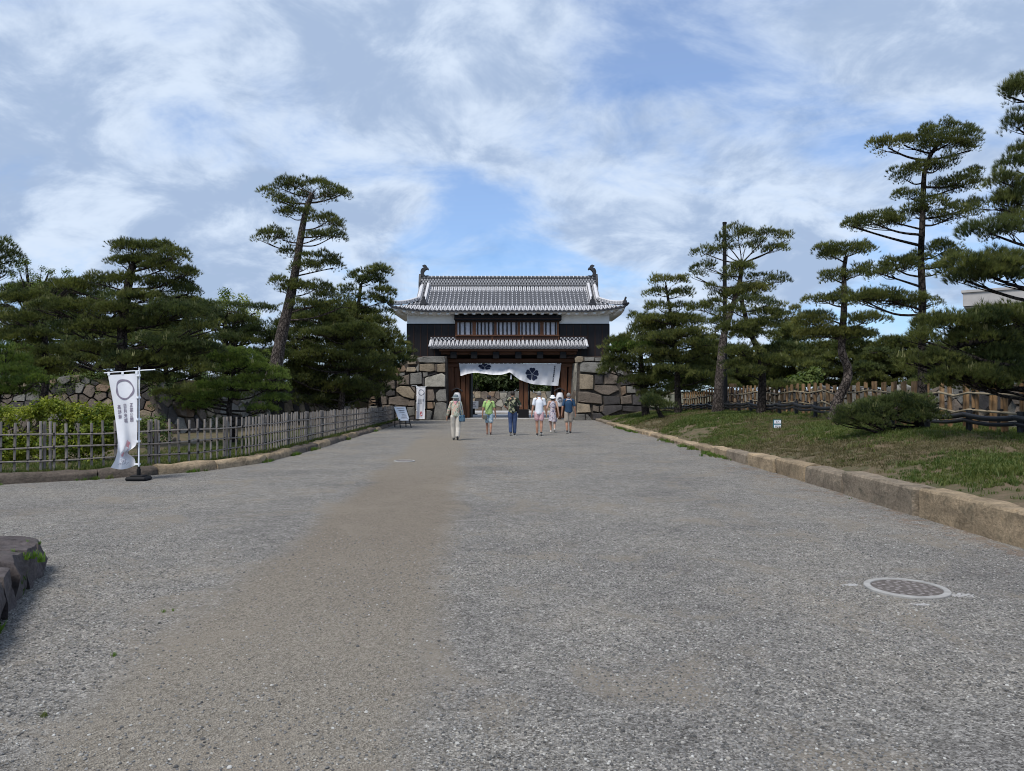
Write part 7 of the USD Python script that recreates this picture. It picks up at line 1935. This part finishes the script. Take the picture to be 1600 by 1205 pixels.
    if 'shirt' in outfit:
        m_, frac, hemz, loose = outfit['shirt']
        lev = [((0, 0, hemz * h + 0.03 * h), (0.080 * b + loose, 0.062 + loose)), ((0, -0.004 * h, 0.64 * h), (0.074 * b + loose, 0.056 + loose)), ((0, 0, 0.74 * h), (0.085 * b + loose * .7, 0.062 + loose * .5)), ((0, 0, 0.805 * h), (0.080 * b, 0.050))]
        o = tor(lev, 0.008)
        o = o + bones([sleeve_chain(s, frac, 0.038, 0.036 if frac <= 1 else 0.028) for s in (-1, 1)] + [[(W((0, -.004 * h, 0.825 * h)), 0.044 * h), (W((0, 0, 0.840 * h)), 0.041 * h)]])
        t = skin_of(o, 0.03, 4)
        q = t.vertices; q = q + (meshkit.noise(q * [9, 9, 5], 3)[:, None] - 0.5) * 0.016; t.vertices = q
        part(T, outfit.get('shirt_name', 'shirt'), t, M[m_], smooth=True)
    if 'bottom' in outfit:
        m_, frac, r0, r1, nm_ = outfit['bottom']
        o = bones([leg_chain(s, frac, r0, r1, 0.0) for s in (-1, 1)])
        o = o + tor([((0, 0, 0.525 * h), (0.078 * b, 0.062)), ((0, 0, 0.59 * h), (0.072 * b, 0.055))], 0.005)
        t = skin_of(o, 0.03, 4); q = t.vertices; t.vertices = q + (meshkit.noise(q * [9, 9, 4], 5)[:, None] - 0.5) * 0.014
        part(T, nm_, t, M[m_], smooth=True)
    if 'dress' in outfit:
        m_, hz = outfit['dress']
        A = np.linspace(0, 2 * PI, 37)[:-1]; prof = [(hz, .118, .105), (hz + .06, .110, .096), (.50, .094, .078), (.58, .080, .064), (.63, .070, .054), (.72, .084, .063), (.78, .082, .058), (.825, .060, .042), (.84, .040, .032)]
        V = []
        for z, a_, c_ in prof:
            f_ = 1.0 if z > .55 else 1 + 0.0
            V += [W(((a_ * b * (1 + (0.05 * math.sin(9 * t) + .03 * math.sin(5 * t + 1)) * max(0, (.58 - z) / .25))) * h * math.cos(t), (c_ + (.05 * math.sin(9 * t)) * max(0, (.58 - z) / .25) * .1) * h * math.sin(t) - 0.006 * h, (z + (.012 * math.sin(2 * t) if z < .4 else 0)) * h)) for t in A]
        part(T, 'dress', MB().add(V, [[k * 36 + i, k * 36 + (i + 1) % 36, (k + 1) * 36 + (i + 1) % 36, (k + 1) * 36 + i] for k in range(len(prof) - 1) for i in range(36)]), M[m_], smooth=True)
    if extras: extras(T, W, h, hc, arm, b)
    return T

def hat(T, W, h, hc, crown, brim, m, band=None, tilt=0.0):
    A = np.linspace(0, 2 * PI, 25)[:-1]
    prof = [(0.0, .082), (.050, .076), (.058, .060), (.064, .018), (.0, brim), (0, .0)]
    rings = [(brim, -0.006 - .010), (.058, .006), (.056, .030), (.050, crown * .8), (.034, crown), (.012, crown + .004)]
    V = []
    for r, z in rings: V += [W(hc + np.array([r * h * math.cos(t), r * 1.06 * h * math.sin(t) - .004 * h, (z + .014 + .012 * math.cos(2 * t) * (r > .07)) * h + tilt * r * math.sin(t) * h])) for t in A]
    V.append(W(hc + np.array([0, 0, (crown + .02) * h])))
    n = 24
    F = [[k * n + i, k * n + (i + 1) % n, (k + 1) * n + (i + 1) % n, (k + 1) * n + i] for k in range(5) for i in range(n)]
    mb = MB().add(V, F); mb.add(V[5 * n:6 * n] + [V[-1]], [[i, (i + 1) % n, n] for i in range(n)])
    p = part(T, 'hat', mb, M[m], smooth=True)
    if band:
        Vb = []
        for r, z in ((.0600, .004), (.0590, .026), (.0555, .030)): Vb += [W(hc + np.array([r * h * math.cos(t), r * 1.06 * h * math.sin(t) - .004 * h, (z + .016) * h])) for t in A]
        part(p, 'hat_band', MB().add(Vb, [[k * n + i, k * n + (i + 1) % n, (k + 1) * n + (i + 1) % n, (k + 1) * n + i] for k in range(2) for i in range(n)]), M[band], smooth=True)
def strap_path(T, W, h, pts, w, m, nm='strap'):
    part(T, nm, tube([W(np.array(p) * h) for p in pts], w, 6), M[m], smooth=True)

def ex1(T, W, h, hc, arm, b):
    hat(T, W, h, hc, .055, .092, 'hat_grey', 'hat_dark')
    q = [W(np.array(p) * h) for p in ((.075, -.075, .40), (.20, -.06, .40), (.205, .03, .40), (.08, .02, .40), (.07, -.075, .535), (.195, -.06, .55), (.20, .03, .55), (.075, .02, .535))]
    bag = part(T, 'tote_bag', skin_of(hull_of(np.array(q)), 0.04, 3), M['bag_teal'], smooth=True)
    for dy in (-.06, .0): part(bag, 'bag_strap', tube(smooth_path([W(np.array(p) * h) for p in ((.10, dy, .53), (.115, dy * .7 - .01, .70), (.098, dy * .3 - .01, .852), (.13, dy * .6, .72), (.17, dy, .54))], 3), .010, 6), M['bag_teal'], smooth=True)
    part(T, 'scarf', skin_of(hull_of(np.array([W(np.array(p) * h) for p in ((-.045, -.05, .845), (.045, -.05, .845), (0, -.074, .76), (-.03, .03, .84), (.03, .03, .84), (0, -.06, .85))])), .03, 2), M['ink_pink'], smooth=True)
def ex2(T, W, h, hc, arm, b):
    q = ball((0, -.006 * h, .022 * h), (.053 * h, .058 * h, .056 * h), 2); q = q[q[:, 2] > .010 * h]
    part(T, 'cap', skin_of(hull_of(np.array([W(hc + p) for p in q] + [W(hc + np.array(p) * h) for p in ((-.03, .10, .012), (.03, .10, .012), (-.03, .10, .018), (.03, .10, .018))])), .03, 1), M['cap_blue'], smooth=True)
    strap_path(T, W, h, [(.070, .0, .845), (.058, -.066, .80), (0, -.088, .70), (-.06, -.094, .60), (-.098, -.07, .50)], .011, 'strap')
    part(T, 'shoulder_bag', skin_of(hull_of(np.array([W(np.array(p) * h) for p in ((-.15, -.085, .39), (-.05, -.105, .39), (-.05, -.055, .39), (-.15, -.03, .39), (-.15, -.085, .495), (-.05, -.105, .495), (-.05, -.055, .495), (-.15, -.03, .495))])), .04, 2), M['bag_grey'], smooth=True)
def ex3(T, W, h, hc, arm, b):
    q = ball((0, -.006 * h, .022 * h), (.052 * h, .057 * h, .054 * h), 2); q = q[q[:, 2] > .012 * h]
    strap_path(T, W, h, [(-.075, .0, .848), (-.055, -.068, .80), (0.01, -.092, .70), (.07, -.086, .61), (.105, -.02, .55)], .015, 'black')
    part(T, 'shoulder_bag', skin_of(hull_of(np.array([W(np.array(p) * h) for p in ((.09, -.03, .50), (.15, -.02, .50), (.15, .09, .50), (.10, .09, .50), (.09, -.03, .66), (.14, -.02, .66), (.14, .09, .66), (.10, .09, .66))])), .04, 2), M['black'], smooth=True)
def ex4(T, W, h, hc, arm, b):
    ring = [W(hc + np.array([.052 * h * math.cos(t), .060 * h * math.sin(t) - .004 * h, .026 * h])) for t in np.linspace(0, 2 * PI, 21)]
    part(T, 'sunglasses', tube(ring, .006, 5), M['black'], smooth=True)
def ex5(T, W, h, hc, arm, b): hat(T, W, h, hc, .060, .088, 'hat_white', None)
def ex6(T, W, h, hc, arm, b):
    ring = [W(np.array([.046 * math.cos(t), .046 * math.sin(t) - .004, .845 + .006 * math.sin(t)]) * h) for t in np.linspace(0, 2 * PI, 21)]
    part(T, 'towel', tube(ring, .016, 7), M['hat_white'], smooth=True)
person('woman in a grey-green hat, floral blouse and wide cream trousers carrying a blue tote bag', 712, 687.5, 616, 1.0, ((0.14, 0.0), (-0.16, 0.03)), ((-.20, .06, .47), (.165, .02, .47)),
       dict(shirt=('f_floral', 1.6, 0.50, 0.012), shirt_name='blouse', bottom=('f_cream', 1.93, 0.064, 0.048, 'trousers'), shoe='shoe_d'), female=True, hair='hair_grey', extras=ex1)
person('man in a light green shirt, navy cap and pale blue shorts with a crossbody bag', 764, 679.3, 617.5, 1.0, ((0.12, 0.0), (-0.10, 0.02)), ((-.165, .02, .48), (.17, .03, .48)),
       dict(shirt=('f_green', 0.62, 0.50, 0.010), bottom=('f_ltblue', 0.72, 0.058, 0.056, 'shorts'), shoe='shoe_b'), extras=ex2, turn=0.0)
person('man in a dark leaf-patterned shirt and blue jeans', 801, 680.5, 611, 0.98, ((-0.06, 0.02), (0.08, 0.0)), ((-.12, .16, .60), (.13, .15, .60)),
       dict(shirt=('f_darkfl', 0.75, 0.50, 0.012), bottom=('f_jean', 1.88, 0.058, 0.038, 'jeans'), shoe='shoe_d', sole='sole'), extras=ex3)
person('man in a white shirt and short pink checked shorts', 842.5, 680.8, 611.5, 0.99, ((0.03, 0.0), (-0.11, 0.03)), ((-.17, -.01, .47), (.165, .03, .47)),
       dict(shirt=('f_white', 0.62, 0.475, 0.010), bottom=('f_pink', 0.55, 0.060, 0.058, 'shorts'), shoe='shoe_d', sole='sole'), hair='hair_grey', extras=ex4)
person('woman in a white sun hat and a sleeveless patterned dress', 863.5, 676.0, 617.5, 0.97, ((0.08, 0.0), (-0.17, 0.05)), ((-.165, .02, .49), (.165, -.02, .48)),
       dict(dress=('f_dress', 0.30), shoe='shoe_w'), skin='skin_l', female=True, extras=ex5)
person('man in a navy shirt and beige shorts with a white towel round his neck', 888.5, 677.3, 614, 1.03, ((-0.13, 0.02), (0.10, 0.0)), ((-.17, -.02, .48), (.17, .02, .48)),
       dict(shirt=('f_navy', 0.72, 0.50, 0.012), bottom=('f_beige', 0.80, 0.060, 0.060, 'shorts'), shoe='shoe_d', sole='sole'), hair='hair_grey', extras=ex6)
